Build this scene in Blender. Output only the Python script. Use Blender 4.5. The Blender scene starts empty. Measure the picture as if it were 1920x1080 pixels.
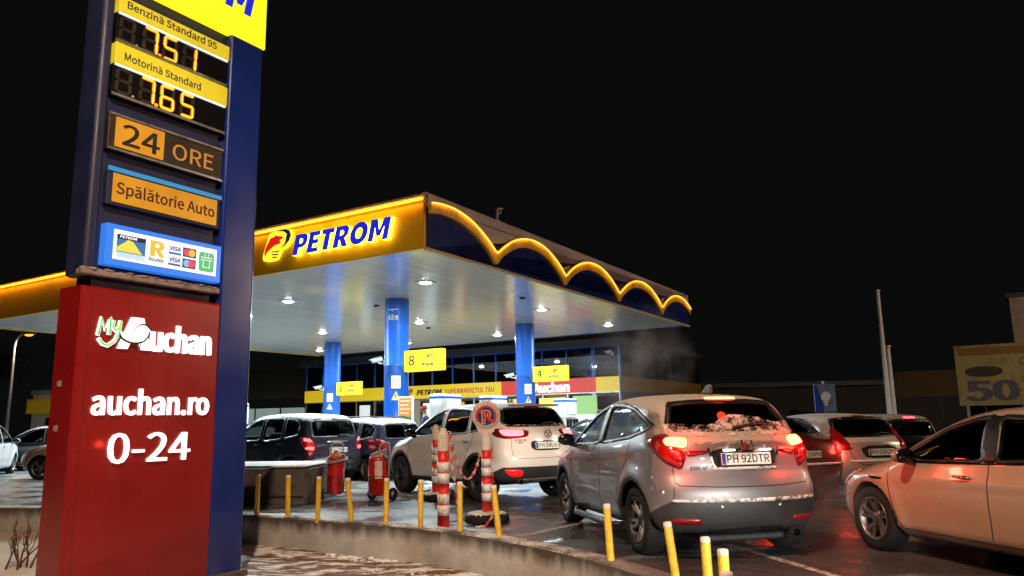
import bpy, bmesh, math, random
import numpy as np
from mathutils import Vector, Matrix
from mathutils.geometry import delaunay_2d_cdt
random.seed(7)
R = math.radians
sc = bpy.context.scene
COL = sc.collection

# ------------------------------------------------------------------ camera
EYE = Vector((0, 0, 1.42))
FOC = 1420.0
def make_camera():
    p, ro = R(10.0), R(1.0)
    fw = Vector((0, math.cos(p), math.sin(p)))
    r0 = Vector((1, 0, 0)); u0 = r0.cross(fw)
    r = math.cos(ro) * r0 - math.sin(ro) * u0
    u = math.cos(ro) * u0 + math.sin(ro) * r0
    cd = bpy.data.cameras.new('camera'); co = bpy.data.objects.new('camera', cd); COL.objects.link(co)
    m = Matrix((r, u, -fw)).transposed().to_4x4(); m.translation = EYE
    co.matrix_world = m
    cd.sensor_width = 36; cd.lens = FOC / 1920 * 36; cd.clip_start = 0.05; cd.clip_end = 2000
    sc.camera = co
make_camera()

# ------------------------------------------------------------------ night sky, exposure
W = bpy.data.worlds.new('World'); sc.world = W; W.use_nodes = True
nt = W.node_tree; bg = nt.nodes['Background']
sky = nt.nodes.new('ShaderNodeTexSky'); sky.sky_type = 'NISHITA'; sky.sun_disc = False
sky.sun_elevation = R(-6); sky.sun_rotation = R(200); sky.altitude = 0
mixw = nt.nodes.new('ShaderNodeMix'); mixw.data_type = 'RGBA'
mixw.inputs[0].default_value = 0.04
mixw.inputs[6].default_value = (0.0030, 0.0032, 0.0031, 1)   # city night air
nt.links.new(sky.outputs[0], mixw.inputs[7]); nt.links.new(mixw.outputs[2], bg.inputs[0])
bg.inputs[1].default_value = 1.0
sc.view_settings.view_transform = 'Standard'; sc.view_settings.look = 'None'
sc.view_settings.exposure = 0.0; sc.view_settings.gamma = 1.0
sc.render.engine = 'CYCLES'
cy = sc.cycles
cy.use_denoising = True
cy.max_bounces = 7; cy.diffuse_bounces = 3; cy.glossy_bounces = 4; cy.transparent_max_bounces = 16
cy.volume_bounces = 0; cy.sample_clamp_indirect = 4.0; cy.caustics_reflective = False; cy.caustics_refractive = False
cy.volume_step_rate = 2.0

# strengths of the place's own lamps
DOWNLIGHT_W = 470.0
SODIUM_W = 5400.0

# ------------------------------------------------------------------ materials
def _bsdf(name):
    m = bpy.data.materials.new(name); m.use_nodes = True
    return m, m.node_tree, m.node_tree.nodes['Principled BSDF']

def mat(name, col, rough=.5, metal=0., var=.12, scale=6., bump=0., bscale=60., spec=.5, coat=0., dirt=None, dirt_amt=.0, dscale=3.):
    """painted / plastic / metal surface with uneven colour, roughness and a little relief"""
    m, t, b = _bsdf(name)
    n = t.nodes; L = t.links
    tc = n.new('ShaderNodeTexCoord')
    no = n.new('ShaderNodeTexNoise'); no.inputs['Scale'].default_value = scale; no.inputs['Detail'].default_value = 6
    L.new(tc.outputs['Object'], no.inputs['Vector'])
    mr = n.new('ShaderNodeMapRange'); mr.inputs[1].default_value = .3; mr.inputs[2].default_value = .7
    mr.inputs[3].default_value = 1 - var; mr.inputs[4].default_value = 1 + var
    L.new(no.outputs[0], mr.inputs[0])
    mx = n.new('ShaderNodeVectorMath'); mx.operation = 'SCALE'
    mx.inputs[0].default_value = col[:3]; L.new(mr.outputs[0], mx.inputs['Scale'])
    out = mx.outputs[0]
    if dirt:
        n2 = n.new('ShaderNodeTexNoise'); n2.inputs['Scale'].default_value = dscale; n2.inputs['Detail'].default_value = 9; n2.inputs['Roughness'].default_value = .7
        L.new(tc.outputs['Object'], n2.inputs['Vector'])
        r2 = n.new('ShaderNodeMapRange'); r2.inputs[1].default_value = .62 - dirt_amt; r2.inputs[2].default_value = .72 - dirt_amt * .8
        L.new(n2.outputs[0], r2.inputs[0])
        mm = n.new('ShaderNodeMix'); mm.data_type = 'RGBA'
        L.new(r2.outputs[0], mm.inputs[0]); L.new(out, mm.inputs[6]); mm.inputs[7].default_value = (*dirt, 1)
        out = mm.outputs[2]
    L.new(out, b.inputs['Base Color'])
    rr = n.new('ShaderNodeMapRange'); rr.inputs[1].default_value = .3; rr.inputs[2].default_value = .7
    rr.inputs[3].default_value = max(.02, rough * .8); rr.inputs[4].default_value = min(1, rough * 1.25)
    L.new(no.outputs[0], rr.inputs[0]); L.new(rr.outputs[0], b.inputs['Roughness'])
    b.inputs['Metallic'].default_value = metal
    b.inputs['Specular IOR Level'].default_value = spec
    b.inputs['Coat Weight'].default_value = coat; b.inputs['Coat Roughness'].default_value = .06
    if bump:
        nb = n.new('ShaderNodeTexNoise'); nb.inputs['Scale'].default_value = bscale; nb.inputs['Detail'].default_value = 5
        L.new(tc.outputs['Object'], nb.inputs['Vector'])
        bp = n.new('ShaderNodeBump'); bp.inputs['Strength'].default_value = bump; bp.inputs['Distance'].default_value = .02
        L.new(nb.outputs[0], bp.inputs['Height']); L.new(bp.outputs[0], b.inputs['Normal'])
    return m

def glow(name, col, s, base=None, var=.0, vscale=4.):
    """something that gives off light: a tube, lens, lit letter or light box"""
    m, t, b = _bsdf(name)
    b.inputs['Base Color'].default_value = (*(base or col), 1); b.inputs['Roughness'].default_value = .3
    b.inputs['Emission Color'].default_value = (*col, 1); b.inputs['Emission Strength'].default_value = s
    if var:
        n = t.nodes; L = t.links
        tc = n.new('ShaderNodeTexCoord'); no = n.new('ShaderNodeTexNoise'); no.inputs['Scale'].default_value = vscale
        L.new(tc.outputs['Object'], no.inputs['Vector'])
        mr = n.new('ShaderNodeMapRange'); mr.inputs[1].default_value = .3; mr.inputs[2].default_value = .7
        mr.inputs[3].default_value = s * (1 - var); mr.inputs[4].default_value = s * (1 + var)
        L.new(no.outputs[0], mr.inputs[0]); L.new(mr.outputs[0], b.inputs['Emission Strength'])
    return m

def glass(name, tint=(.35, .4, .4), refl=(.9, .95, 1), rough=.02, ior=1.5, streak=0.):
    m = bpy.data.materials.new(name); m.use_nodes = True
    t = m.node_tree; n = t.nodes; L = t.links
    n.remove(n['Principled BSDF']); out = n['Material Output']
    tr = n.new('ShaderNodeBsdfTransparent'); tr.inputs[0].default_value = (*tint, 1)
    gl = n.new('ShaderNodeBsdfGlossy'); gl.inputs[0].default_value = (*refl, 1); gl.inputs['Roughness'].default_value = rough
    fr = n.new('ShaderNodeFresnel'); fr.inputs[0].default_value = ior
    mx = n.new('ShaderNodeMixShader')
    L.new(fr.outputs[0], mx.inputs[0]); L.new(tr.outputs[0], mx.inputs[1]); L.new(gl.outputs[0], mx.inputs[2])
    res = mx.outputs[0]
    if streak:
        tc = n.new('ShaderNodeTexCoord'); no = n.new('ShaderNodeTexNoise'); no.inputs['Scale'].default_value = 9; no.inputs['Detail'].default_value = 8
        L.new(tc.outputs['Object'], no.inputs['Vector'])
        mr = n.new('ShaderNodeMapRange'); mr.inputs[1].default_value = .45; mr.inputs[2].default_value = .8; mr.inputs[4].default_value = streak
        L.new(no.outputs[0], mr.inputs[0])
        di = n.new('ShaderNodeBsdfDiffuse'); di.inputs[0].default_value = (.55, .57, .6, 1)
        m2 = n.new('ShaderNodeMixShader'); L.new(mr.outputs[0], m2.inputs[0]); L.new(res, m2.inputs[1]); L.new(di.outputs[0], m2.inputs[2])
        res = m2.outputs[0]
    L.new(res, out.inputs[0])
    return m

M = {}
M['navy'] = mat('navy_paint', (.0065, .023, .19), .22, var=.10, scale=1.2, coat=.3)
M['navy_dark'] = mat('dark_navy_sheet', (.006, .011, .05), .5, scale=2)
M['red_box'] = mat('red_sheet', (.215, .006, .007), .28, var=.10, scale=1.3, coat=.2)
M['blue_col'] = mat('blue_column_paint', (.012, .10, .48), .22, var=.08, scale=2, coat=.3)
M['yellow_sheet'] = mat('yellow_sheet', (.82, .50, .018), .4, var=.08, scale=.8, dirt=(.42, .24, .02), dirt_amt=.06, dscale=.6)
M['pale_sheet'] = mat('pale_sheet', (.44, .41, .45), .5, var=.08, scale=.7)
M['cream_sheet'] = mat('cream_sheet', (.55, .46, .22), .45)
M['alu'] = mat('aluminium', (.62, .64, .66), .3, metal=.9)
M['grey_metal'] = mat('grey_metal', (.32, .33, .34), .42, metal=.5)
M['dark_metal'] = mat('dark_metal', (.03, .03, .032), .45, metal=.3)
M['black_plastic'] = mat('black_plastic', (.014, .014, .015), .5, bump=.15, bscale=300)
M['gloss_black'] = mat('gloss_black', (.006, .006, .007), .12)
M['rubber'] = mat('rubber', (.011, .0105, .0105), .85, spec=.25, var=.3, scale=14, bump=.3, bscale=120)
M['white_plastic'] = mat('white_plastic', (.72, .72, .70), .4, dirt=(.5, .46, .4), dirt_amt=.05)
M['steel'] = mat('machined_steel', (.7, .7, .7), .38, metal=1., dirt=(.12, .1, .08), dirt_amt=.08, dscale=8)
M['dull_alloy'] = mat('dull_alloy', (.22, .21, .20), .4, metal=.8, dirt=(.07, .06, .05), dirt_amt=.1, dscale=8)
M['chrome'] = mat('chrome', (.75, .75, .75), .1, metal=1., var=.05)
M['white_paint'] = mat('white_paint', (.75, .75, .74), .4)
M['yellow_post'] = mat('yellow_post_paint', (.68, .44, .03), .5, var=.18, scale=14, bump=.25, bscale=40, dirt=(.30, .2, .07), dirt_amt=.07, dscale=9)
M['frost'] = mat('frosted_top', (.62, .55, .5), .8, bump=.4, bscale=60)
M['red_band'] = mat('red_band', (.60, .018, .014), .4, var=.15, scale=10, dirt=(.35, .1, .08), dirt_amt=.04)
M['white_band'] = mat('reflective_white_band', (.62, .62, .60), .35, var=.2, scale=14, dirt=(.3, .29, .27), dirt_amt=.08, dscale=12)
M['ext_red'] = mat('extinguisher_red', (.42, .012, .012), .25, coat=.4, dirt=(.2, .03, .02), dirt_amt=.05)
M['hose'] = mat('grey_hose', (.30, .27, .24), .6)
M['paper'] = mat('paper', (.7, .7, .66), .6)
M['black_ink'] = mat('black_ink', (.01, .01, .011), .5)
M['navy_ink'] = mat('navy_ink', (.012, .016, .07), .5)
M['red_ink'] = mat('red_ink', (.55, .02, .015), .5)
M['green_ink'] = mat('green_ink', (.03, .26, .06), .5)
M['orange_ink'] = mat('orange_ink', (.7, .24, .02), .5)
M['concrete_block'] = mat('sooty_concrete', (.10, .085, .075), .85, var=.3, scale=3, bump=.5, bscale=30, dirt=(.04, .035, .03), dirt_amt=.12)
M['concrete_pale'] = mat('pale_concrete', (.30, .295, .28), .8, var=.2, scale=2, bump=.3, bscale=30, dirt=(.14, .13, .12), dirt_amt=.1)
M['snow'] = mat('snow', (.72, .73, .76), .75, var=.08, scale=20, bump=.9, bscale=25)
M['dirty_snow'] = mat('dirty_snow', (.55, .5, .46), .8, var=.2, scale=9, bump=.9, bscale=30, dirt=(.28, .2, .14), dirt_amt=.08)
M['bark'] = mat('bark', (.05, .03, .022), .9, bump=.5)
M['needles'] = mat('dark_foliage', (.02, .028, .018), .8, var=.5, scale=2)
M['wall_beige'] = mat('beige_render', (.34, .29, .21), .8, bump=.2, bscale=50)
M['wall_dark'] = mat('dark_cladding', (.05, .05, .052), .6)
M['skin'] = mat('skin', (.55, .32, .24), .55)
M['jacket_navy'] = mat('navy_jacket', (.02, .025, .05), .75, bump=.3, bscale=40)
M['jacket_tan'] = mat('tan_jacket', (.30, .22, .14), .8, bump=.3, bscale=40)
M['trousers'] = mat('dark_trousers', (.02, .02, .022), .8)
M['cap_red'] = mat('orange_red_cap', (.55, .06, .02), .8, bump=.4, bscale=80)
M['hair'] = mat('dark_hair', (.02, .014, .01), .6)
# things that give off light
M['neon'] = glow('amber_neon', (1., .42, .045), 2.1)
M['lens'] = glow('downlight_lens', (.93, 1., .98), 30.)
M['yellow_box'] = glow('lit_yellow_panel', (.86, .74, .012), 1.35, base=(.5, .42, .02), var=.05)
M['yellow_sign'] = glow('lit_yellow_sign', (.93, .79, .012), 1.0, base=(.5, .42, .02))
M['price_strip'] = glow('dim_lit_yellow', (.62, .50, .02), .68, base=(.4, .34, .02), var=.15, vscale=3)
M['white_tube'] = glow('cool_white_tube', (.75, .9, 1.), .75)
M['amber_panel'] = glow('dim_amber_panel', (.62, .29, .02), .55, base=(.3, .14, .01), var=.25, vscale=2.5)
M['amber_letters'] = glow('dim_amber_letters', (.55, .26, .05), .42, base=(.3, .14, .03))
M['led'] = glow('amber_led', (1., .21, .003), 1.6)
M['led_core'] = glow('amber_led_core', (1., .38, .02), 1.9)
M['led_off'] = mat('led_off', (.013, .010, .006), .5)
M['card_blue'] = glow('lit_blue_frame', (.022, .17, .72), .95, base=(.02, .1, .4))
M['card_white'] = glow('lit_white_panel', (.80, .86, .97), .85, base=(.6, .6, .6))
M['blue_tube'] = glow('cyan_tube', (.02, .26, .55), .8, base=(.02, .1, .2))
M['letter_white'] = glow('lit_white_letters', (.97, 1., 1.), 1.25)
M['letter_green'] = glow('lit_green_letters', (.09, .52, .08), .9)
M['letter_blue'] = glow('lit_blue_letters', (.012, .022, .62), .95, base=(.01, .02, .3))
M['letter_side'] = glow('lit_yellow_returns', (1., .70, .05), 4.)
M['emblem_yellow'] = glow('emblem_yellow', (1., .82, .03), 1.25)
M['emblem_red'] = glow('emblem_red', (.75, .012, .012), .9)
M['emblem_navy'] = glow('emblem_navy', (.015, .02, .12), .6)
M['shop_yellow'] = glow('lit_shop_fascia_yellow', (.80, .56, .02), .62, base=(.5, .36, .02))
M['shop_red'] = glow('lit_shop_fascia_red', (.62, .03, .022), .7, base=(.4, .03, .02))
M['tail_bright'] = glow('brake_light_lit', (1., .10, .04), 14.)
M['tail_glow'] = glow('tail_light_lit', (1., .012, .012), .9, base=(.25, .004, .005), var=.7, vscale=14)
M['tail_dim'] = glow('tail_light_dim', (.8, .006, .01), .07, base=(.14, .004, .006), var=.6, vscale=14)
M['plate_lamp'] = glow('plate_lamp', (1., .95, .85), 6.)
M['head_lamp'] = glow('head_lamp', (1., .95, .85), 12.)
M['sodium'] = glow('sodium_lamp', (1., .33, .02), 2.6)
M['amber_lens'] = mat('amber_lens', (.4, .12, .02), .2)
M['clear_lens'] = mat('clear_lens', (.5, .5, .5), .15, metal=.3)
M['tail_red'] = mat('red_lens', (.14, .004, .006), .1, coat=.5)
# glazing
M['car_glass'] = glass('car_glass', (.62, .68, .67), rough=.02)
M['privacy_glass'] = glass('privacy_glass', (.05, .055, .055), rough=.03)
M['dusty_glass'] = glass('dusty_glass', (.45, .48, .48), rough=.06, streak=.22)
M['shop_glass'] = glass('shop_glass', (.6, .62, .6), rough=.01)
M['mirror_glass'] = glass('dark_mirror_glass', (.02, .022, .028), (.85, .9, 1), rough=.015, ior=3.6)
M['lamp_glass'] = glass('lamp_glass', (.8, .8, .8))

# ------------------------------------------------------------------ mesh helpers
def load_face():
    import os
    try:
        return bpy.data.fonts.load(os.path.join(bpy.utils.system_resource('DATAFILES', path='fonts'), 'Noto Sans CJK Regular.woff2'))
    except Exception: return None
FACE = load_face()      # Blender's own sans; the built-in face serves if it is missing
def cap_height():
    c = bpy.data.curves.new('probe', 'FONT'); c.body = 'H'
    if FACE: c.font = FACE
    o = bpy.data.objects.new('probe', c); COL.objects.link(o); d = bpy.context.evaluated_depsgraph_get(); m = o.evaluated_get(d).to_mesh()
    h = max(v.co.y for v in m.vertices); bpy.data.objects.remove(o); bpy.data.curves.remove(c); return h
CAPH = cap_height()
GLYPHS = {   # heavy poster capitals: (outline, holes, advance)
 'P': ([(0, 0), (0, 1), (.46, 1), (.60, .97), (.70, .88), (.74, .74), (.73, .58), (.66, .44), (.55, .36), (.42, .33), (.29, .33), (.29, 0)], [[(.29, .55), (.29, .78), (.38, .78), (.44, .74), (.46, .67), (.44, .59), (.38, .55)]], .80),
 'E': ([(0, 0), (0, 1), (.62, 1), (.62, .78), (.29, .78), (.29, .62), (.58, .62), (.58, .40), (.29, .40), (.29, .22), (.63, .22), (.63, 0)], [], .70),
 'T': ([(.20, 0), (.20, .77), (0, .77), (0, 1), (.70, 1), (.70, .77), (.49, .77), (.49, 0)], [], .76),
 'R': ([(0, 0), (0, 1), (.48, 1), (.62, .97), (.71, .88), (.74, .74), (.72, .58), (.63, .45), (.56, .41), (.80, 0), (.48, 0), (.31, .35), (.29, .35), (.29, 0)], [[(.29, .56), (.29, .79), (.39, .79), (.45, .75), (.47, .68), (.45, .60), (.39, .56)]], .84),
 'O': ([(.46 + .46 * math.cos(math.pi * k / 12), .5 + .52 * math.sin(math.pi * k / 12)) for k in range(24)], [[(.46 + .175 * math.cos(math.pi * k / 8), .5 + .25 * math.sin(math.pi * k / 8)) for k in range(16)]], .99),
 'M': ([(0, 0), (0, 1), (.34, 1), (.50, .48), (.66, 1), (1., 1), (1., 0), (.73, 0), (.73, .62), (.60, .20), (.40, .20), (.27, .62), (.27, 0)], [], 1.0)}
class MB:
    """collects shapes in one bmesh; build() links them as ONE mesh object"""
    def __init__(s): s.bm = bmesh.new(); s.mi = 0
    def m(s, i): s.mi = i; return s
    def _new(s, verts, faces):
        vs = [s.bm.verts.new(v) for v in verts]; out = []
        for f in faces:
            try:
                fc = s.bm.faces.new([vs[i] for i in f]); fc.material_index = s.mi; out.append(fc)
            except ValueError: pass
        return vs, out
    def box(s, x0, x1, y0, y1, z0, z1, bev=0., seg=2):
        v = [(x, y, z) for x in (x0, x1) for y in (y0, y1) for z in (z0, z1)]
        f = [(0, 1, 3, 2), (4, 6, 7, 5), (0, 4, 5, 1), (2, 3, 7, 6), (0, 2, 6, 4), (1, 5, 7, 3)]
        vs, fs = s._new(v, f)
        if bev:
            es = list({e for fc in fs for e in fc.edges})
            r = bmesh.ops.bevel(s.bm, geom=es, offset=bev, segments=seg, affect='EDGES', profile=.5)
            for fc in r['faces']: fc.material_index = s.mi
        return s
    def prism(s, pts, y0, y1, cap_m=None):
        """polygon in XZ pushed from y0 (front) to y1"""
        n = len(pts)
        vs = [s.bm.verts.new((p[0], y0, p[1])) for p in pts] + [s.bm.verts.new((p[0], y1, p[1])) for p in pts]
        fr = s.bm.faces.new(vs[:n]); bk = s.bm.faces.new(vs[n:][::-1])
        for fc in (fr, bk): fc.material_index = s.mi if cap_m is None else cap_m
        for i in range(n):
            fc = s.bm.faces.new((vs[i], vs[n + i], vs[n + (i + 1) % n], vs[(i + 1) % n])); fc.material_index = s.mi
        bmesh.ops.triangulate(s.bm, faces=[fr, bk])
        return s
    def tube(s, pts, r, seg=8, closed=False, caps=True):
        pts = [Vector(p) for p in pts]; n = len(pts); rings = []
        rad = r if isinstance(r, (list, tuple)) else [r] * n
        up = None
        for i, p in enumerate(pts):
            a = pts[(i - 1) % n] if (closed or i) else p
            b = pts[(i + 1) % n] if (closed or i < n - 1) else p
            d = (b - a).normalized()
            if up is None:
                up = Vector((0, 0, 1)) if abs(d.z) < .9 else Vector((1, 0, 0))
            sx = d.cross(up).normalized(); up = sx.cross(d).normalized()
            rings.append([s.bm.verts.new(p + (sx * math.cos(k * 2 * math.pi / seg) + up * math.sin(k * 2 * math.pi / seg)) * rad[i]) for k in range(seg)])
        for i in range(n if closed else n - 1):
            A, B = rings[i], rings[(i + 1) % n]
            for k in range(seg):
                fc = s.bm.faces.new((A[k], A[(k + 1) % seg], B[(k + 1) % seg], B[k])); fc.material_index = s.mi; fc.smooth = True
        if caps and not closed:
            for rg in (rings[0], rings[-1]):
                fc = s.bm.faces.new(rg); fc.material_index = s.mi
        return s
    def lathe(s, prof, seg=24, org=(0, 0, 0), axis='z', mats=None, a0=0., a1=2 * math.pi, smooth=True):
        """prof: list of (radius, height along axis)"""
        full = abs(a1 - a0 - 2 * math.pi) < 1e-6
        cnt = seg if full else seg + 1; rings = []
        for (r, h) in prof:
            ring = []
            for k in range(cnt):
                a = a0 + (a1 - a0) * k / seg; c, q = r * math.cos(a), r * math.sin(a)
                p = (c, q, h) if axis == 'z' else ((c, h, q) if axis == 'y' else (h, c, q))
                ring.append(s.bm.verts.new((p[0] + org[0], p[1] + org[1], p[2] + org[2])))
            rings.append(ring)
        for i in range(len(rings) - 1):
            for k in range(seg if not full else cnt):
                a, b = rings[i][k], rings[i][(k + 1) % cnt]; c, d = rings[i + 1][(k + 1) % cnt], rings[i + 1][k]
                try:
                    fc = s.bm.faces.new((a, b, c, d)); fc.material_index = mats[i] if mats else s.mi; fc.smooth = smooth
                except ValueError: pass
        return s
    def sphere(s, c, r, seg=12, sx=1, sy=1, sz=1):
        prof = [(max(1e-4, r * math.sin(math.pi * i / seg)), -r * math.cos(math.pi * i / seg)) for i in range(seg + 1)]
        k = len(s.bm.verts); s.bm.verts.ensure_lookup_table()
        s.lathe(prof, seg * 2)
        s.bm.verts.ensure_lookup_table()
        for v in s.bm.verts[k:]: v.co = Vector((c[0] + v.co.x * sx, c[1] + v.co.y * sy, c[2] + v.co.z * sz))
        return s
    def shape(s, outer, holes, y0, y1, side_m=None):
        """XZ outline with holes, front at y0, back at y1"""
        loops = [outer] + holes; pts = [p for l in loops for p in l]; ed = []; k = 0
        for l in loops: ed += [(k + i, k + (i + 1) % len(l)) for i in range(len(l))]; k += len(l)
        r = delaunay_2d_cdt([Vector(p) for p in pts], ed, [], 0, 1e-6)
        def inside(p, l):
            c = False
            for (x0, z0), (x1, z1) in zip(l, l[1:] + l[:1]):
                if (z0 <= p[1]) != (z1 <= p[1]) and p[0] < x0 + (p[1] - z0) / (z1 - z0) * (x1 - x0): c = not c
            return c
        fv = [s.bm.verts.new((v.x, y0, v.y)) for v in r[0]]
        for t in r[2]:
            c = (sum(r[0][i].x for i in t) / 3, sum(r[0][i].y for i in t) / 3)
            if inside(c, outer) and not any(inside(c, h) for h in holes):
                f = s.bm.faces.new([fv[i] for i in t]); f.material_index = s.mi
        for l in loops:
            a = [s.bm.verts.new((p[0], y0, p[1])) for p in l]; b = [s.bm.verts.new((p[0], y1, p[1])) for p in l]; n = len(l)
            for i in range(n):
                f = s.bm.faces.new((a[i], a[(i + 1) % n], b[(i + 1) % n], b[i])); f.material_index = s.mi if side_m is None else side_m
        return s
    def poster(s, body, x0, x1, z, h, y=0., depth=.01, shear=.2, side_m=None):
        tot = sum(GLYPHS[c][2] for c in body[:-1]) + max(p[0] for p in GLYPHS[body[-1]][0]) + shear; k = (x1 - x0) / tot; x = 0.
        for c in body:
            o, hs, adv = GLYPHS[c]; T = lambda P: [(x0 + (x + p[0] + p[1] * shear) * k, z + p[1] * h) for p in P]
            s.shape(T(o), [T(q) for q in hs], y - depth, y, side_m); x += adv
        return s
    def text(s, body, x0, x1, z, h, y=0., depth=.004, bold=0., shear=0., side_m=None, bend=None):
        """lettering in the XZ plane facing -Y, fitted to [x0, x1], capital height h, baseline z"""
        plain = body.replace('ă', 'a').replace('Ă', 'A')
        c = bpy.data.curves.new('lettering', 'FONT'); c.body = plain; c.offset = min(bold, .022) * CAPH / .69; c.shear = shear; c.resolution_u = 3
        c.extrude = .01
        if FACE: c.font = FACE
        o = bpy.data.objects.new('lettering', c); COL.objects.link(o)
        dg = bpy.context.evaluated_depsgraph_get(); ev = o.evaluated_get(dg); me = ev.to_mesh()
        vs = [v.co.copy() for v in me.vertices]; fs = [tuple(p.vertices) for p in me.polygons]; ns = [p.normal.copy() for p in me.polygons]
        ev.to_mesh_clear()
        mnx, mxx = min(v.x for v in vs), max(v.x for v in vs)
        kx = (x1 - x0) / (mxx - mnx); kz = h / CAPH
        # breves of the a-letters
        marks = []
        for i, ch in enumerate(body):
            if ch in 'ăĂ':
                def width(tx):
                    c.body = tx; d2 = bpy.context.evaluated_depsgraph_get(); d2.update(); e2 = o.evaluated_get(d2); m2 = e2.to_mesh()
                    w = max([v.co.x for v in m2.vertices]) if len(m2.vertices) else 0; e2.to_mesh_clear(); return w
                b_ = width(plain[:i + 1]); a_ = width(plain[:i]) if i else 0
                marks.append(((a_ + b_) / 2 + .02 * CAPH, (.62 if ch == 'ă' else .76)))
        bpy.data.objects.remove(o); bpy.data.curves.remove(c)
        def put(p, dy):
            X = x0 + (p[0] - mnx) * kx; Z = z + p[1] * kz
            if bend:
                Rr = bend; a = X / Rr
                return (math.sin(a) * (Rr - dy), -math.cos(a) * (Rr - dy), Z)
            return (X, y + dy, Z)
        kb = max(0., bold - .022) * 1.15 * CAPH / .69
        kx = (x1 - x0) / (mxx - mnx + 2 * kb)
        shifts = [0.] if kb < .001 else [-kb, 0., kb]
        for q, sh in enumerate(shifts):
            bv = [s.bm.verts.new(put((v.x + sh + kb, v.y), -depth - q * .0002 if v.z > 0 else 0.)) for v in vs]
            for f, n_ in zip(fs, ns):
                try:
                    fc = s.bm.faces.new([bv[i] for i in f]); fc.material_index = s.mi if (side_m is None or n_.z > .5) else side_m
                except ValueError: pass
        for (cx, cz) in marks:
            arc = [(cx + CAPH / .69 * .17 * math.cos(a), (cz + .12 + .13 * math.sin(a)) * CAPH / .69) for a in [math.pi + math.pi * q / 6 for q in range(7)]]
            inn = [(cx + CAPH / .69 * .10 * math.cos(a), (cz + .12 + .06 * math.sin(a)) * CAPH / .69) for a in [2 * math.pi - math.pi * q / 6 for q in range(7)]]
            P = [put((px + kb + shear * pz, pz), 0) for px, pz in arc + inn]
            s.prism([(p[0], p[2]) for p in P], y - depth, y)
        return s
    def xf(s, mtx): bmesh.ops.transform(s.bm, matrix=mtx, verts=s.bm.verts); return s
    def build(s, name, mats, parent=None, smooth=False, fix=True, bevel=0.):
        if fix: bmesh.ops.recalc_face_normals(s.bm, faces=s.bm.faces)
        me = bpy.data.meshes.new(name); s.bm.to_mesh(me); s.bm.free()
        for m_ in (mats if isinstance(mats, (list, tuple)) else [mats]): me.materials.append(M[m_] if isinstance(m_, str) else m_)
        if smooth:
            for p in me.polygons: p.use_smooth = True
        o = bpy.data.objects.new(name, me); COL.objects.link(o)
        if parent: o.parent = parent
        if bevel:
            b = o.modifiers.new('edge', 'BEVEL'); b.width = bevel; b.segments = 2; b.limit_method = 'ANGLE'
        return o

def tag(o, label=None, cat=None, group=None, kind=None):
    if label: o['label'] = label
    if cat: o['category'] = cat
    if group: o['group'] = group
    if kind: o['kind'] = kind
    return o
def thing(name, label, cat, loc=(0, 0, 0), rz=0., group=None):
    o = bpy.data.objects.new(name, None); o.empty_display_size = .2; COL.objects.link(o)
    o.location = loc; o.rotation_euler = (0, 0, rz)
    return tag(o, label, cat, group)
def copy_tree(o, parent=None):
    c = o.copy(); COL.objects.link(c)
    if parent is not None: c.parent = parent
    for ch in list(o.children): copy_tree(ch, c)
    return c
def lamp(name, kind, power, col, loc, parent=None, rot=(0, 0, 0), **kw):
    l = bpy.data.lights.new(name, kind); l.energy = power; l.color = col
    for k, v in kw.items(): setattr(l, k, v)
    o = bpy.data.objects.new(name, l); COL.objects.link(o); o.location = loc; o.rotation_euler = rot
    if parent: o.parent = parent
    return o
def smooth_poly(pts, it=2, k=.25, closed=True):
    for _ in range(it):
        q = []; n = len(pts)
        for i in range(n if closed else n - 1):
            a, b = pts[i], pts[(i + 1) % n]
            q.append(tuple(a[j] * (1 - k) + b[j] * k for j in range(2))); q.append(tuple(a[j] * k + b[j] * (1 - k) for j in range(2)))
        if not closed: q = [pts[0]] + q + [pts[-1]]
        pts = q
    return pts

# ================================================================== THE SETTING
# wall line (road edge), left to right, then bending towards the viewer
WALL = [(-60, 15.5), (-14, 14.6), (-8.6, 13.9), (-5.2, 12.75), (-3.98, 12.0), (-3.38, 11.62), (-2.28, 10.93), (-1.24, 10.25), (-.68, 9.72), (-.18, 9.15),
        (.42, 8.35), (.93, 7.45), (1.30, 6.55), (1.42, 5.8), (1.39, 5.1), (1.23, 4.3), (1.0, 2.0), (.9, -40)]
def noise_ground(name, build): 
    m, t, b = _bsdf(name); build(t.nodes, t.links, b); return m
def tex_noise(n, L, vec, scale, det=6, rough=.55):
    x = n.new('ShaderNodeTexNoise'); x.inputs['Scale'].default_value = scale; x.inputs['Detail'].default_value = det; x.inputs['Roughness'].default_value = rough
    L.new(vec, x.inputs['Vector']); return x.outputs[0]
def ramp(n, L, v, a, b, lo=0., hi=1.):
    x = n.new('ShaderNodeMapRange'); x.inputs[1].default_value = a; x.inputs[2].default_value = b; x.inputs[3].default_value = lo; x.inputs[4].default_value = hi
    L.new(v, x.inputs[0]); return x.outputs[0]
def mixc(n, L, f, a, b):
    x = n.new('ShaderNodeMix'); x.data_type = 'RGBA'
    if hasattr(f, 'links'): L.new(f, x.inputs[0])
    else: x.inputs[0].default_value = f
    for s_, i in ((a, 6), (b, 7)):
        if hasattr(s_, 'links'): L.new(s_, x.inputs[i])
        else: x.inputs[i].default_value = (*s_, 1)
    return x.outputs[2]
def mth(n, L, op, a, b):
    x = n.new('ShaderNodeMath'); x.operation = op
    for s_, i in ((a, 0), (b, 1)):
        if hasattr(s_, 'links'): L.new(s_, x.inputs[i])
        else: x.inputs[i].default_value = s_
    return x.outputs[0]

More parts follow.
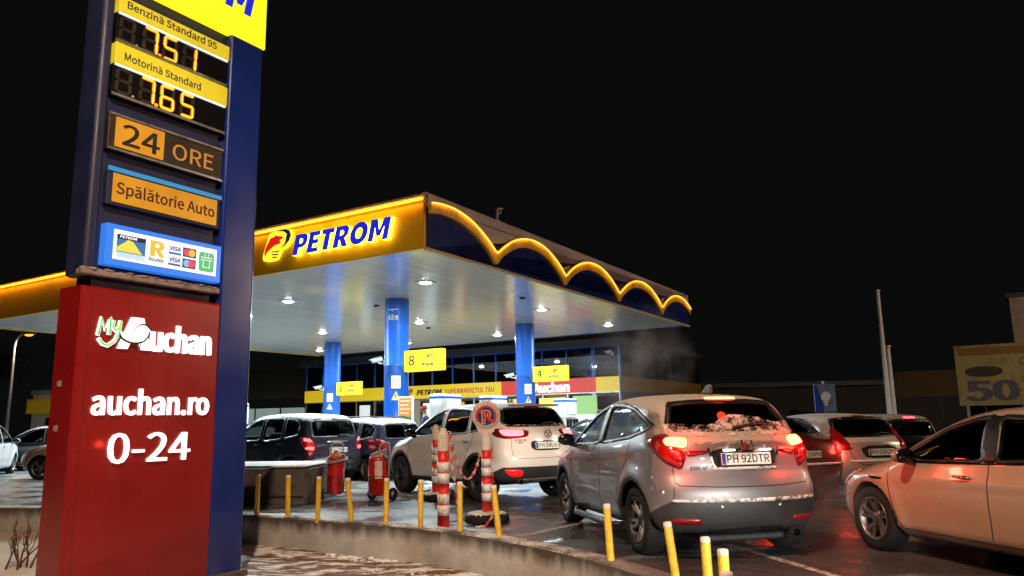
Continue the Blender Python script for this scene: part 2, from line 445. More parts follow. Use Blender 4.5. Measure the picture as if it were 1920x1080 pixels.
def pavers(n, L, b):
    tc = n.new('ShaderNodeTexCoord'); v = tc.outputs['Object']
    mp = n.new('ShaderNodeMapping'); mp.inputs['Rotation'].default_value = (0, 0, R(31.5)); L.new(v, mp.inputs[0])
    br = n.new('ShaderNodeTexBrick'); L.new(mp.outputs[0], br.inputs['Vector'])
    br.inputs['Scale'].default_value = 1.0; br.inputs['Brick Width'].default_value = .22; br.inputs['Row Height'].default_value = .11
    br.inputs['Mortar Size'].default_value = .008; br.inputs['Color1'].default_value = (.060, .054, .050, 1); br.inputs['Color2'].default_value = (.036, .034, .033, 1)
    br.inputs['Mortar'].default_value = (.016, .015, .015, 1)
    big = tex_noise(n, L, v, .35, 5); fine = tex_noise(n, L, v, 7, 8, .7)
    col = mixc(n, L, ramp(n, L, big, .35, .65), br.outputs[0], (.042, .038, .036))
    # thin trodden snow in patches
    an = n.new('ShaderNodeMapping'); an.inputs['Rotation'].default_value = (0, 0, R(31.5)); an.inputs['Scale'].default_value = (.35, 1.1, 1); L.new(v, an.inputs[0])
    sn = tex_noise(n, L, an.outputs[0], 1.0, 9, .62)
    sep = n.new('ShaderNodeSeparateXYZ'); L.new(v, sep.inputs[0])
    # more snow where no car drives: the strip behind the posts
    line = mth(n, L, 'ADD', mth(n, L, 'MULTIPLY', sep.outputs[0], .62), sep.outputs[1])   # grows away from the wall
    strip = mth(n, L, 'MULTIPLY', ramp(n, L, line, 9.2, 9.8), ramp(n, L, line, 13.2, 11.8))
    strip = mth(n, L, 'MULTIPLY', strip, ramp(n, L, sep.outputs[0], .1, -.7))
    strip = mth(n, L, 'MULTIPLY', strip, ramp(n, L, sep.outputs[0], -9, -6))
    msk = ramp(n, L, mth(n, L, 'ADD', sn, mth(n, L, 'MULTIPLY', strip, .21)), .60, .78)
    msk = mth(n, L, 'MULTIPLY', msk, ramp(n, L, br.outputs[1], 0., 1., 1., .35))
    msk = mth(n, L, 'MULTIPLY', msk, ramp(n, L, fine, .3, .6, .45, .8))
    col = mixc(n, L, msk, col, (.50, .55, .60))
    # concrete apron under the roof, colour lightened to bounce light up at the ceiling
    loc = n.new('ShaderNodeMapping'); loc.vector_type = 'TEXTURE'; loc.inputs['Location'].default_value = (-1.76, 15.34, 0); loc.inputs['Rotation'].default_value = (0, 0, R(-31.5)); L.new(v, loc.inputs[0])
    ls = n.new('ShaderNodeSeparateXYZ'); L.new(loc.outputs[0], ls.inputs[0])
    ap = mth(n, L, 'MULTIPLY', ramp(n, L, ls.outputs[1], -1.5, .5), ramp(n, L, ls.outputs[1], 19., 17.))
    ap = mth(n, L, 'MULTIPLY', ap, ramp(n, L, ls.outputs[0], .3, -1.2))
    bounce_slab = mixc(n, L, ramp(n, L, big, .3, .7), (.36, .36, .35), (.24, .24, .235)); bounce_slab = mixc(n, L, ramp(n, L, fine, .35, .65), bounce_slab, (.20, .20, .195))
    col = mixc(n, L, ap, col, bounce_slab)
    L.new(col, b.inputs['Base Color'])
    wet = ramp(n, L, tex_noise(n, L, v, .9, 6), .40, .62, .17, .55)
    L.new(wet, b.inputs['Roughness']); b.inputs['Specular IOR Level'].default_value = .5
    bp = n.new('ShaderNodeBump'); bp.inputs['Strength'].default_value = .5; bp.inputs['Distance'].default_value = .012
    hgt = mth(n, L, 'ADD', mth(n, L, 'MULTIPLY', br.outputs[1], -1.), mth(n, L, 'MULTIPLY', fine, .8))
    L.new(hgt, bp.inputs['Height']); L.new(bp.outputs[0], b.inputs['Normal'])
def lawn(n, L, b):
    tc = n.new('ShaderNodeTexCoord'); v = tc.outputs['Object']
    sep = n.new('ShaderNodeSeparateXYZ'); L.new(v, sep.inputs[0])
    an = n.new('ShaderNodeMapping'); an.inputs['Scale'].default_value = (.7, 2.0, 1); L.new(v, an.inputs[0])
    sn = tex_noise(n, L, an.outputs[0], 3.0, 12, .74); fine = tex_noise(n, L, v, 18, 8, .7)
    soil = mixc(n, L, ramp(n, L, fine, .35, .65), (.30, .125, .045), (.13, .052, .022))
    leftsnow = ramp(n, L, sep.outputs[0], -3.4, -5.2)     # the bank left of the signs is almost all snow
    msk = ramp(n, L, mth(n, L, 'ADD', sn, mth(n, L, 'MULTIPLY', leftsnow, .22)), .475, .525)
    snowc = mixc(n, L, leftsnow, (.84, .85, .87), (.66, .58, .49))  # left bank's snow tinted beige: sodium light put into the colour
    col = mixc(n, L, msk, soil, snowc)
    L.new(col, b.inputs['Base Color']); b.inputs['Roughness'].default_value = .85
    bp = n.new('ShaderNodeBump'); bp.inputs['Strength'].default_value = .9; bp.inputs['Distance'].default_value = .05
    L.new(mth(n, L, 'ADD', mth(n, L, 'MULTIPLY', msk, .7), mth(n, L, 'MULTIPLY', fine, .6)), bp.inputs['Height']); L.new(bp.outputs[0], b.inputs['Normal'])
def wall_conc(n, L, b):
    tc = n.new('ShaderNodeTexCoord'); v = tc.outputs['Object']
    a = tex_noise(n, L, v, 1.3, 9, .65); f = tex_noise(n, L, v, 25, 6)
    st = n.new('ShaderNodeMapping'); st.inputs['Scale'].default_value = (5, 5, .5); L.new(v, st.inputs[0])
    ragged = tex_noise(n, L, st.outputs[0], 1.0, 6)
    sep = n.new('ShaderNodeSeparateXYZ'); L.new(v, sep.inputs[0])
    edge = mth(n, L, 'ADD', sep.outputs[2], mth(n, L, 'MULTIPLY', ragged, -.30))
    topband = ramp(n, L, edge, -.27, -.12)                    # darker band with a ragged edge below the coping
    col = mixc(n, L, ramp(n, L, a, .35, .65), (.54, .52, .49), (.33, .315, .29))
    col = mixc(n, L, topband, col, (.085, .07, .058))
    nz = n.new('ShaderNodeNewGeometry'); sz = n.new('ShaderNodeSeparateXYZ'); L.new(nz.outputs['Normal'], sz.inputs[0])
    top = mth(n, L, 'MULTIPLY', ramp(n, L, sz.outputs[2], .5, .8), ramp(n, L, mth(n, L, 'ADD', a, mth(n, L, 'MULTIPLY', f, .4)), .62, .72))
    top = mth(n, L, 'MULTIPLY', top, ramp(n, L, sep.outputs[0], 1.2, .2))
    col = mixc(n, L, top, col, (.55, .55, .56))
    L.new(col, b.inputs['Base Color']); b.inputs['Roughness'].default_value = .8
    bp = n.new('ShaderNodeBump'); bp.inputs['Strength'].default_value = .6; bp.inputs['Distance'].default_value = .02
    L.new(mth(n, L, 'ADD', a, mth(n, L, 'MULTIPLY', f, .5)), bp.inputs['Height']); L.new(bp.outputs[0], b.inputs['Normal'])
MPAVE = noise_ground('wet_pavers', pavers); MLAWN = noise_ground('soil_with_snow', lawn); MWALL = noise_ground('banded_concrete', wall_conc)

def build_ground():
    # forecourt: everything beyond the wall line
    mb = MB()
    w2 = WALL[:-1] + [(.9, -40)]
    poly = [(p[0], p[1]) for p in w2] + [(300, -40), (300, 400), (-300, 400), (-300, 15.5)]
    vs = [mb.bm.verts.new((x, y, 0)) for x, y in poly]
    f = mb.bm.faces.new(vs); bmesh.ops.triangulate(mb.bm, faces=[f])
    o = mb.build('forecourt', MPAVE); tag(o, kind='structure')
    for p in o.data.polygons: assert True
    # bank: a lumpy sheet below the wall
    mb = MB(); nx, ny = 150, 150
    rnd = random.Random(3); ph = [(rnd.uniform(1, 6), rnd.uniform(1, 6), rnd.uniform(0, 6.28)) for _ in range(14)]
    def hz(x, y):
        h = sum(math.sin(a * x + b_ * y + c) for a, b_, c in ph) * .006
        return -.36 + h
    g = []
    xs = [-300] + [-14 + 20 * i / nx for i in range(nx + 1)] + [300]
    ys = [-300] + [1 + 15 * j / ny for j in range(ny + 1)] + [300]
    for x in xs:
        g.append([mb.bm.verts.new((x, y, hz(x, y) if abs(x) < 20 and 0 < y < 17 else -.40)) for y in ys])
    for i in range(len(xs) - 1):
        for j in range(len(ys) - 1):
            mb.bm.faces.new((g[i][j], g[i + 1][j], g[i + 1][j + 1], g[i][j + 1])).smooth = True
    tag(mb.build('ground', MLAWN), kind='structure')
    # retaining wall
    mb = MB()
    P = smooth_poly(WALL[1:-1], 2, .25, closed=False); P = [(-60, 15.5)] + P + [(.9, -40)]
    secs = []
    for i, p in enumerate(P):
        a = Vector(P[max(0, i - 1)]); b = Vector(P[min(len(P) - 1, i + 1)]); d = (b - a).normalized(); nrm = Vector((d.y, -d.x))   # towards viewer side
        if nrm.dot(Vector((0, -1))) < 0 and i < len(P) // 2: nrm = -nrm
        j = .008 * math.sin(i * 1.7)
        prof = [(.02, -.6), (.02, .065), (.0, .085 + j), (-.20, .085), (-.21, .075), (-.21, -.1)]
        secs.append([mb.bm.verts.new((p[0] + nrm.x * q, p[1] + nrm.y * q, z)) for q, z in prof])
    for i in range(len(secs) - 1):
        for k in range(5):
            mb.bm.faces.new((secs[i][k], secs[i + 1][k], secs[i + 1][k + 1], secs[i][k + 1])).smooth = False
    o = mb.build('retaining_wall', MWALL)
    tag(o, 'low concrete retaining wall curving along the row of yellow posts', 'wall')
    # drifted snow along the foot of the wall: heaps one cannot count
    mb = MB(); rnd = random.Random(11)
    for i in range(420):
        t = rnd.uniform(.0, 1); k = t * (len(P) - 8) ; 
        x = rnd.uniform(-4.3, .9)
        # find wall y at x
        yy = None
        for a, b in zip(WALL[:-1], WALL[1:]):
            if a[0] <= x <= b[0]: yy = a[1] + (b[1] - a[1]) * (x - a[0]) / (b[0] - a[0])
        if yy is None: continue
        off = abs(rnd.gauss(0, .30)) + .02
        r = rnd.uniform(.008, .022) * (1.25 - min(1, off * 1.1))
        if x < -3.4: r *= .6
        mb.sphere((x - off * .45, yy - off, -.365), r, 5, rnd.uniform(1.0, 3.2), rnd.uniform(.8, 1.8), rnd.uniform(.4, 1.0))
    o = mb.build('snow_drift', 'snow', smooth=True)
    t_ = bpy.data.textures.new('snow_relief', 'CLOUDS'); t_.noise_scale = .03
    dm = o.modifiers.new('relief', 'DISPLACE'); dm.texture = t_; dm.strength = .022; dm.texture_coords = 'GLOBAL'
    tag(o, 'crusted snow drifted along the foot of the concrete wall', 'snow', kind='stuff')
    # painted bay lines, 4 mm above the pavers
    mb = MB()
    def line(a, b, w=.11):
        a = Vector(a); b = Vector(b); d = (b - a).normalized(); n_ = Vector((-d.y, d.x)) * w / 2
        mb._new([(a.x + n_.x, a.y + n_.y, .004), (a.x - n_.x, a.y - n_.y, .004), (b.x - n_.x, b.y - n_.y, .004), (b.x + n_.x, b.y + n_.y, .004)], [(0, 1, 2, 3)])
    line((-.18, 9.6), (1.35, 11.6)); line((-.75, 12.6), (1.0, 11.9), .08)
    line((-14.5, 15.5), (-9.8, 17.4), .1); line((-17, 20.3), (-11.5, 20.0), .1); line((-19, 22.0), (-12, 21.8), .1)
    line((2.4, 9.0), (3.1, 6.2), .1)
    mp = noise_ground('worn_road_paint', lambda n, L, b: (L.new(mixc(n, L, ramp(n, L, tex_noise(n, L, n.new('ShaderNodeTexCoord').outputs['Object'], 14, 8, .7), .40, .58), (.045, .04, .038), (.42, .38, .32)), b.inputs['Base Color'])))
    tag(mb.build('bay_markings', mp), kind='structure')
build_ground()

# ================================================================== CANOPY
CA = R(-31.5)
P0 = (-1.76, 15.34, 0)      # front right corner; local X to the right along the front, Y deeper, Z up
CW, CD, ZS, ZT = 20.0, 16.5, 5.0, 6.10
EMB = dict(
    outer=[(0, 0), (.25, .88), (.33, .96), (.80, .98), (.95, .90), (1., .74), (.96, .56), (.86, .42), (.72, .33), (.62, .30), (.52, .04), (.47, 0)],
    wolf=[(.115, .29), (.16, .47), (.27, .665), (.295, .745), (.455, .785), (.49, .84), (.52, .785), (.66, .755), (.75, .705), (.66, .645), (.57, .625), (.68, .568), (.615, .51), (.455, .49), (.295, .37), (.18, .275), (.173, .176), (.13, .215)],
    crescent=[(.39, .98), (.78, .98), (.93, .90), (.985, .74), (.93, .56), (.80, .42), (.66, .36), (.80, .50), (.86, .66), (.85, .80), (.74, .90), (.60, .945)],
    stripes=[[(.36, .30), (.62, .27), (.60, .235), (.38, .26)], [(.37, .21), (.60, .18), (.575, .14), (.385, .165)], [(.38, .115), (.555, .09), (.53, .05), (.39, .075)]])
def emblem(parent, x0, z0, w, h, y, depth, lit=True):
    """letter-P badge with a red beast's head; panel with three raised inlays"""
    ys, rs, ns = ('emblem_yellow', 'emblem_red', 'emblem_navy') if lit else ('yellow_sheet', 'red_ink', 'navy_ink')
    T = lambda P: [(x0 + u * w, z0 + v * h) for u, v in P]
    e = MB().prism(T(smooth_poly(EMB['outer'], 2, .2)), y - depth, y).build('emblem', ys, parent)
    MB().prism(T(smooth_poly(EMB['wolf'], 1, .15)), y - depth - .008, y - depth + .002).build('beast_head', rs, e)
    mb = MB().prism(T(EMB['crescent']), y - depth - .007, y - depth + .002)
    for s_ in EMB['stripes']: mb.prism(T(s_), y - depth - .006, y - depth + .002)
    mb.build('crescent', ns, e)
    return e

LIGHT_S = (3.05, 9.15, 14.35); LIGHT_T = (2.42, 7.48, 12.3, 17.8)
def build_canopy():
    c = thing('filling_station_canopy', 'wide fuel canopy with amber lit scalloped edge and white slatted ceiling on blue columns', 'canopy', P0, CA)
    # slatted ceiling
    mb = MB(); n = int(CW / .125); st = (CW - .1) / n
    for i in range(n):
        x0 = -CW + .05 + i * st; x1 = x0 + st
        pts = [(x0, ZS + .018), (x0 + .010, ZS), (x1 - .010, ZS), (x1, ZS + .018)]
        segs = [(0.03, CD / 3 - .004), (CD / 3 + .004, 2 * CD / 3 - .004), (2 * CD / 3 + .004, CD - .03)]
        for (a, b_) in segs:
            v = [(p[0], a, p[1]) for p in pts] + [(p[0], b_, p[1]) for p in pts]
            mb._new(v, [(0, 1, 5, 4), (1, 2, 6, 5), (2, 3, 7, 6)])
    m_, t_, b_ = _bsdf('satin_white_slats')
    nn, LL = t_.nodes, t_.links
    tc = nn.new('ShaderNodeTexCoord'); mpx = nn.new('ShaderNodeMapping'); mpx.inputs['Scale'].default_value = (8, .25, 1); LL.new(tc.outputs['Object'], mpx.inputs[0])
    tn = tex_noise(nn, LL, mpx.outputs[0], 1., 3)
    LL.new(mixc(nn, LL, ramp(nn, LL, tn, .3, .7), (.70, .73, .74), (.86, .87, .87)), b_.inputs['Base Color'])
    b_.inputs['Metallic'].default_value = .3
    LL.new(ramp(nn, LL, tn, .3, .7, .12, .22), b_.inputs['Roughness'])
    bp = nn.new('ShaderNodeBump'); b_.inputs['Specular IOR Level'].default_value = .9; bp.inputs['Strength'].default_value = .18; bp.inputs['Distance'].default_value = .03
    LL.new(tn, bp.inputs['Height']); LL.new(bp.outputs[0], b_.inputs['Normal'])
    mb.build('ceiling', m_, c, fix=False)
    MB().box(-CW + .02, -.02, .02, CD - .02, ZS + .021, ZS + .03).build('ceiling_backing', 'dark_metal', c)
    MB().box(-CW + .06, -.06, .06, CD - .06, ZT - .12, ZT - .06).build('roof_deck', 'grey_metal', c)
    # front fascia: plain yellow sheet, cap, amber tube
    MB().box(-CW, 0, -.10, 0, ZS - .02, ZT, .015).build('front_fascia', 'yellow_sheet', c)
    MB().box(-CW, .0, -.13, -.03, ZT + .001, ZT + .05).build('front_coping', 'pale_sheet', c)
    MB().tube([(-CW, -.125, ZT - .07), (-.02, -.125, ZT - .07)], .022).build('front_neon_tube', 'neon', c)
    # left and back fascias
    MB().box(-CW - .1, -CW, -.1, CD + .1, ZS - .02, ZT).build('left_fascia', 'yellow_sheet', c)
    MB().box(-CW, 0, CD, CD + .1, ZS - .02, ZT).build('back_fascia', 'navy', c)
    # scalloped right side (X = 0 plane): navy panel below, pale above, yellow waves with an amber tube
    def wave(n=260):
        cus = [-1.34, 2.50, 5.98, 9.61, 13.37, 17.0]; out = []
        for i in range(n + 1):
            s = CD * i / n
            for a, b2 in zip(cus[:-1], cus[1:]):
                if a <= s <= b2:
                    q = (s - a) / (b2 - a); hgt = 1 - abs(2 * q - 1) ** 2.1; break
            out.append((s, 5.335 + .655 * hgt if a > 0 else 5.335 + .70 * hgt))
        return out
    wv = wave()
    cp = [0.0, 2.50, 5.98, 9.61, 13.37]
    band_low = []
    for s, z in wv:
        d = min(abs(s - c_) for c_ in cp[1:])
        band_low.append((s, z - .25 - .05 * max(0, 1 - d / .25)))
    side = bpy.data.objects.new('scalloped_fascia', None)
    # side helper: polygon in (s,z) pushed outwards along +X
    def sprism(mb, pts, x0, x1):
        vs = [mb.bm.verts.new((x0, p[0], p[1])) for p in pts]; vs2 = [mb.bm.verts.new((x1, p[0], p[1])) for p in pts]; n_ = len(pts)
        f1 = mb.bm.faces.new(vs); f2 = mb.bm.faces.new(vs2[::-1])
        for i in range(n_): mb.bm.faces.new((vs[i], vs[(i + 1) % n_], vs2[(i + 1) % n_], vs2[i]))
        bmesh.ops.triangulate(mb.bm, faces=[f1, f2]); return mb
    bpy.data.objects.remove(side)
    sprism(MB(), [(0, ZS), (CD, ZS)] + [(s, z - .1) for s, z in wv[::-1]], 0, .05).build('side_lower_panel', 'navy', c)
    sprism(MB(), [(s, z - .1) for s, z in wv] + [(CD, ZT + .05), (0, ZT + .05)], 0, .045).build('side_upper_panel', 'pale_sheet', c)
    sprism(MB(), wv + band_low[::-1], .05, .13).build('scalloped_band', 'yellow_sheet', c)
    MB().tube([(.15, s, z - .03) for s, z in wv[::2]], .022).build('side_neon_tube', 'neon', c)
    MB().box(.0, .07, -.1, CD, ZS - .06, ZS - .001).build('side_drip_edge', 'cream_sheet', c)
    MB().box(-.02, .06, -.13, CD, ZT + .051, ZT + .075).build('side_coping', 'pale_sheet', c)
    # the light the amber tubes throw on the sheets behind them
    def strip_lamp(a, b_, face, watt):
        a, b_, z_ = Vector(a), Vector(b_), -Vector(face).normalized(); x_ = (b_ - a).normalized(); y_ = z_.cross(x_).normalized(); x_ = y_.cross(z_)
        l = lamp('neon_light', 'AREA', watt * (b_ - a).length, (1., .40, .035), (0, 0, 0), c, shape='RECTANGLE', size=(b_ - a).length, size_y=.02, spread=R(175))
        m_ = Matrix((x_, y_, z_)).transposed().to_4x4(); m_.translation = (a + b_) / 2; l.matrix_local = m_
    strip_lamp((-CW, -.16, ZT - .05), (-.02, -.16, ZT - .05), (0, 1, -.75), 7.0)
    for i in range(0, len(wv) - 13, 13):
        (s0, z0), (s1, z1) = wv[i], wv[min(i + 13, len(wv) - 1)]
        strip_lamp((.185, s0, z0 - .02), (.185, s1, z1 - .02), (-1, 0, -.25), .4)
    # columns
    for (t, s) in ((4.83, 4.79), (4.83, 12.1), (14.66, 4.79), (14.66, 12.1)):
        col = MB().lathe([(.36, 0), (.36, .3), (.355, .3), (.355, 3.05), (.362, 3.055), (.362, 3.075), (.355, 3.08), (.355, ZS + .01)], 40, (-t, s, 0)).build('column', 'blue_col', c)
        MB().lathe([(.55, 0), (.55, .14), (.5, .16), (.36, .16)], 32, (-t, s, 0)).build('column_foot', 'concrete_block', col)
        if t < 5 and s < 5:
            k = MB().text('4.8 m', -.10, .19, 4.36, .16, depth=.004, bend=.3555, bold=.01)
            k.xf(Matrix.Translation((-t, s, 0)) @ Matrix.Rotation(R(14), 4, 'Z'))
            k.build('height_marking', mat('marking_paint', (.82, .68, .12), .5), col)
            k = MB()
            for a0, a1, z0, z1 in ((-.3, .62, 4.66, 4.675), (.14, .18, 4.60, 4.66)):
                q = [(a0 + (a1 - a0) * i / 8) for i in range(9)]
                v = [(math.sin(a) * .3565, -math.cos(a) * .3565, z) for z in (z0, z1) for a in q]
                k._new(v, [(i, i + 1, i + 10, i + 9) for i in range(8)])
            k.xf(Matrix.Translation((-t, s, 0)) @ Matrix.Rotation(R(8), 4, 'Z'))
            k.build('height_line', 'white_paint', col)
    # lights recessed in the ceiling
    for t in LIGHT_T:
        for s in LIGHT_S:
            d = MB().box(-t - .21, -t + .21, s - .21, s + .21, ZS - .02, ZS + .01, .006).build('downlight', 'white_plastic', c)
            MB().lathe([(.001, -.055), (.07, -.05), (.13, -.03), (.15, -.0205)], 20, (-t, s, ZS)).build('lens', 'lens', d)
            lamp('downlight_lamp', 'AREA', DOWNLIGHT_W, (.80, .96, 1.), (-t, s, ZS - .075), c, (0, 0, 0), shape='DISK', size=.26, spread=R(178))
    # small ceiling sensors
    for t, s in ((6.0, 5.2), (1.7, 6.7), (8.2, 10.6)):
        MB().lathe([(.09, -.002), (.08, -.05), (.001, -.06)], 16, (-t, s, ZS)).build('ceiling_sensor', 'dark_metal', c)
    # brand lettering on the front
    MB().m(0).poster('PETROM', -3.74, -.76, 5.28, .475, y=-.10, depth=.13, side_m=1).build('lettering', ['letter_blue', 'letter_side'], c)
    emblem(c, -4.84, 5.27, 1.02, .72, -.10, .10)
    return c
canopy = build_canopy()
def can(t, s, z=0.):      # canopy-local (t to the left, s deeper) to the world
    c_, s_ = math.cos(CA), math.sin(CA)
    return (P0[0] + c_ * (-t) - s_ * s, P0[1] + s_ * (-t) + c_ * s, z)

def bullet_camera(label, loc, rz, tilt=R(-14), arm=.22, up=False, group='security cameras on the columns'):
    c = thing('security_camera', label, 'camera', loc, rz, group)
    # local: arm along +X from the mount at the origin
    if up:
        MB().tube([(0, 0, 0), (0, 0, .10), (.06, 0, .16)], .035).box(-.06, .06, -.06, .06, -.02, .03).build('bracket', 'white_plastic', c)
        o = (.08, 0, .22)
    else:
        MB().box(-.02, .02, -.06, .06, -.08, .08, .006).tube([(0, 0, 0), (arm * .6, 0, -.02), (arm, 0, .03)], .022).build('bracket', 'white_plastic', c)
        o = (arm, 0, .08)
    mt = Matrix.Translation(o) @ Matrix.Rotation(-tilt, 4, 'Y')
    MB().lathe([(.001, -.16), (.055, -.15), (.06, -.05), (.06, .14), (.052, .16), (.045, .16), (.04, .14), (.001, .135)], 18, axis='x').box(-.14, .22, -.066, .066, .05, .07, .008).xf(mt).build('housing', 'white_plastic', c, smooth=False)
    MB().lathe([(.001, .142), (.032, .138)], 14, axis='x').xf(mt).build('lens', 'gloss_black', c)
    return c
for (t, s, z, a, lab) in ((4.83, 4.79, 3.16, R(175), 'white bullet camera on the near blue column beside pump sign 8'),
                          (14.66, 12.1, 2.95, R(190), 'white bullet camera on the far left blue column beside pump sign 2'),
                          (4.83, 12.1, 3.02, R(185), 'white bullet camera on the right blue column beside pump sign 4')):
    p = can(t, s, z); bullet_camera(lab, (p[0] + math.cos(a) * .355, p[1] + math.sin(a) * .355, z), a)
p = can(.02, 2.75, ZT + .075); bullet_camera('floodlight-like camera on a bent bracket on top of the canopy edge', p, R(-70), R(-8), up=True, group=None)

def pump_sign(num, t, s, z, w, h, lab, edge_side):
    g = thing('pump_sign', lab, 'sign', can(t, s, 0), CA, 'lit pump number signs')
    x0 = .37; bx = MB().box(x0, x0 + w, -.12, .06, z, z + h, .02).build('light_box', 'yellow_sign', g)
    MB().text(num, x0 + w * .13, x0 + w * .28, z + h * .3, h * .45, y=-.121, depth=.003, bold=.022).build('number', 'black_ink', g)
    emblem(g, x0 + w * .58, z + h * .50, w * .15, h * .32, -.1205, .003, False)
    MB().poster('PETROM', x0 + w * .47, x0 + w * .77, z + h * .22, h * .16, y=-.121, depth=.003).build('lettering', 'navy_ink', g)
    MB().box(.30, x0 - .001, -.05, .0, z + .1, z + h - .1).build('bracket', 'blue_col', g)
pump_sign('8', 4.83, 4.79, 2.86, 1.36, .60, 'lit yellow box sign with number 8 on the nearest blue column', 1)
pump_sign('4', 4.83, 12.1, 2.83, 1.42, .55, 'lit yellow box sign with number 4 on the right blue column', 1)
pump_sign('2', 14.66, 12.1, 2.66, 1.36, .56, 'lit yellow box sign with number 2 on the far left blue column', 1)
def column_notices(t, s, z, rot, which):
    g = thing('column_notice', f'small no-fire notice and warning triangle stuck on the {which} blue column', 'notice', can(t, s, 0), CA + rot, 'safety notices on the columns')
    MB().box(-.13, .13, -.375, -.362, z, z + .36).build('notice_plate', 'paper', g)
    k = MB()
    for i, x in enumerate((-.06, .06)):
        for zz in (.10, .24): k.lathe([(.034, -.3765), (.05, -.3765)], 16, (x, 0, z + zz), axis='y')
    k.build('prohibition_rings', 'red_ink', g)
    MB().prism([(-.13, z - .33), (.13, z - .33), (0, z - .07)], -.372, -.362).build('warning_triangle', mat('triangle_yellow', (.6, .55, .2), .5), g)
    MB().box(-.012, .012, -.3745, -.3715, z - .26, z - .16).build('triangle_mark', 'black_ink', g)
column_notices(4.83, 4.79, 2.40, R(38), 'nearest'); column_notices(14.66, 12.1, 2.40, R(32), 'far left'); column_notices(4.83, 12.1, 2.40, R(44), 'right')

# ================================================================== PRICE PYLON AND SUPERMARKET SIGN
TO = (-3.197, 9.6, -.36); TA = R(58)
def build_pylon():
    g = thing('price_pylon', 'tall navy price pylon with lit fuel prices and a yellow header', 'price sign', TO, TA)
    zz = lambda z: z - TO[2]
    # right and left uprights with rounded outer edges, recessed back sheet
    MB().box(-.665, -.14, .012, .62, 0, zz(9.6), .05, 4).build('upright', 'navy', g)
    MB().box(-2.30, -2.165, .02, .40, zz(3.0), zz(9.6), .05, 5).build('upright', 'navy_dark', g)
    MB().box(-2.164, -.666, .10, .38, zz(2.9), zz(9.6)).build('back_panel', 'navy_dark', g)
    MB().box(-.72, -.1, -.05, .66, 0, .10, .02).build('base_plate', 'concrete_block', g)
    # header
    h = MB().box(-2.55, -.145, -.012, .20, zz(6.40), zz(7.9), .012).build('header_box', 'yellow_box', g)
    MB().poster('PETROM', -2.42, -.33, zz(6.755), .46, y=-.014, depth=.006).build('lettering', 'letter_blue', h)
    # two price displays
    SEG = {'7': 'abc', '5': 'afgcd', '1': 'bc', '6': 'afgedc', '8': 'abcdefg'}
    def seven(mb, mc, x, z, w, hh, segs, y):
        t = .036; sl = .02
        def bar(x0, z0, x1, z1):
            dx, dz = x1 - x0, z1 - z0; ln = math.hypot(dx, dz); ux, uz = dx / ln, dz / ln; nx, nz = -uz, ux
            e = t * .5
            P = [(x0 + ux * .006, z0 + uz * .006), (x0 + ux * e + nx * e, z0 + uz * e + nz * e), (x1 - ux * e + nx * e, z1 - uz * e + nz * e), (x1 - ux * .006, z1 - uz * .006), (x1 - ux * e - nx * e, z1 - uz * e - nz * e), (x0 + ux * e - nx * e, z0 + uz * e - nz * e)]
            return [(px + (pz - z) * sl, pz) for px, pz in P]
        m_ = z + hh / 2; T_ = dict(a=(x, z + hh, x + w, z + hh), d=(x, z, x + w, z), g=(x, m_, x + w, m_), f=(x, m_, x, z + hh), b=(x + w, m_, x + w, z + hh), e=(x, z, x, m_), c=(x + w, z, x + w, m_))
        for s_ in segs:
            mb.prism(bar(*T_[s_]), y, y + .006)
            if mc is not None:
                x0, z0, x1, z1 = T_[s_]; n_ = 9
                for q in range(n_):
                    u = (q + .5) / n_; cx = x0 + (x1 - x0) * u; cz = z0 + (z1 - z0) * u; cx += (cz - z) * sl
                    mc.lathe([(.001, y - .003), (.011, y - .001), (.012, y + .001)], 6, (cx, 0, cz), axis='y')
    for (ztop, lab, zbar_b, zdisp_b, digits, tx0, tx1, tz, dz) in (
            (6.20, 'Benzină Standard 95', 6.015, 5.665, '751', -2.06, -.89, 6.085, 5.70),
            (5.645, 'Motorină Standard', 5.40, 5.03, '765', -2.05, -1.08, 5.465, 5.085)):
        d = MB().box(-2.15, -.70, .02, .12, zz(zdisp_b), zz(zbar_b) - .001, .006).build('price_display', 'gloss_black', g)
        b_ = MB().box(-2.152, -.698, -.01, .11, zz(zbar_b), zz(ztop), .006).build('fuel_name_panel', 'price_strip', g)
        MB().text(lab, tx0, tx1, zz(tz), .085, y=-.011, depth=.003, bold=.02).build('lettering', mat('grey_lettering', (.06, .075, .06), .5), b_)
        MB().box(-2.14, -.71, .0, .018, zz(zbar_b) - .022, zz(zbar_b) - .004).build('lamp_strip', 'white_tube', d)
        MB().box(-2.15, -.70, .005, .019, zz(zdisp_b), zz(zdisp_b) + .03).build('lower_rim', 'alu', d)
        for i, xs in enumerate((-2.10, -1.82, -1.57, -1.31)):
            off = MB(); seven(off, None, xs, zz(dz), .15, .27, 'abcdefg', .014); od = off.build('unlit_digit', 'led_off', d)
            if i:
                lit, core = MB(), MB(); seven(lit, core, xs, zz(dz), .15, .27, SEG[digits[i - 1]], .008)
                core.build('led_points', 'led_core', lit.build('lit_digit', 'led', d))
        MB().lathe([(.001, .006), (.022, .008), (.022, .014)], 12, (-1.625, 0, zz(dz)), axis='y').build('decimal_point', 'led', d)
        MB().lathe([(.001, .010), (.018, .012), (.018, .016)], 12, (-1.905, 0, zz(dz)), axis='y').build('unlit_point', 'grey_metal', d)
    # 24 ORE panel
    p = MB().box(-2.15, -.70, .02, .11, zz(4.41), zz(4.83), .006).build('hours_panel', mat('dark_olive_panel', (.022, .018, .012), .4), g)
    MB().box(-2.15, -.70, .004, .019, zz(4.41), zz(4.435)).box(-2.15, -.70, .004, .019, zz(4.805), zz(4.83)).build('rim', 'alu', p)
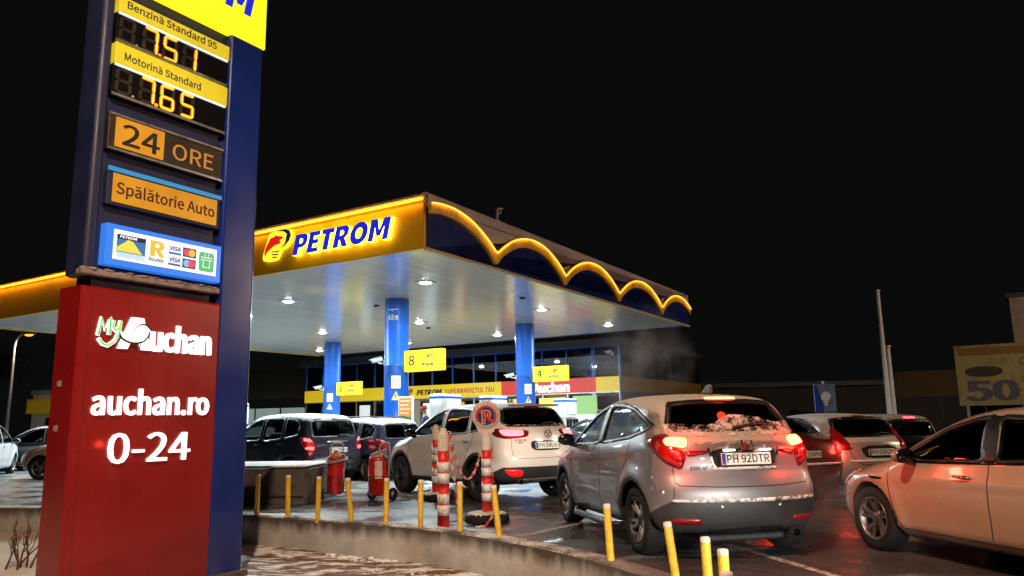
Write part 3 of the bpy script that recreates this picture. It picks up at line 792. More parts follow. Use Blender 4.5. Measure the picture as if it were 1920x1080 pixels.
    MB().box(-2.075, -1.495, .008, .018, zz(4.455), zz(4.795), .003).build('amber_square', 'amber_panel', p)
    MB().text('24', -2.00, -1.55, zz(4.50), .235, y=.007, depth=.003, bold=.015).build('lettering', 'black_ink', p)
    MB().text('ORE', -1.38, -.83, zz(4.52), .185, y=.019, depth=.004, bold=.004).build('lettering', 'amber_letters', p)
    # car-wash panel
    p = MB().box(-2.12, -.70, .02, .10, zz(3.80), zz(4.17), .006).build('wash_panel', 'navy_dark', g)
    MB().box(-2.125, -.695, -.005, .015, zz(4.172), zz(4.222), .006).build('tube_light', 'blue_tube', p)
    MB().box(-2.06, -.75, .006, .018, zz(3.835), zz(4.155), .003).build('amber_board', 'amber_panel', p)
    MB().text('Spălătorie Auto', -2.02, -.785, zz(3.935), .125, y=.005, depth=.003, bold=.016).build('lettering', mat('maroon_lettering', (.06, .012, .012), .5), p)
    # payment-card panel
    p = MB().box(-2.105, -.675, -.015, .10, zz(3.135), zz(3.585), .004).build('card_panel', 'card_blue', g)
    MB().box(-2.02, -.74, -.019, -.0155, zz(3.205), zz(3.53)).build('white_sheet', 'card_white', p)
    yy = -.0195
    def flat(pts, col, name='card_mark', y=yy, em=.55):
        return MB().prism([(a, zz(z_)) for a, z_ in pts], y - .0012, y).build(name, glow('lit_print', col, em), p)
    rect = lambda a, b, c_, d_: [(a, c_), (b, c_), (b, d_), (a, d_)]
    flat(rect(-1.985, -1.655, 3.235, 3.485), (.03, .15, .42), 'fuel_card')
    flat(rect(-1.985, -1.655, 3.435, 3.485), (.012, .02, .06), 'fuel_card_band', yy - .0014)
    flat([(-1.98, 3.30), (-1.98, 3.34), (-1.90, 3.40), (-1.86, 3.44), (-1.80, 3.42), (-1.74, 3.35), (-1.69, 3.30)], (.62, .58, .08), 'hill_picture', yy - .0014)
    flat(rect(-1.985, -1.655, 3.235, 3.29), (.35, .6, .85), 'water_picture', yy - .0016)
    MB().text('PETROM', -1.955, -1.76, zz(3.448), .025, y=yy - .003, depth=.001, bold=.03, shear=.1).build('lettering', 'card_white', p)
    MB().text('R', -1.60, -1.42, zz(3.315), .17, y=yy, depth=.002, bold=.05).build('lettering', glow('gold_print', (.48, .36, .05), .75), p)
    MB().text('Routex', -1.615, -1.42, zz(3.255), .042, y=yy, depth=.0015, bold=.03, shear=.15).build('lettering', glow('grey_print', (.05, .055, .08), .6), p)
    for z_ in (3.395, 3.265):
        flat(rect(-1.375, -1.215, z_ - .02, z_ + .095), (.52, .62, .78), 'bank_card', em=.8)
        flat(rect(-1.375, -1.215, z_ - .02, z_ + .004), (.03, .13, .34), 'bank_card_stripe', yy - .0014)
        MB().text('VISA', -1.36, -1.225, zz(z_ + .026), .045, y=yy - .0014, depth=.0012, bold=.03, shear=.15).build('lettering', glow('visa_print', (.02, .05, .22), .6), p)
    for z_, c1, c2 in ((3.385, (.62, .05, .10), (.80, .36, .06)), (3.255, (.12, .38, .75), (.70, .05, .10))):
        flat(rect(-1.195, -1.02, z_ - .012, z_ + .098), (.03, .05, .14), 'bank_card')
        for q, cx in enumerate((-1.138, -1.078)):
            flat([(cx + .045 * math.cos(a * math.pi / 10), z_ + .043 + .042 * math.sin(a * math.pi / 10)) for a in range(20)], (c1, c2)[q], 'card_disc', yy - .0014 - q * .0004, .8)
    flat(smooth_poly(rect(-.98, -.775, 3.24, 3.475), 2, .1), (.06, .36, .16), 'motorway_plate', em=.75)
    mb = MB()
    for a, b, c_, d_ in ((-.955, -.80, 3.405, 3.413), (-.955, -.80, 3.378, 3.384), (-.925, -.832, 3.288, 3.295)): mb.box(a, b, yy - .003, yy - .0015, zz(c_), zz(d_))
    for a in (-.925, -.838): mb.box(a, a + .007, yy - .003, yy - .0015, zz(3.288), zz(3.385))
    for a in (-.905, -.858): mb.box(a, a + .005, yy - .003, yy - .0015, zz(3.413), zz(3.47))
    mb.build('motorway_symbol', 'card_white', p)
    # snow lying on the ledge above the red box
    mb = MB(); rnd = random.Random(5)
    for i in range(40):
        mb.sphere((-2.3 + 1.62 * i / 39, .0 + rnd.uniform(-.02, .03), zz(3.06) + rnd.uniform(-.005, .008)), rnd.uniform(.018, .034), 5, 1.5, 1, .6)
    mb.box(-2.34, -.68, -.03, .08, zz(3.0), zz(3.055), .01)
    mb.build('snowy_ledge', mat('frosty_ledge', (.20, .16, .16), .8, var=.4, scale=12), g)
    return g
build_pylon()

def build_red_sign():
    g = thing('supermarket_sign', 'red lit supermarket box sign with white opening hours fixed to the pylon', 'sign', TO, TA)
    zz = lambda z: z - TO[2]
    b = MB().box(-2.31, -.625, -.005, .285, 0, zz(2.885), .03, 3).build('box', 'red_box', g)
    MB().box(-2.312, -2.30, -.0, .40, 0, zz(2.88)).build('side_sheet', 'red_box', g)
    for z_ in (1.40, 1.85): MB().box(-2.318, -2.3125, .22, .29, zz(z_), zz(z_) + .06, .002).build('side_fitting', 'hose', g)
    MB().box(-2.20, -2.196, -.0062, -.004, 0, zz(2.86)).build('panel_seam', 'black_ink', b)
    y = -.0055
    # MyAuchan wordmark: hand-drawn green My with a smile, white letters, bird across the A
    S = lambda P: [(-2.11 + (u - 95) / 1640 * 1.37, zz(2.40 + (.0 if False else 0)) + 0 * v) for u, v in P]
    # picture coordinates (u, v in the rectified sign) -> metres
    def my(pts, r, name, m_, yo):
        return MB().tube([(a, y + yo, zz(z_)) for a, z_ in pts], r, 8).build(name, m_, g)
    for r, m_, yo in ((.0225, 'letter_white', -.012), (.0125, 'letter_green', -.026)):
        my([(-2.115, 2.375), (-2.085, 2.56), (-2.045, 2.44), (-1.995, 2.565), (-1.995, 2.39)], r, 'script_m', m_, yo)
        my([(-1.955, 2.545), (-1.965, 2.465), (-1.93, 2.44), (-1.89, 2.48), (-1.88, 2.55), (-1.89, 2.42), (-1.93, 2.33), (-2.0, 2.275), (-2.06, 2.29), (-2.105, 2.345)], r, 'script_y_smile', m_, yo)
    MB().prism([(-1.895, zz(2.255)), (-1.79, zz(2.255)), (-1.76, zz(2.325)), (-1.65, zz(2.325)), (-1.63, zz(2.255)), (-1.525, zz(2.255)), (-1.625, zz(2.60)), (-1.76, zz(2.60))], y - .03, y).build('letter', 'letter_white', g)
    bird = [(-1.90, 2.40), (-1.87, 2.365), (-1.83, 2.345), (-1.76, 2.325), (-1.68, 2.325), (-1.60, 2.345), (-1.545, 2.40), (-1.53, 2.46), (-1.505, 2.475), (-1.54, 2.50), (-1.575, 2.525), (-1.63, 2.53), (-1.69, 2.50), (-1.75, 2.44), (-1.80, 2.415), (-1.85, 2.42), (-1.905, 2.435)]
    mb = MB().prism([(a * 1.0, zz(b_)) for a, b_ in smooth_poly([((a + 1.70) * .97 - 1.71, (b_ - 2.43) * 1.13 + 2.43) for a, b_ in bird], 1, .2)], y - .034, y - .031)
    mb.build('bird_outline', 'black_ink', g)
    MB().prism([(a, zz(b_)) for a, b_ in smooth_poly([((a + 1.70) * .84 - 1.71, (b_ - 2.43) * .93 + 2.43) for a, b_ in bird], 1, .15)], y - .042, y - .035).build('bird', 'letter_white', g)
    MB().lathe([(.001, y - .046), (.008, y - .044), (.008, y - .042)], 10, (-1.603, 0, zz(2.485)), axis='y').build('bird_eye', 'black_ink', g)
    mb = MB()
    for a in (-1.695, -1.655): mb.box(a, a + .008, y - .034, y - .031, zz(2.255), zz(2.33))
    mb.build('bird_legs', 'black_ink', g)
    MB().text('uchan', -1.525, -.755, zz(2.262), .265, y=y, depth=.03, bold=.038).build('lettering', 'letter_white', g)
    MB().text('auchan.ro', -2.12, -.745, zz(1.565), .245, y=y, depth=.03, bold=.018).build('lettering', 'letter_white', g)
    MB().text('0-24', -1.915, -.965, zz(1.065), .30, y=y, depth=.03, bold=.004).build('lettering', 'letter_white', g)
build_red_sign()

# ================================================================== SHOP BEYOND THE CANOPY
F0 = (5.05, 36.3, 0)
M['box_orange'] = glow('lit_orange_poster', (.75, .32, .05), .45); M['box_yellow'] = glow('lit_yellow_poster', (.85, .62, .12), .7); M['box_green'] = glow('lit_green_poster', (.30, .52, .18), .45); M['box_white'] = glow('lit_white_poster', (.75, .8, .78), .6)
def build_shop():
    g = thing('filling_station_shop', 'glazed filling station shop with yellow and red lit fascia behind the canopy', 'shop building', F0, CA)
    Wd, Dp = 21., 12.
    MB().box(-Wd, 0, 6, Dp, 0, 4.6).build('rear_wall', 'wall_dark', g)
    MB().box(-Wd - .3, .35, -.5, Dp, 4.98, 5.3).build('roof', 'wall_dark', g)
    MB().box(-Wd, -.02, .3, 6., 0.02, .06).build('shop_floor', 'wall_beige', g)
    MB().box(-Wd, -.02, .12, 6., 2.74, 2.84).build('shop_ceiling', 'white_paint', g)
    # lit interior
    for x in (-3, -8.5, -14): lamp('shop_ceiling_lamp', 'AREA', 170, (1, .95, .84), (x, 2.4, 2.72), g, shape='RECTANGLE', size=3.5, size_y=1.2)
    for x in (-2.2, -6.5, -11, -15.5):
        sh = MB().box(x - 1.4, x + 1.4, 4.6, 5.2, .06, 2.0, .01).build('shelf_unit', 'wall_beige', g)
        k = MB(); rnd = random.Random(int(x * 10)); 
        for lv in range(4):
            xx = x - 1.35
            while xx < x + 1.25:
                w_ = rnd.uniform(.06, .16); k.m(rnd.randint(0, 4)).box(xx, xx + w_ * .9, 4.5, 4.58, .2 + lv * .45, .2 + lv * .45 + rnd.uniform(.2, .36)); xx += w_
        k.build('packets', ['red_ink', 'orange_ink', 'paper', 'green_ink', 'yellow_sheet'], sh)
    # fascia band: yellow, red, yellow
    zb, zt = 2.76, 3.47
    for x0, x1, m_ in ((-Wd, -6.62, 'shop_yellow'), (-6.60, -1.22, 'shop_red'), (-1.20, .02, 'shop_yellow')):
        MB().box(x0, x1, -.12, .10, zb, zt, .01).build('fascia_panel', m_, g)
    MB().box(-Wd, .02, -.10, .08, zb - .05, zb - .002).build('fascia_trim', 'alu', g)
    emblem(g, -12.95, 2.90, .48, .44, -.1215, .01, False)
    MB().poster('PETROM', -12.2, -10.45, 2.95, .29, y=-.1215, depth=.012).build('lettering', 'navy_ink', g)
    MB().text('SUPERMARKETUL TĂU', -10.22, -7.05, 2.97, .25, y=-.1215, depth=.012, bold=.012).build('lettering', glow('backlit_red_print', (.5, .03, .01), .35, base=(.4, .02, .01)), g)
    MB().text('Auchan', -4.70, -2.62, 2.84, .42, y=-.1215, depth=.04, bold=.05).build('lettering', 'letter_white', g)
    # upper glazing with blue mullions
    xs = [-Wd + i * 1.4 for i in range(int(Wd / 1.4))] + [-1.3, 0]
    MB().box(-Wd, 0, .0, .03, zt + .002, 4.90).build('upper_glass', 'mirror_glass', g)
    for x in xs: MB().box(x - .03, x + .03, -.05, -.002, zt + .003, 4.908).build('mullion', 'blue_col', g)
    MB().box(-Wd, .03, -.05, .05, 4.91, 4.975).build('head_rail', 'blue_col', g)
    MB().box(.0, .08, -.06, .06, 0, 4.90, .01).build('corner_post', 'blue_col', g)
    # ground-floor glass, doors and frames
    MB().box(-Wd, 0, .02, .035, .35, zb - .06).build('lower_glass', 'shop_glass', g)
    for x in xs: MB().box(x - .035, x + .035, -.04, .015, .345, zb - .055).build('frame_post', 'alu', g)
    MB().box(-Wd, 0, -.03, .06, 0, .34).build('sill_panel', 'alu', g)
    MB().box(-14.4, -12.0, -.06, -.045, .0, zb - .06).build('cladding_panel', 'wall_beige', g)
    for x0, x1, z0, z1, m_ in ((-9.6, -9.0, .9, 2.5, 'box_orange'), (-6.2, -5.3, .9, 2.55, 'box_yellow'), (-4.4, -2.9, 1.6, 2.55, 'box_yellow'), (-2.5, -1.2, .8, 2.6, 'box_green'), (-11.8, -10.9, .9, 2.5, 'box_white'), (-16.5, -15.7, .9, 2.5, 'box_white')):
        ps = MB().box(x0, x1, -.058, -.046, z0, z1).build('poster', m_, g)
        MB().box(x0 + .12, x1 - .12, -.062, -.0585, z0 + (z1 - z0) * .15, z0 + (z1 - z0) * .5).build('poster_picture', 'box_white', ps)
    # side facade running back from the corner
    MB().box(.01, .05, .1, Dp, zt, 4.90).build('side_upper_glass', 'mirror_glass', g)
    MB().box(-.02, .10, .07, Dp, zb, zt - .002).build('side_fascia', mat('shaded_yellow_band', (.30, .19, .02), .6), g)  # the fascia yellow darkened: shade of the unlit side put into the colour
    MB().box(.0, .06, .1, Dp, 0, zb - .002).build('side_wall', 'wall_dark', g)
    for i in range(9): MB().box(.052, .09, .1 + i * 1.35, .15 + i * 1.35, zt + .002, 4.92).build('shaded_mullion', 'dark_metal', g)  # blue mullions made dark here, this side's shade put into their colour
    p = Vector((0, 0, 0))
build_shop()
def shp(t, y, z=0):
    c_, s_ = math.cos(CA), math.sin(CA); return (F0[0] + c_ * (-t) - s_ * y, F0[1] + s_ * (-t) + c_ * y, z)
q = shp(.25, -.15, 4.55); bullet_camera('small white bullet camera high on the corner of the shop glazing', q, R(200), group=None)

for t_ in (4.83, 14.66):
    o_ = MB().box(-.75, .75, 3.6, 16.6, 0, .15, .03).build('kerb_island', 'concrete_pale'); o_.location = can(t_, 0, 0); o_.rotation_euler = (0, 0, CA); tag(o_, kind='structure')
def fuel_pump(pos, rz, label):
    g = thing('fuel_pump', label, 'fuel pump', pos, rz, 'fuel pumps under the canopy')
    MB().box(-.55, .55, -.30, .30, 0, .12, .02).build('plinth', 'concrete_block', g)
    b = MB().box(-.48, .48, -.25, .25, .12, 1.35, .03, 3).build('cabinet', 'white_plastic', g)
    MB().box(-.50, .50, -.27, .27, 1.351, 2.15, .05, 3).build('head', 'white_plastic', g)
    MB().box(-.502, .502, -.272, .272, 2.0, 2.08, .01).build('head_band', 'blue_col', g)
    for s in (-1, 1):
        MB().box(-.36, .36, s * .272, s * .29, 1.50, 1.98, .01).build('display_surround', 'white_plastic', g)
        MB().box(-.22, .22, s * .291, s * .297, 1.66, 1.90).build('screen', glow('pump_screen', (.55, .65, .6), .8), g)
    for x in (-.40, -.14, .14, .40):
        n_ = MB().tube([(x, -.29, 1.02), (x, -.33, 1.20), (x, -.36, 1.30)], [.03, .032, .02], 8).box(x - .05, x + .05, -.34, -.252, .88, 1.34, .02).build('nozzle_holder', 'gloss_black', g)
        MB().tube([(x, -.30, 1.2), (x, -.42, .9), (x + .02, -.46, .45), (x + .03, -.38, .25), (x, -.30, .5), (x, -.27, 1.1)], .018, 6).build('hose', 'black_plastic', g)
    return g
for t, s, lab in ((4.83, 7.15, 'white and navy fuel pump behind the nearest column'), (4.83, 9.9, 'white and navy fuel pump in front of the orange-capped person'),
                  (4.83, 15.2, 'white and navy fuel pump below the sign with number 4'), (14.66, 7.0, 'white and navy fuel pump at the far island beyond the dark van')):
    fuel_pump(can(t, s, .151), CA + R(90), lab)
def info_board():
    p = can(4.02, 4.25, .151); g = thing('information_board', 'upright board with orange and green posters beside the nearest column', 'poster board', p, CA)
    MB().box(-.25, .25, -.04, .04, .25, 2.0, .015).build('frame', 'white_plastic', g)
    MB().box(-.21, .21, -.048, -.041, 1.45, 1.96).build('orange_poster', 'orange_ink', g)
    MB().box(-.21, .21, -.048, -.041, .75, 1.43).build('green_poster', 'green_ink', g)
    k = MB()
    for i in range(4): k.box(-.17, .17 - .06 * (i % 2), -.052, -.0485, 1.86 - i * .11, 1.89 - i * .11)
    MB().box(-.17, -.03, -.052, -.0485, 1.1, 1.25).build('green_print', 'paper', g)
    MB().prism([(.03, .98), (.18, .98), (.105, 1.3)], -.052, -.0485).build('tree_print', 'paper', g)
    k.build('poster_print', 'paper', g)
    for x in (-.2, .2): MB().box(x - .03, x + .03, -.2, .2, 0, .25, .01).build('foot', 'grey_metal', g)
info_board()

# ================================================================== THINGS ALONG THE WALL
def post(x, y, lean, label, h=.60):
    g = thing('marker_post', label, 'post', (x, y, .084), 0, 'yellow marker posts along the wall')
    g.rotation_euler = lean
    MB().lathe([(.036, -.05), (.036, h - .035)], 18).build('tube', 'yellow_post', g)
    MB().lathe([(.0365, h - .036), (.0365, h - .008), (.030, h), (.001, h + .004)], 18).build('frosty_cap', 'frost', g)
    return g
PX = [(-3.985, 12.06, (0, 0, 0), 'yellow post touching the right edge of the navy pylon'),
      (-3.39, 11.66, (0, R(-1), 0), 'yellow post before the corner of the sooty concrete block'),
      (-2.85, 11.28, (0, R(.5), 0), 'yellow post in front of the hose-draped extinguisher wheels'),
      (-2.30, 10.98, (R(4), R(-5.5), 0), 'yellow post leaning left between the two red extinguishers'),
      (-1.77, 10.68, (0, R(.5), 0), 'yellow post in front of the extinguisher with the white label'),
      (-1.245, 10.26, (0, 0, 0), 'yellow post standing left of the fattest striped delineator'),
      (-.70, 9.81, (0, 0, 0), 'yellow post standing right of the fattest striped delineator'),
      (-.20, 9.28, (R(3), R(-6), 0), 'yellow post leaning left in front of the round sign base'),
      (.905, 7.64, (0, R(-2.2), 0, .53), 'yellow post in front of the silver car rear door'),
      (1.345, 6.75, (R(2), R(-6.5), 0, .47), 'yellow post leaning left below the left rear fog reflector'),
      (1.405, 5.85, (0, R(-1), 0, .47), 'yellow post below the silver car number plate'),
      (1.37, 5.25, (0, R(-.5), 0, .48), 'yellow post second from the right end of the row'),
      (1.205, 4.55, (0, R(-1), 0, .47), 'shortest-looking yellow post at the right end of the row')]
for x, y, l, lab in PX: post(x, y, l[:3], lab, l[3] if len(l) > 3 else .60)

def delineator(x, y, label, base, h=1.18, r=.078, sign=False):
    g = thing('striped_delineator', label, 'delineator post', (x, y, 0), 0, 'red and white delineator posts')
    z0 = .0
    if base:
        MB().lathe([(.001, 0), (.31, 0), (.33, .02), (.32, .09), (.28, .12), (.001, .125)], 32).build('rubber_base', 'rubber', g)
        MB().lathe([(.30, .105), (.26, .135), (.001, .15)], 24).build('snow_cap', 'dirty_snow', g); z0 = .12
    H = h - z0
    # red / white bands from the ground up
    cuts = [0, .145, .285, .30, .43, .56, .575, .70, .83]; cuts = [z0 + c * H for c in (0, .15, .25, .262, .36, .46, .56, .572, .67, .78)]
    mats = [0, 1, 0, 1, 0, 0, 1, 0, 1]
    prof, ml = [], []
    cols = [0, 1, 0, 1, 0, 1, 0, 1, 0]
    for i in range(len(cuts) - 1):
        rr = r if cols[i] == 0 or True else r
        prof += [(rr * (1.0 if cols[i] == 0 else 1.02), cuts[i]), (rr * (1.0 if cols[i] == 0 else 1.02), cuts[i + 1])]; ml += [cols[i], cols[i]]
    MB().lathe(prof, 28, mats=ml + [0]).build('post_body', ['red_band', 'white_band'], g)
    MB().lathe([(r * 1.01, cuts[-1]), (r * 1.0, z0 + .93 * H), (r * .8, z0 + .955 * H), (r * .55, z0 + .965 * H), (r * .5, z0 + H), (.001, z0 + H + .01)], 28).build('frosted_top', 'frost', g)
    ey = MB()
    for a in (0, math.pi): ey.tube([(math.cos(a) * r * .9 + .03 * math.cos(q), 0, z0 + .95 * H + .03 * math.sin(q)) for q in [i * math.pi / 5 for i in range(10)]], .007, 6, closed=True)
    ey.build('chain_eyes', 'frost', g)
    return g
D1 = (-.97, 10.50); D2 = (-.42, 11.38); D3 = (-1.50, 14.7)
delineator(*D1, 'fattest red and white striped post, nearest the wall', False, 1.34, .080)
delineator(*D2, 'red and white striped post on a round base carrying the no-parking disc', True, 1.27, .072)
delineator(*D3, 'red and white striped post by the front wheel of the white car', True, 1.38, .072)
def no_parking():
    g = thing('no_parking_sign', 'round white no-parking disc with red crossed letter on a striped post', 'sign', (D2[0], D2[1], 1.27), R(4))
    MB().lathe([(.001, -.02), (.205, -.02), (.212, -.012), (.212, .012), (.205, .02), (.001, .02)], 40, (0, 0, .25), axis='y').build('disc', mat('disc_white', (.55, .48, .46), .5, dirt=(.4, .3, .27), dirt_amt=.06), g)
    MB().box(-.09, .09, -.015, .015, -.02, .08, .005).prism([(-.11, .0), (.11, .0), (.17, .14), (-.17, .14)], -.018, .018).build('neck', 'frost', g)
    k = MB().lathe([(.001, -.0215), (.130, -.0215)], 36, (0, 0, .235), axis='y'); k.build('blue_field', mat('sign_blue', (.02, .022, .13), .5), g)
    k = MB().lathe([(.132, -.0225), (.158, -.0225)], 36, (0, 0, .235), axis='y', a0=R(-40), a1=R(212))
    k.prism([(-.135, .32), (-.105, .345), (.125, .165), (.10, .135)], -.0245, -.0225).build('red_ring_and_bar', 'red_ink', g)
    k = MB().text('P', -.062, .075, .13, .19, y=-.025, depth=.002, bold=.06); k.build('letter_outline', 'paper', g)
    k = MB().text('P', -.053, .066, .137, .176, y=-.0272, depth=.002, bold=.03); k.build('letter', 'red_ink', g)
    MB().prism([(.0, .20), (.03, .215), (.115, .155), (.095, .135)], -.0285, -.0272).build('letter_tail', 'red_ink', g)
    body = 'REZERVAT'
    k = MB()
    for i, ch in enumerate(body):
        a = R(150 - i * 17)
        t = MB().text(ch, -.011, .011, .165, .026, y=-.0215, depth=.002, bold=.02)
        t.xf(Matrix.Translation((0, 0, .235)) @ Matrix.Rotation(-(a - R(90)), 4, 'Y'))
        off = len(k.bm.verts); tmp = bpy.data.meshes.new('tmp'); t.bm.to_mesh(tmp); t.bm.free(); k.bm.from_mesh(tmp); bpy.data.meshes.remove(tmp)
    k.build('rim_lettering', 'red_ink', g)
    MB().tube([(-.05, 0, .46), (-.045, 0, .49), (0, 0, .50), (.045, 0, .49), (.05, 0, .46)], .008, 6).build('carry_handle', 'dark_metal', g)
no_parking()
def chain(pts, label, name='plastic_chain', white_from=2):
    # pts: polyline; links alternate, colours red / white
    pts = [Vector(p) for p in pts]
    ds = [0]
    for a, b in zip(pts[:-1], pts[1:]): ds.append(ds[-1] + (b - a).length)
    def at(d):
        for i in range(len(ds) - 1):
            if d <= ds[i + 1]: 
                u = (d - ds[i]) / max(1e-6, ds[i + 1] - ds[i]); return pts[i].lerp(pts[i + 1], u), (pts[i + 1] - pts[i]).normalized()
        return pts[-1], (pts[-1] - pts[-2]).normalized()
    mb = MB(); d = .0; i = 0; L_ = .046
    while d < ds[-1]:
        p, dr = at(d); s1 = dr.cross(Vector((0, 1, .3))).normalized(); s2 = dr.cross(s1).normalized()
        sd = s1 if i % 2 == 0 else s2
        mb.mi = (i // white_from) % 2
        mb.tube([p + dr * (L_ * .62 * math.cos(q)) + sd * (.017 * math.sin(q)) for q in [k * math.pi / 5 for k in range(10)]], .0055, 5, closed=True)
        d += L_ * .86; i += 1
    o = mb.build(name, ['red_band', 'frost']); tag(o, label, 'chain', 'plastic chains on the striped posts')
def cat(a, b, sag, n=26):
    a = Vector(a); b = Vector(b); out = []
    for i in range(n + 1):
        u = i / n; p = a.lerp(b, u); p.z -= sag * (1 - (2 * u - 1) ** 2); out.append(p)
    return out
chain(cat((D1[0] + .09, D1[1] + .02, 1.24), (D2[0] - .08, D2[1] - .02, 1.0), .48), 'red and white chain sagging between the fattest post and the disc post')
chain([(D1[0] + .10, D1[1] - .02, 1.24), (D1[0] + .115, D1[1] - .03, .9), (D1[0] + .16, D1[1] - .03, .62), (D1[0] + .19, D1[1] + .0, .35)], 'loose chain end hanging down beside the fattest striped post')
chain([(D2[0] + .085, D2[1] - .03, 1.05), (D2[0] + .09, D2[1] - .05, .6), (D2[0] + .10, D2[1] - .08, .28), (D2[0] + .08, D2[1] - .36, .10), (D2[0] + .0, D2[1] - .55, .012), (D2[0] - .14, D2[1] - .70, .012)], 'chain hanging from the disc post with its white end on the ground', white_from=5)

def extinguisher(x, y, rz, label, hosey):
    g = thing('wheeled_extinguisher', label, 'fire extinguisher', (x, y, 0), rz, 'wheeled fire extinguishers')
    r = .165 if hosey else .185; zt = .80
    t = MB().lathe([(.001, .10), (r * .7, .10), (r, .15), (r, .45), (r * 1.02, .452), (r * 1.02, .47), (r, .472), (r, zt - .05), (r * .93, zt), (r * .6, zt + .05), (.05, zt + .075), (.045, zt + .12), (.001, zt + .125)], 36).build('tank', 'ext_red', g)
    MB().lathe([(r * .96, zt - .012), (r * .62, zt + .062), (.06, zt + .09), (.001, zt + .135)], 24).build('frosted_shoulder', mat('frosty_brass', (.34, .22, .13), .8, bump=.5), t)
    lb = MB(); n_ = 8
    for z0, z1 in ((.42, .74),):
        a0, a1 = R(-72), R(-28)
        v = [((r + .002) * math.cos(a0 + (a1 - a0) * i / n_), (r + .002) * math.sin(a0 + (a1 - a0) * i / n_), z) for z in (z0, z1) for i in range(n_ + 1)]
        lb._new(v, [(i, i + 1, i + n_ + 2, i + n_ + 1) for i in range(n_)])
    if not hosey: lb.build('label', mat('worn_label', (.55, .45, .38), .6, dirt=(.3, .05, .04), dirt_amt=.06, dscale=14), t)
    else: lb.bm.free()
    hz = 1.06
    MB().tube([(-.13, .14, .2), (-.13, .16, .8), (-.12, .18, hz - .05), (-.08, .19, hz), (.08, .19, hz), (.12, .18, hz - .05), (.13, .16, .8), (.13, .14, .2)], .014, 8).build('handle_frame', 'grey_metal', g)
    for c_ in range(3 if hosey else 2):
        zc = zt - .03 - c_ * .035 if hosey else zt + .06 + c_ * .03
        rr = r + .03 + .012 * c_ if hosey else r * .75
        MB().tube([(rr * math.cos(q), rr * math.sin(q) , zc + .05 * math.sin(q * 1.0 + c_)) for q in [k * math.pi / 12 for k in range(24)]], .016, 8, closed=True).build('hose', 'hose', g)
    MB().tube([(r * .7, -.05, zt + .05), (r + .05, -.05, zt - .05), (r + .05, -.03, zt - .25)], .014, 8).build('nozzle', 'dark_metal', g)
    MB().tube([(-.26, .12, .12), (.26, .12, .12)], .014, 8).build('axle', 'dark_metal', g)
    for s in (-1, 1):
        w = MB().lathe([(.07, -.022), (.115, -.022), (.122, 0), (.115, .022), (.07, .022)], 28, (s * .25, .12, .122), axis='x').build('wheel', 'rubber', g)
        MB().lathe([(.001, -.016), (.03, -.02), (.035, -.01), (.075, -.012), (.075, .012), (.035, .01), (.03, .02), (.001, .016)], 20, (s * .25, .12, .122), axis='x').build('hub', 'steel', w)
    if hosey: MB().box(-.05, .05, -r - .01, -r + .03, .1, .78, .01).build('tank_strap', 'ext_red', g)
    return g
extinguisher(-3.47, 15.05, R(8), 'wheeled red fire extinguisher with a coiled grey hose around its top', True)
extinguisher(-2.57, 14.62, R(-30), 'fatter wheeled red fire extinguisher with a pale label on its tank', False)
def block():
    g = thing('concrete_block', 'sooty sloped concrete block with snow on top behind the yellow posts', 'block', (-5.02, 14.85, 0), R(-4))
    MB().prism([(-1.6, 0), (1.28, 0), (1.30, .64), (.62, .655), (-1.6, .66)], -.55, 1.2).build('body', 'concrete_block', g, bevel=.02)
    MB().box(-1.6, 1.26, -.60, 1.15, .661, .70, .02, 3).build('snow_cover', 'snow', g)
    MB().prism([(-1.58, .34), (.32, .34), (.60, .655), (-1.58, .655)], -.70, -.552).build('slanted_lip', 'dirty_snow', g, bevel=.02)
    MB().box(-1.55, 1.2, -.575, -.551, .13, .155).build('groove_strip', 'dark_metal', g)
block()

# ================================================================== BACKGROUND
def box_building():
    g = thing('car_wash_building', 'dark flat-roofed building with four lit windows behind the dark van', 'building', (-17.5, 53, 0), R(-20))
    MB().box(-9, 7, 0, 8, 0, 5.2).build('wall', 'wall_dark', g)
    MB().box(-9.2, 7.2, -.3, 8.2, 3.2, 5.0).build('fascia', mat('brown_fascia', (.10, .085, .06), .7), g)
    for i in range(5):
        w = MB().box(-4.6 + i * 2.1, -2.65 + i * 2.1, -.04, .02, .7, 2.6).build('window', glow('dim_lit_window', (.42, .52, .50), .42, var=.25, vscale=.8), g)
        MB().box(-4.66 + i * 2.1, -4.6 + i * 2.1, -.07, .02, .65, 2.65).box(-4.6 + i * 2.1, -2.65 + i * 2.1, -.07, .02, 2.6, 2.66).build('frame', 'dark_metal', w)
box_building()
def kiosk():
    g = thing('pale_kiosk', 'pale rendered kiosk with a yellow band beside the red sign', 'building', (-22.7, 37.5, 0), R(-8))
    MB().box(-1.0, 5, 0, 4, 0, 3.1).build('wall', 'wall_beige', g); MB().box(-1.2, 5.2, -.15, 4.2, 2.2, 2.9).build('fascia', 'yellow_sheet', g)
    MB().box(-1.1, 5.1, -.05, 4.1, 3.1, 3.35).build('roof', 'grey_metal', g)
    MB().box(-.2, 1.2, -.03, .02, .9, 2.0).build('window', 'gloss_black', g)
kiosk()
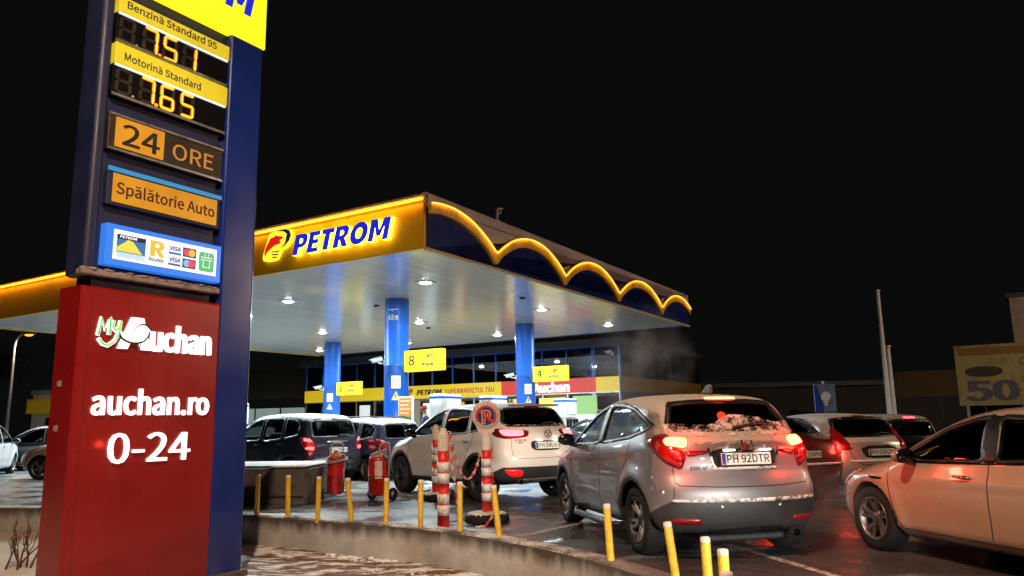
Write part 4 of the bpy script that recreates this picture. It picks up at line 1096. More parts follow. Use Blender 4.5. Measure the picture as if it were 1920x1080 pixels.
def street_lamp(loc, rz, h, label, lit, power=0, group='street lamps', arm=1., lk='SPOT', col=(1., .68, .44)):
    g = thing('street_lamp', label, 'street lamp', loc, rz, group)
    MB().tube([(0, 0, 0), (0, 0, h * .6), (0, 0, h - .5), (.15 * arm, 0, h - .15), (.55 * arm, 0, h + .05), (1.5 * arm, 0, h + .22)], [.09, .08, .06, .055, .05, .045], 12).build('pole', 'grey_metal', g)
    ox = 1.5 * arm - 1.5
    hd = MB().box(1.4 + ox, 2.1 + ox, -.14, .14, h + .16, h + .30, .05, 3).build('lamp_head', 'grey_metal', g)
    if lit:
        MB().sphere((1.8 + ox, 0, h + .15), .12, 10, 1.8, 1, .6).build('lamp_glass', 'sodium', hd)
        if power: lamp('sodium_light', lk, power, col, (1.8 + ox, 0, h + .02), g, shadow_soft_size=.12, **(dict(spot_size=R(165), spot_blend=.5) if lk == 'SPOT' else {}))
    return g
street_lamp((-25.1, 38.0, 0), R(0), 6.0, 'lit orange street lamp glowing under the canopy left end', True, 900, arm=.25)
# the road lamp behind the photographer that tints bank, posts and cars orange
street_lamp((-3.3, 1.9, -.36), R(5), 9.3, 'sodium street lamp standing outside the left edge near the viewer', True, SODIUM_W)
street_lamp((28.0, 15.0, 0), R(90), 9.0, 'sodium street lamp standing outside the right edge', True, 7500, lk='POINT')
def light_pole(loc, h, r, label):
    g = thing('bare_mast', label, 'mast', loc, 0)
    MB().lathe([(r * 1.8, 0), (r * 1.8, .05), (r, .06), (r * .75, h), (.001, h + .02)], 16).build('pole', 'white_plastic', g)
    MB().box(-.09, .09, -.09, .09, h + .02, h + .10, .02).build('cap', 'grey_metal', g)
light_pole((14.9, 30.5, 0), 6.35, .10, 'tall pale bare mast rising above the silver hatchback')
light_pole((15.2, 30.7, 0), 4.1, .085, 'shorter pale mast standing against the tall one')
def parking_board():
    g = thing('parking_board', 'blue and white parking board with letter P and snow stuck to it', 'sign', (10.15, 25.0, 0), R(-8))
    MB().lathe([(.04, 0), (.04, 2.55)], 12, (0, .05, 0)).build('pole', 'grey_metal', g)
    MB().box(-.33, .33, -.03, .03, 1.55, 2.45, .01).build('upper_plate', mat('pale_blue_plate', (.16, .22, .36), .5), g)
    MB().prism([(-.325, 1.56), (-.05, 1.56), (-.14, 2.0), (-.24, 2.44), (-.325, 2.44)], -.034, -.031).build('blue_swoosh', mat('plate_blue', (.02, .05, .36), .45), g)
    MB().prism(smooth_poly([(-.12, 2.1), (-.02, 2.22), (.12, 2.18), (.20, 2.05), (.10, 1.95), (.06, 1.80), (-.02, 1.72), (-.05, 1.9), (-.14, 1.98)], 1), -.05, -.031).build('snow_patch', 'snow', g)
    MB().box(-.30, .27, -.036, .03, 1.0, 1.52, .01).build('lower_plate', mat('plate_blue', (.02, .07, .42), .45), g)
    MB().text('P', -.10, .18, 1.03, .40, y=-.037, depth=.004, bold=.03).build('letter', 'paper', g)
parking_board()
def billboards():
    g = thing('poster_hoarding', 'faded yellow poster hoarding with a big number 50 at the right', 'billboard', (19.75, 34.0, 0), R(-33))
    MB().box(0, 3.55, -.05, .1, 1.75, 4.40, .02).build('board', mat('faded_yellow_poster', (.27, .22, .08), .7, dirt=(.16, .14, .08), dirt_amt=.12, dscale=2), g)
    MB().box(.15, 3.2, -.06, -.051, 3.95, 4.28).build('title_strip', mat('faded_orange', (.17, .09, .02), .7), g)
    MB().prism(smooth_poly([(.35, 3.0), (1.75, 3.0), (1.75, 3.45), (.35, 3.45)], 2), -.06, -.051).build('dark_oval', mat('dark_brown_print', (.03, .022, .01), .7), g)
    MB().text('50', .25, 2.3, 1.98, .82, y=-.052, depth=.006, bold=.05).build('number', mat('faded_violet', (.075, .06, .09), .7), g)
    mb = MB(); rnd = random.Random(2)
    for i in range(7):
        cx, cz = 2.55 + rnd.uniform(-.2, .7), 2.2 + rnd.uniform(0, 1.6); a, b = rnd.uniform(.15, .4), rnd.uniform(.08, .2)
        mb.tube([(cx + a * math.cos(q), -.054, cz + b * math.sin(q)) for q in [k * math.pi / 8 for k in range(16)]], .016, 5, closed=True)
    mb.build('line_drawing', mat('sketch_lines', (.05, .045, .03), .7), g)
    for x in (.3, 3.2): MB().box(x - .06, x + .06, 0, .1, 0, 1.75).build('leg', 'grey_metal', g)
    g = thing('poster_hoarding', 'dark blue poster hoarding at the right edge beside the yellow one', 'billboard', (23.3, 32.0, 0), R(-33))
    MB().box(0, 4.4, -.05, .1, 1.75, 4.35, .02).build('board', mat('dark_blue_poster', (.03, .04, .08), .7, var=.4), g)
    MB().box(.2, 4.2, -.06, -.051, 3.8, 4.2).build('title_strip', mat('dull_grey_print', (.1, .1, .09), .7), g)
    for x in (.4, 4.0): MB().box(x - .06, x + .06, 0, .1, 0, 1.75).build('leg', 'grey_metal', g)
    g = thing('banner_fence', 'dark ochre banner on posts left of the yellow hoarding', 'banner', (21.0, 42.0, 0), R(-28))
    MB().box(0, 4.2, -.03, .03, 2.35, 3.75).build('banner', mat('dark_ochre', (.055, .032, .008), .8), g)
    for x in (.1, 2.1, 4.1): MB().box(x - .05, x + .05, .031, .12, 0, 3.8).build('post', 'dark_metal', g)
    g = thing('tower_block', 'pale blank gable of a building above the hoardings at the right edge', 'building', (29.3, 44.2, 0), R(-36))
    MB().box(0, 12, 0, 10, 0, 8.1).build('wall', mat('pale_gable', (.34, .30, .27), .85, var=.2, scale=2), g)
    MB().box(-.15, 12.1, -.15, 10.1, 8.1, 8.35).build('parapet', 'wall_dark', g)
    MB().box(1.9, 2.6, -.04, .02, 5.9, 6.6).build('vent', 'grey_metal', g)
    g = thing('low_shed', 'long low unlit shed in the dark beyond the silver hatchback', 'building', (11, 52, 0), R(-6))
    MB().box(0, 30, 0, 8, 0, 3.4).build('wall', mat('dark_shed_wall', (.03, .03, .028), .8), g); MB().box(-.3, 30.3, -.4, 8.3, 3.4, 3.7).build('roof', 'wall_dark', g)
    for i, x in enumerate((2.0, 9.5)): MB().sphere((x, -.1, 2.2), .05, 6).build('porch_light', glow('small_white_light', (1, .95, .8), 3), g)
billboards()
def tree(loc, h, label, seed, spread=1.):
    g = thing('bare_tree' if False else 'roadside_tree', label, 'tree', loc, 0, 'dark trees at the left edge')
    rnd = random.Random(seed)
    mb = MB(); tips = []
    def limb(p, d, r, ln, dep):
        pts = [p]; q = p.copy(); dd = d.copy()
        for i in range(4):
            dd = (dd + Vector((rnd.uniform(-.2, .2), rnd.uniform(-.2, .2), rnd.uniform(-.05, .15)))).normalized(); q = q + dd * ln / 4; pts.append(q.copy())
        mb.tube(pts, [r * (1 - .12 * i) for i in range(5)], 6, caps=False)
        if dep == 0: tips.append(q); return
        for k in range(3): limb(q, (dd + Vector((rnd.uniform(-.8, .8), rnd.uniform(-.8, .8), rnd.uniform(-.1, .6)))).normalized(), r * .55, ln * .72, dep - 1)
    limb(Vector((0, 0, 0)), Vector((0, 0, 1)), h * .028, h * .36, 3)
    mb.build('trunk', 'bark', g)
    cr = MB()
    for t in tips:
        for k in range(70):
            c = t + Vector((rnd.gauss(0, .5), rnd.gauss(0, .5), rnd.gauss(0, .45))) * spread * h / 7
            a = Vector((rnd.uniform(-1, 1), rnd.uniform(-1, 1), rnd.uniform(-1, 1))).normalized(); b_ = a.cross(Vector((rnd.uniform(-1, 1), 1, .3))).normalized(); s = rnd.uniform(.07, .16)
            cr._new([c - a * s, c + b_ * s * .5, c + a * s, c - b_ * s * .5], [(0, 1, 2, 3)])
    cr.build('crown', 'needles', g, fix=False)
tree((-31, 44, 0), 6.5, 'dark leafy tree behind the orange street lamp', 4)
tree((-27.5, 50, 0), 6.0, 'dark leafy tree left of the pale kiosk', 9)
tree((-36, 48, 0), 7.0, 'dark leafy tree at the left edge behind the white van', 15)
def shrub():
    g = thing('bare_shrub', 'small bare twiggy shrub on the snowy bank at the left edge', 'shrub', (-6.55, 10.35, -.37), 0)
    rnd = random.Random(21); mb = MB()
    def twig(p, d, r, ln, dep):
        pts = [p]; q = p.copy(); dd = d.copy()
        for i in range(4):
            dd = (dd + Vector((rnd.uniform(-.25, .25), rnd.uniform(-.25, .25), rnd.uniform(-.02, .18)))).normalized(); q = q + dd * ln / 4; pts.append(q.copy())
            if dep and i >= 1: twig(q, (dd + Vector((rnd.uniform(-.8, .8), rnd.uniform(-.5, .5), .2))).normalized(), r * .55, ln * .55, dep - 1)
        mb.tube(pts, [r * (1 - .17 * i) for i in range(5)], 5, caps=False)
    for i in range(7): twig(Vector((rnd.uniform(-.22, .22), rnd.uniform(-.1, .1), 0)), Vector((rnd.uniform(-.7, .7), rnd.uniform(-.3, .3), 1)).normalized(), .016, rnd.uniform(.3, .45), 2)
    mb.build('twigs', mat('red_brown_twigs', (.09, .035, .02), .8), g)
shrub()

# ================================================================== CARS
def sdf2(P, X, Z):
    """signed distance to a closed polygon (negative inside)"""
    P = np.asarray(P, float); d = np.full(X.shape, 1e9); ins = np.zeros(X.shape, bool); n = len(P)
    for i in range(n):
        a, b = P[i], P[(i + 1) % n]; e = b - a; wx, wz = X - a[0], Z - a[1]
        t = np.clip((wx * e[0] + wz * e[1]) / max(1e-12, e @ e), 0, 1)
        d = np.minimum(d, (wx - e[0] * t) ** 2 + (wz - e[1] * t) ** 2)
        c1 = (a[1] <= Z) != (b[1] <= Z)
        xi = a[0] + (Z - a[1]) / (e[1] if abs(e[1]) > 1e-12 else 1e-12) * e[0]
        ins ^= c1 & (X < xi)
    return np.where(ins, -1, 1) * np.sqrt(d)
def smax(a, b, k):
    h = np.maximum(k - np.abs(a - b), 0) / k
    return np.maximum(a, b) + h * h * k / 4
def sstep(a, b, x):
    t = np.clip((x - a) / (b - a), 0, 1); return t * t * (3 - 2 * t)
def interp(pts, x):
    p = np.asarray(pts, float); return np.interp(x, p[:, 0], p[:, 1])
def interp_s(pts, x):
    p = np.asarray(smooth_poly(list(map(tuple, pts)), 2, .25, closed=False)); return np.interp(x, p[:, 0], p[:, 1])

class Body:
    H = .028
    def __init__(s, S):
        s.S = S; h = s.H
        side = np.array(smooth_poly(S['side'], 3, .22))
        x0, x1 = side[:, 0].min() - .12, side[:, 0].max() + .12; z1 = side[:, 1].max() + .12; z0 = .08
        hy = max(p[1] for p in S['plan']) + .10; ny = int(2 * hy / h) | 1
        s.nx, s.ny, s.nz = int((x1 - x0) / h), ny, int((z1 - z0) / h)
        s.o = np.array([x0, -(ny - 1) / 2 * h, z0])
        gx = s.o[0] + np.arange(s.nx) * h; gy = s.o[1] + np.arange(s.ny) * h; gz = s.o[2] + np.arange(s.nz) * h
        X, Y, Z = np.meshgrid(gx, gy, gz, indexing='ij'); A = np.abs(Y)
        # fine 2-D side silhouette
        pad = .5; qx = np.arange(x0 - pad, x1 + pad, h); qz = np.arange(z0 - .2, z1 + .3, h)
        D2 = sdf2(side, *np.meshgrid(qx, qz, indexing='ij'))
        wr = sstep(-.15, -.40, X / (x1 - x0)) ; wf = sstep(.12, .40, X / (x1 - x0))
        xe = X - S['bow_r'] * A ** 2 * wr + S['bow_f'] * A ** 2 * wf
        ze = Z + S.get('crown', .06) * (A / .8) ** 2 * sstep(.6, 1.1, Z)
        fx = np.clip((xe - qx[0]) / h, 0, len(qx) - 1.001); fz = np.clip((ze - qz[0]) / h, 0, len(qz) - 1.001)
        i, k = fx.astype(int), fz.astype(int); u, w = fx - i, fz - k
        D = (D2[i, k] * (1 - u) + D2[i + 1, k] * u) * (1 - w) + (D2[i, k + 1] * (1 - u) + D2[i + 1, k + 1] * u) * w
        belt = interp_s(S['belt'], X); pl = interp_s(S['plan'], X)
        lowf = interp_s(S['sec'], Z)
        up = np.maximum(Z - belt, 0)
        hw = pl * np.where(Z < belt, lowf, interp_s(S['sec'], belt)) - S['tum'] * up - S.get('tumq', .12) * up ** 2
        for (zc, wd, am) in S.get('creases', []):
            zz = zc(X) if callable(zc) else zc
            hw = hw + am * np.exp(-((Z - zz) / wd) ** 2)
        hw = hw - .02 * np.exp(-((Z - belt - .0) / .05) ** 2) * 0
        for (xc, zr) in ((S['wb'] / 2, S['wr']), (-S['wb'] / 2, S['wr'])):     # flared wheel arches
            rr = np.hypot(X - xc, Z - zr); hw = hw + S.get('flare', .018) * np.exp(-((rr - S['wr'] - .10) / .09) ** 2)
        f = smax(D, (A - hw) * .93, S.get('k', .16))
        s.f0 = f.copy()
        s.g = np.gradient(s.f0, h)
        for (poly, dep, sgn) in S.get('recess', []):
            pr = sdf2(smooth_poly(poly, 2, .15), Y, Z)
            f = np.maximum(f, -np.maximum(np.maximum(pr, -(s.f0 + dep)), X * sgn))
        for poly in S['win']:
            pr = sdf2(smooth_poly(poly, 2, .07), X[:, 0, :], Z[:, 0, :])[:, None, :] + .018
            f = np.maximum(f, -np.maximum(pr, .35 - A))
        pr = sdf2(smooth_poly(S['rear_win'], 2, .07), Y[0], Z[0])[None] + .018
        f = np.maximum(f, -np.maximum(pr, X - S['rw_x']))
        pr = sdf2(smooth_poly(S['shield'], 2, .07), Y[0], Z[0])[None] + .018
        f = np.maximum(f, -np.maximum(pr, S['ws_x'] - X))
        cav = np.maximum.reduce([s.f0 + .055, .42 - Z, X - S['cab'][1], S['cab'][0] - X]); f = np.maximum(f, -cav)
        for xc in (S['wb'] / 2, -S['wb'] / 2):
            f = np.maximum(f, -np.maximum(np.hypot(X - xc, Z - S['wr']) - S['wr'] - S.get('gap', .06), .52 - A))
        s.f = f
    def samp(s, F, p):
        q = (np.asarray(p) - s.o) / s.H; q = np.clip(q, 0, np.array(F.shape) - 1.001); i = q.astype(int); t = q - i
        r = 0
        for a in (0, 1):
            for b in (0, 1):
                for c in (0, 1):
                    w = (t[:, 0] if a else 1 - t[:, 0]) * (t[:, 1] if b else 1 - t[:, 1]) * (t[:, 2] if c else 1 - t[:, 2])
                    r = r + w * F[i[:, 0] + a, i[:, 1] + b, i[:, 2] + c]
        return r
    def grad(s, p):
        g = np.stack([s.samp(c, p) for c in s.g], 1); return g / (np.linalg.norm(g, axis=1, keepdims=True) + 1e-9)
    def cast(s, o, d):
        """march rays (all the same direction d) from origins o to the outer skin"""
        o = np.asarray(o, float); d = np.asarray(d, float); t = np.zeros(len(o)); done = np.zeros(len(o), bool); lo = t.copy(); hi = t + 6.
        for k in range(300):
            tt = k * .02; v = s.samp(s.f0, o + d * tt); q = o + d * tt
            inside = np.all((q > s.o) & (q < s.o + s.H * (np.array(s.f0.shape) - 1)), axis=1)
            hit = (~done) & (v < 0) & inside
            lo[hit] = tt - .02; hi[hit] = tt; done |= hit
        for k in range(18):
            m = (lo + hi) / 2; v = s.samp(s.f0, o + d * m[:, None]); ins = v < 0
            hi = np.where(ins, m, hi); lo = np.where(ins, lo, m)
        return o + d * lo[:, None], done
    def mesh(s, name, material, parent):
        f = s.f; h = s.H; sg = f < 0
        c = [sg[a:f.shape[0] - 1 + a, b:f.shape[1] - 1 + b, q:f.shape[2] - 1 + q] for a in (0, 1) for b in (0, 1) for q in (0, 1)]
        cnt = sum(x.astype(np.int8) for x in c); act = (cnt > 0) & (cnt < 8)
        idx = -np.ones(act.shape, int); I = np.argwhere(act); idx[act] = np.arange(len(I))
        acc = np.zeros((len(I), 3)); num = np.zeros(len(I))
        cor = [(a, b, q) for a in (0, 1) for b in (0, 1) for q in (0, 1)]
        val = np.stack([f[I[:, 0] + a, I[:, 1] + b, I[:, 2] + q] for a, b, q in cor], 1)
        for i in range(8):
            for j in range(i + 1, 8):
                if sum(abs(cor[i][k] - cor[j][k]) for k in range(3)) != 1: continue
                va, vb = val[:, i], val[:, j]; cr = (va < 0) != (vb < 0)
                t = np.where(cr, va / np.where(cr, va - vb, 1), 0)
                p = np.array(cor[i])[None] + t[:, None] * (np.array(cor[j]) - np.array(cor[i]))[None]
                acc += np.where(cr[:, None], p, 0); num += cr
        V = s.o + (I + acc / num[:, None]) * h
        quads = []
        for ax in range(3):
            sl = [slice(None)] * 3; sl2 = [slice(None)] * 3; sl[ax] = slice(0, -1); sl2[ax] = slice(1, None)
            a, b = sg[tuple(sl)], sg[tuple(sl2)]; E = np.argwhere(a != b)
            u, v = [k for k in range(3) if k != ax]
            E = E[(E[:, u] > 0) & (E[:, v] > 0) & (E[:, u] < f.shape[u] - 1) & (E[:, v] < f.shape[v] - 1)]
            def cell(du, dv):
                q = E.copy(); q[:, u] -= du; q[:, v] -= dv; return idx[q[:, 0], q[:, 1], q[:, 2]]
            Q = np.stack([cell(1, 1), cell(0, 1), cell(0, 0), cell(1, 0)], 1)
            flip = a[E[:, 0], E[:, 1], E[:, 2]]
            if ax == 1: flip = ~flip
            Q[~flip] = Q[~flip][:, ::-1]; quads.append(Q)
        Q = np.concatenate(quads); Q = Q[(Q >= 0).all(1)]
        d0 = s.samp(s.f0, V); near = np.abs(d0) < .010
        for _ in range(3):
            g = s.grad(V[near]); V[near] -= g * s.samp(s.f0, V[near])[:, None]
        me = bpy.data.meshes.new(name); me.from_pydata(V.tolist(), [], Q.tolist()); me.update()
        me.polygons.foreach_set('use_smooth', [True] * len(me.polygons))
        vn = np.zeros(len(V) * 3); me.vertices.foreach_get('normal', vn); vn = vn.reshape(-1, 3)
        g = s.grad(V); vn[near] = g[near]
        me.normals_split_custom_set_from_vertices(vn.tolist())
        at = me.attributes.new('skin_depth', 'FLOAT', 'POINT'); at.data.foreach_set('value', s.samp(s.f0, V).astype(np.float32))
        at = me.attributes.new('cladding', 'FLOAT', 'POINT'); at.data.foreach_set('value', s.S['clad'](V[:, 0], V[:, 1], V[:, 2]).astype(np.float32))
        me.materials.append(material)
        o = bpy.data.objects.new(name, me); COL.objects.link(o); o.parent = parent
        return o

def inset(P, d):
    P = [Vector((p[0], p[1])) for p in P]; n = len(P); out = []
    area = sum(P[i].x * P[(i + 1) % n].y - P[(i + 1) % n].x * P[i].y for i in range(n)); sg = 1 if area > 0 else -1
    for i in range(n):
        a = (P[i] - P[i - 1]).normalized(); b = (P[(i + 1) % n] - P[i]).normalized()
        na = Vector((-a.y, a.x)) * sg; nb = Vector((-b.y, b.x)) * sg; m = na + nb
        if m.length < 1e-6: m = na
        m.normalize(); out.append(tuple(P[i] + m * d / max(.5, m.dot(na))))
    return out
def resample(P, st):
    out = []
    for a, b in zip(P, P[1:] + P[:1]):
        n = max(1, int(math.hypot(b[0] - a[0], b[1] - a[1]) / st))
        out += [(a[0] + (b[0] - a[0]) * i / n, a[1] + (b[1] - a[1]) * i / n) for i in range(n)]
    return out
def view_frame(mode):
    """(u axis, v axis, ray direction) for looking at the car"""
    if mode == 'L': return (1, 0, 0), (0, 0, 1), (0, -1, 0)
    if mode == 'R': return (1, 0, 0), (0, 0, 1), (0, 1, 0)
    if mode == 'B': return (0, 1, 0), (0, 0, 1), (1, 0, 0)
    if mode == 'F': return (0, 1, 0), (0, 0, 1), (-1, 0, 0)
    if mode == 'T': return (1, 0, 0), (0, 1, 0), (0, 0, -1)
    a = R(mode)                          # oblique: degrees from straight-behind towards the left side
    return (math.sin(a), math.cos(a), 0), (0, 0, 1), (math.cos(a), -math.sin(a), 0)
def patch(B, poly, mode, material, name, parent, off=.004, dome=0., hole=None, st=.045, skirt=.012, round_=.16, mirror=False):
    """a skin-hugging panel: polygon drawn in a view, cast onto the body, raised by off (+dome in the middle)"""
    U, V, Dr = (np.array(a, float) for a in view_frame(mode))
    if len(poly[0]) == 3: poly = [(p[0] * U[0] + p[1] * U[1], p[2]) for p in poly]
    P = smooth_poly(list(poly), 2, round_) if round_ else list(poly)
    P = resample(P, st); n = len(P)
    H = resample(smooth_poly(list(hole), 2, round_) if round_ else list(hole), st) if hole else []
    xs = [p[0] for p in P]; zs = [p[1] for p in P]
    gx, gz = np.meshgrid(np.arange(min(xs), max(xs), st), np.arange(min(zs), max(zs), st)); gp = np.stack([gx.ravel(), gz.ravel()], 1)
    keep = sdf2(P, gp[:, 0], gp[:, 1]) < -.4 * st
    if H: keep &= sdf2(H, gp[:, 0], gp[:, 1]) > .4 * st
    pts = P + H + [tuple(q) for q in gp[keep]]
    ed = [(i, (i + 1) % n) for i in range(n)] + [(n + i, n + (i + 1) % len(H)) for i in range(len(H))]
    r = delaunay_2d_cdt([Vector(p) for p in pts], ed, [], 0, 1e-5)
    v2 = np.array([(v.x, v.y) for v in r[0]]); tri = np.array(r[2])
    cen = v2[tri].mean(1); ok = sdf2(P, cen[:, 0], cen[:, 1]) < 1e-4
    if H: ok &= sdf2(H, cen[:, 0], cen[:, 1]) > -1e-4
    tri = tri[ok]
    W3 = v2[:, :1] * U + v2[:, 1:] * V - Dr * 3.2
    if mode == 'T': W3 = v2[:, :1] * U + v2[:, 1:] * V + np.array([0, 0, 2.5])
    Q, hit = B.cast(W3, Dr)
    tri = tri[hit[tri].all(1)]
    G = B.grad(Q)
    o_ = np.full(len(Q), off)
    if dome: o_ = off + dome * np.clip(-sdf2(P, v2[:, 0], v2[:, 1]) / .04, 0, 1) ** .6
    bm = bmesh.new(); X = Q + G * o_[:, None]
    used = sorted(set(tri.ravel().tolist())); mp = {}
    for i in used: mp[i] = bm.verts.new(X[i])
    for t in tri:
        try: f = bm.faces.new([mp[i] for i in t]); f.smooth = True
        except ValueError: pass
    bmesh.ops.recalc_face_normals(bm, faces=bm.faces)
    # make faces look outwards
    inv = {v: i for i, v in mp.items()}
    sgn = sum(f.normal.dot(Vector(G[inv[f.verts[0]]])) for f in bm.faces) if (bm.normal_update() or True) else 0
    if sgn < 0: bmesh.ops.reverse_faces(bm, faces=bm.faces)
    if skirt:
        be = [e for e in bm.edges if len(e.link_faces) == 1]
        low = {}
        for e in be:
            for v in e.verts:
                if v not in low: low[v] = bm.verts.new(v.co - Vector(G[inv[v]]) * (skirt + max(0, off)))
        for e in be:
            a, b = e.verts
            try: bm.faces.new((a, b, low[b], low[a]))
            except ValueError: pass
    me = bpy.data.meshes.new(name)
    if mirror:
        bmesh.ops.scale(bm, vec=(1, -1, 1), verts=bm.verts); bmesh.ops.reverse_faces(bm, faces=bm.faces)
    bm.to_mesh(me); bm.free()
    for m_ in (material if isinstance(material, (list, tuple)) else [material]): me.materials.append(M[m_] if isinstance(m_, str) else m_)
    o = bpy.data.objects.new(name, me); COL.objects.link(o); o.parent = parent
    return o
def strip(B, pts, mode, w, material, name, parent, off=.002, closed=False, mirror=False):
    """thin line (seam, trim) following the skin"""
    U, V, Dr = (np.array(a, float) for a in view_frame(mode))
    if len(pts[0]) == 3: pts = [(p[0] * U[0] + p[1] * U[1], p[2]) for p in pts]
    P = []
    for a, b in zip(pts[:-1], pts[1:]):
        n = max(1, int(math.hypot(b[0] - a[0], b[1] - a[1]) / .04)); P += [(a[0] + (b[0] - a[0]) * i / n, a[1] + (b[1] - a[1]) * i / n) for i in range(n)]
    P.append(pts[-1]); P = np.array(P)
    W3 = P[:, :1] * U + P[:, 1:] * V - (Dr * 3.2 if mode != 'T' else Dr * 2.5)
    Q, hit = B.cast(W3, Dr); Q = Q[hit]; G = B.grad(Q)
    T = np.gradient(Q, axis=0); T /= np.linalg.norm(T, axis=1, keepdims=True) + 1e-9
    N = np.cross(G, T)
    mb = MB(); a = Q + N * w / 2 + G * off; b = Q - N * w / 2 + G * off; a2 = a - G * .008; b2 = b - G * .008
    if mirror:
        for q in (a, b, a2, b2): q[:, 1] *= -1
    n = len(Q); vs = [tuple(p) for q in (a, b, a2, b2) for p in q]
    fs = []
    for i in range(n - 1):
        fs += [(i, i + 1, n + i + 1, n + i), (2 * n + i, 2 * n + i + 1, i + 1, i), (n + i, n + i + 1, 3 * n + i + 1, 3 * n + i)]
    mb._new(vs, fs)
    return mb.build(name, material, parent)

def paint(name, col, metal=0., rough=.28, dirt=.3, dirt_col=(.16, .13, .10), snow=0., snow_col=(.50, .46, .43), flake=0.):
    m, t, b = _bsdf(name); n, L = t.nodes, t.links
    tc = n.new('ShaderNodeTexCoord'); v = tc.outputs['Object']; sep = n.new('ShaderNodeSeparateXYZ'); L.new(v, sep.inputs[0])
    big = tex_noise(n, L, v, 2.2, 6); fine = tex_noise(n, L, v, 26, 8, .7); mid = tex_noise(n, L, v, 7, 8, .68)
    # road film: heavier towards the sills and the tail
    low = ramp(n, L, sep.outputs[2], .95, .25); tail = ramp(n, L, sep.outputs[0], -1.2, -2.1)
    amt = mth(n, L, 'ADD', mth(n, L, 'MULTIPLY', low, .75), mth(n, L, 'MULTIPLY', tail, .25))
    amt = mth(n, L, 'MULTIPLY', amt, ramp(n, L, mth(n, L, 'ADD', mth(n, L, 'MULTIPLY', big, .6), mth(n, L, 'MULTIPLY', fine, .5)), .35, .72)); amt = mth(n, L, 'MULTIPLY', amt, dirt)
    col_ = mixc(n, L, ramp(n, L, big, .3, .7), tuple(c * .95 for c in col), tuple(min(1, c * 1.04) for c in col))
    col_ = mixc(n, L, amt, col_, dirt_col)
    gm = n.new('ShaderNodeNewGeometry'); ns = n.new('ShaderNodeVectorTransform'); ns.vector_type = 'NORMAL'; ns.convert_from = 'WORLD'; ns.convert_to = 'OBJECT'
    L.new(gm.outputs['True Normal'], ns.inputs[0]); nz = n.new('ShaderNodeSeparateXYZ'); L.new(ns.outputs[0], nz.inputs[0])
    rough_s = ramp(n, L, amt, 0, .5, rough, .65)
    coat = 1.0; metal_s = None
    if snow:
        up = ramp(n, L, nz.outputs[2], .35, .8)
        sm = mth(n, L, 'ADD', mth(n, L, 'MULTIPLY', up, .55 * snow), mth(n, L, 'MULTIPLY', tail, .10 * snow))
        sm = mth(n, L, 'ADD', sm, mth(n, L, 'MULTIPLY', mid, .55))
        msk = ramp(n, L, mth(n, L, 'ADD', sm, mth(n, L, 'MULTIPLY', fine, .22)), .66, .80, 0., .9)
        col_ = mixc(n, L, msk, col_, snow_col)
        rs = mixc(n, L, msk, (0, 0, 0), (.8, .8, .8))
        rough_s = mth(n, L, 'MAXIMUM', rough_s, ramp(n, L, msk, 0, .9, 0, .8))
        metal_s = ramp(n, L, msk, 0, .5, metal, 0.)
    # black cladding and trim
    ac = n.new('ShaderNodeAttribute'); ac.attribute_name = 'cladding'
    cl = ramp(n, L, ac.outputs['Fac'], .004, -.004)
    clad_col = mixc(n, L, mth(n, L, 'MULTIPLY', amt, 1.2), (.016, .016, .017), (.045, .040, .035))
    col_ = mixc(n, L, cl, col_, clad_col); rough_s = mth(n, L, 'MAXIMUM', rough_s, mth(n, L, 'MULTIPLY', cl, .55))
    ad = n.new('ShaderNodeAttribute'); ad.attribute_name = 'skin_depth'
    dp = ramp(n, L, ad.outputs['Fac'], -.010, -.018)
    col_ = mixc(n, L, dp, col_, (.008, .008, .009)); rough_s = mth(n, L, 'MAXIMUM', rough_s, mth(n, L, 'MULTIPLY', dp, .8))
    L.new(col_, b.inputs['Base Color']); L.new(rough_s, b.inputs['Roughness'])
    notp = mth(n, L, 'SUBTRACT', 1., mth(n, L, 'MAXIMUM', cl, dp))
    cw = mth(n, L, 'MULTIPLY', notp, ramp(n, L, rough_s, .35, .6, .9, 0.)); L.new(cw, b.inputs['Coat Weight']); b.inputs['Coat Roughness'].default_value = .05
    if metal_s is not None: L.new(mth(n, L, 'MULTIPLY', metal_s, notp), b.inputs['Metallic'])
    else: L.new(mth(n, L, 'MULTIPLY', notp, metal), b.inputs['Metallic'])
    bp = n.new('ShaderNodeBump'); bp.inputs['Strength'].default_value = .35; bp.inputs['Distance'].default_value = .006
    hsrc = mth(n, L, 'MULTIPLY', fine, mth(n, L, 'ADD', mth(n, L, 'MULTIPLY', amt, .4), msk if snow else 0.)); L.new(hsrc, bp.inputs['Height']); L.new(bp.outputs[0], b.inputs['Normal'])
    return m

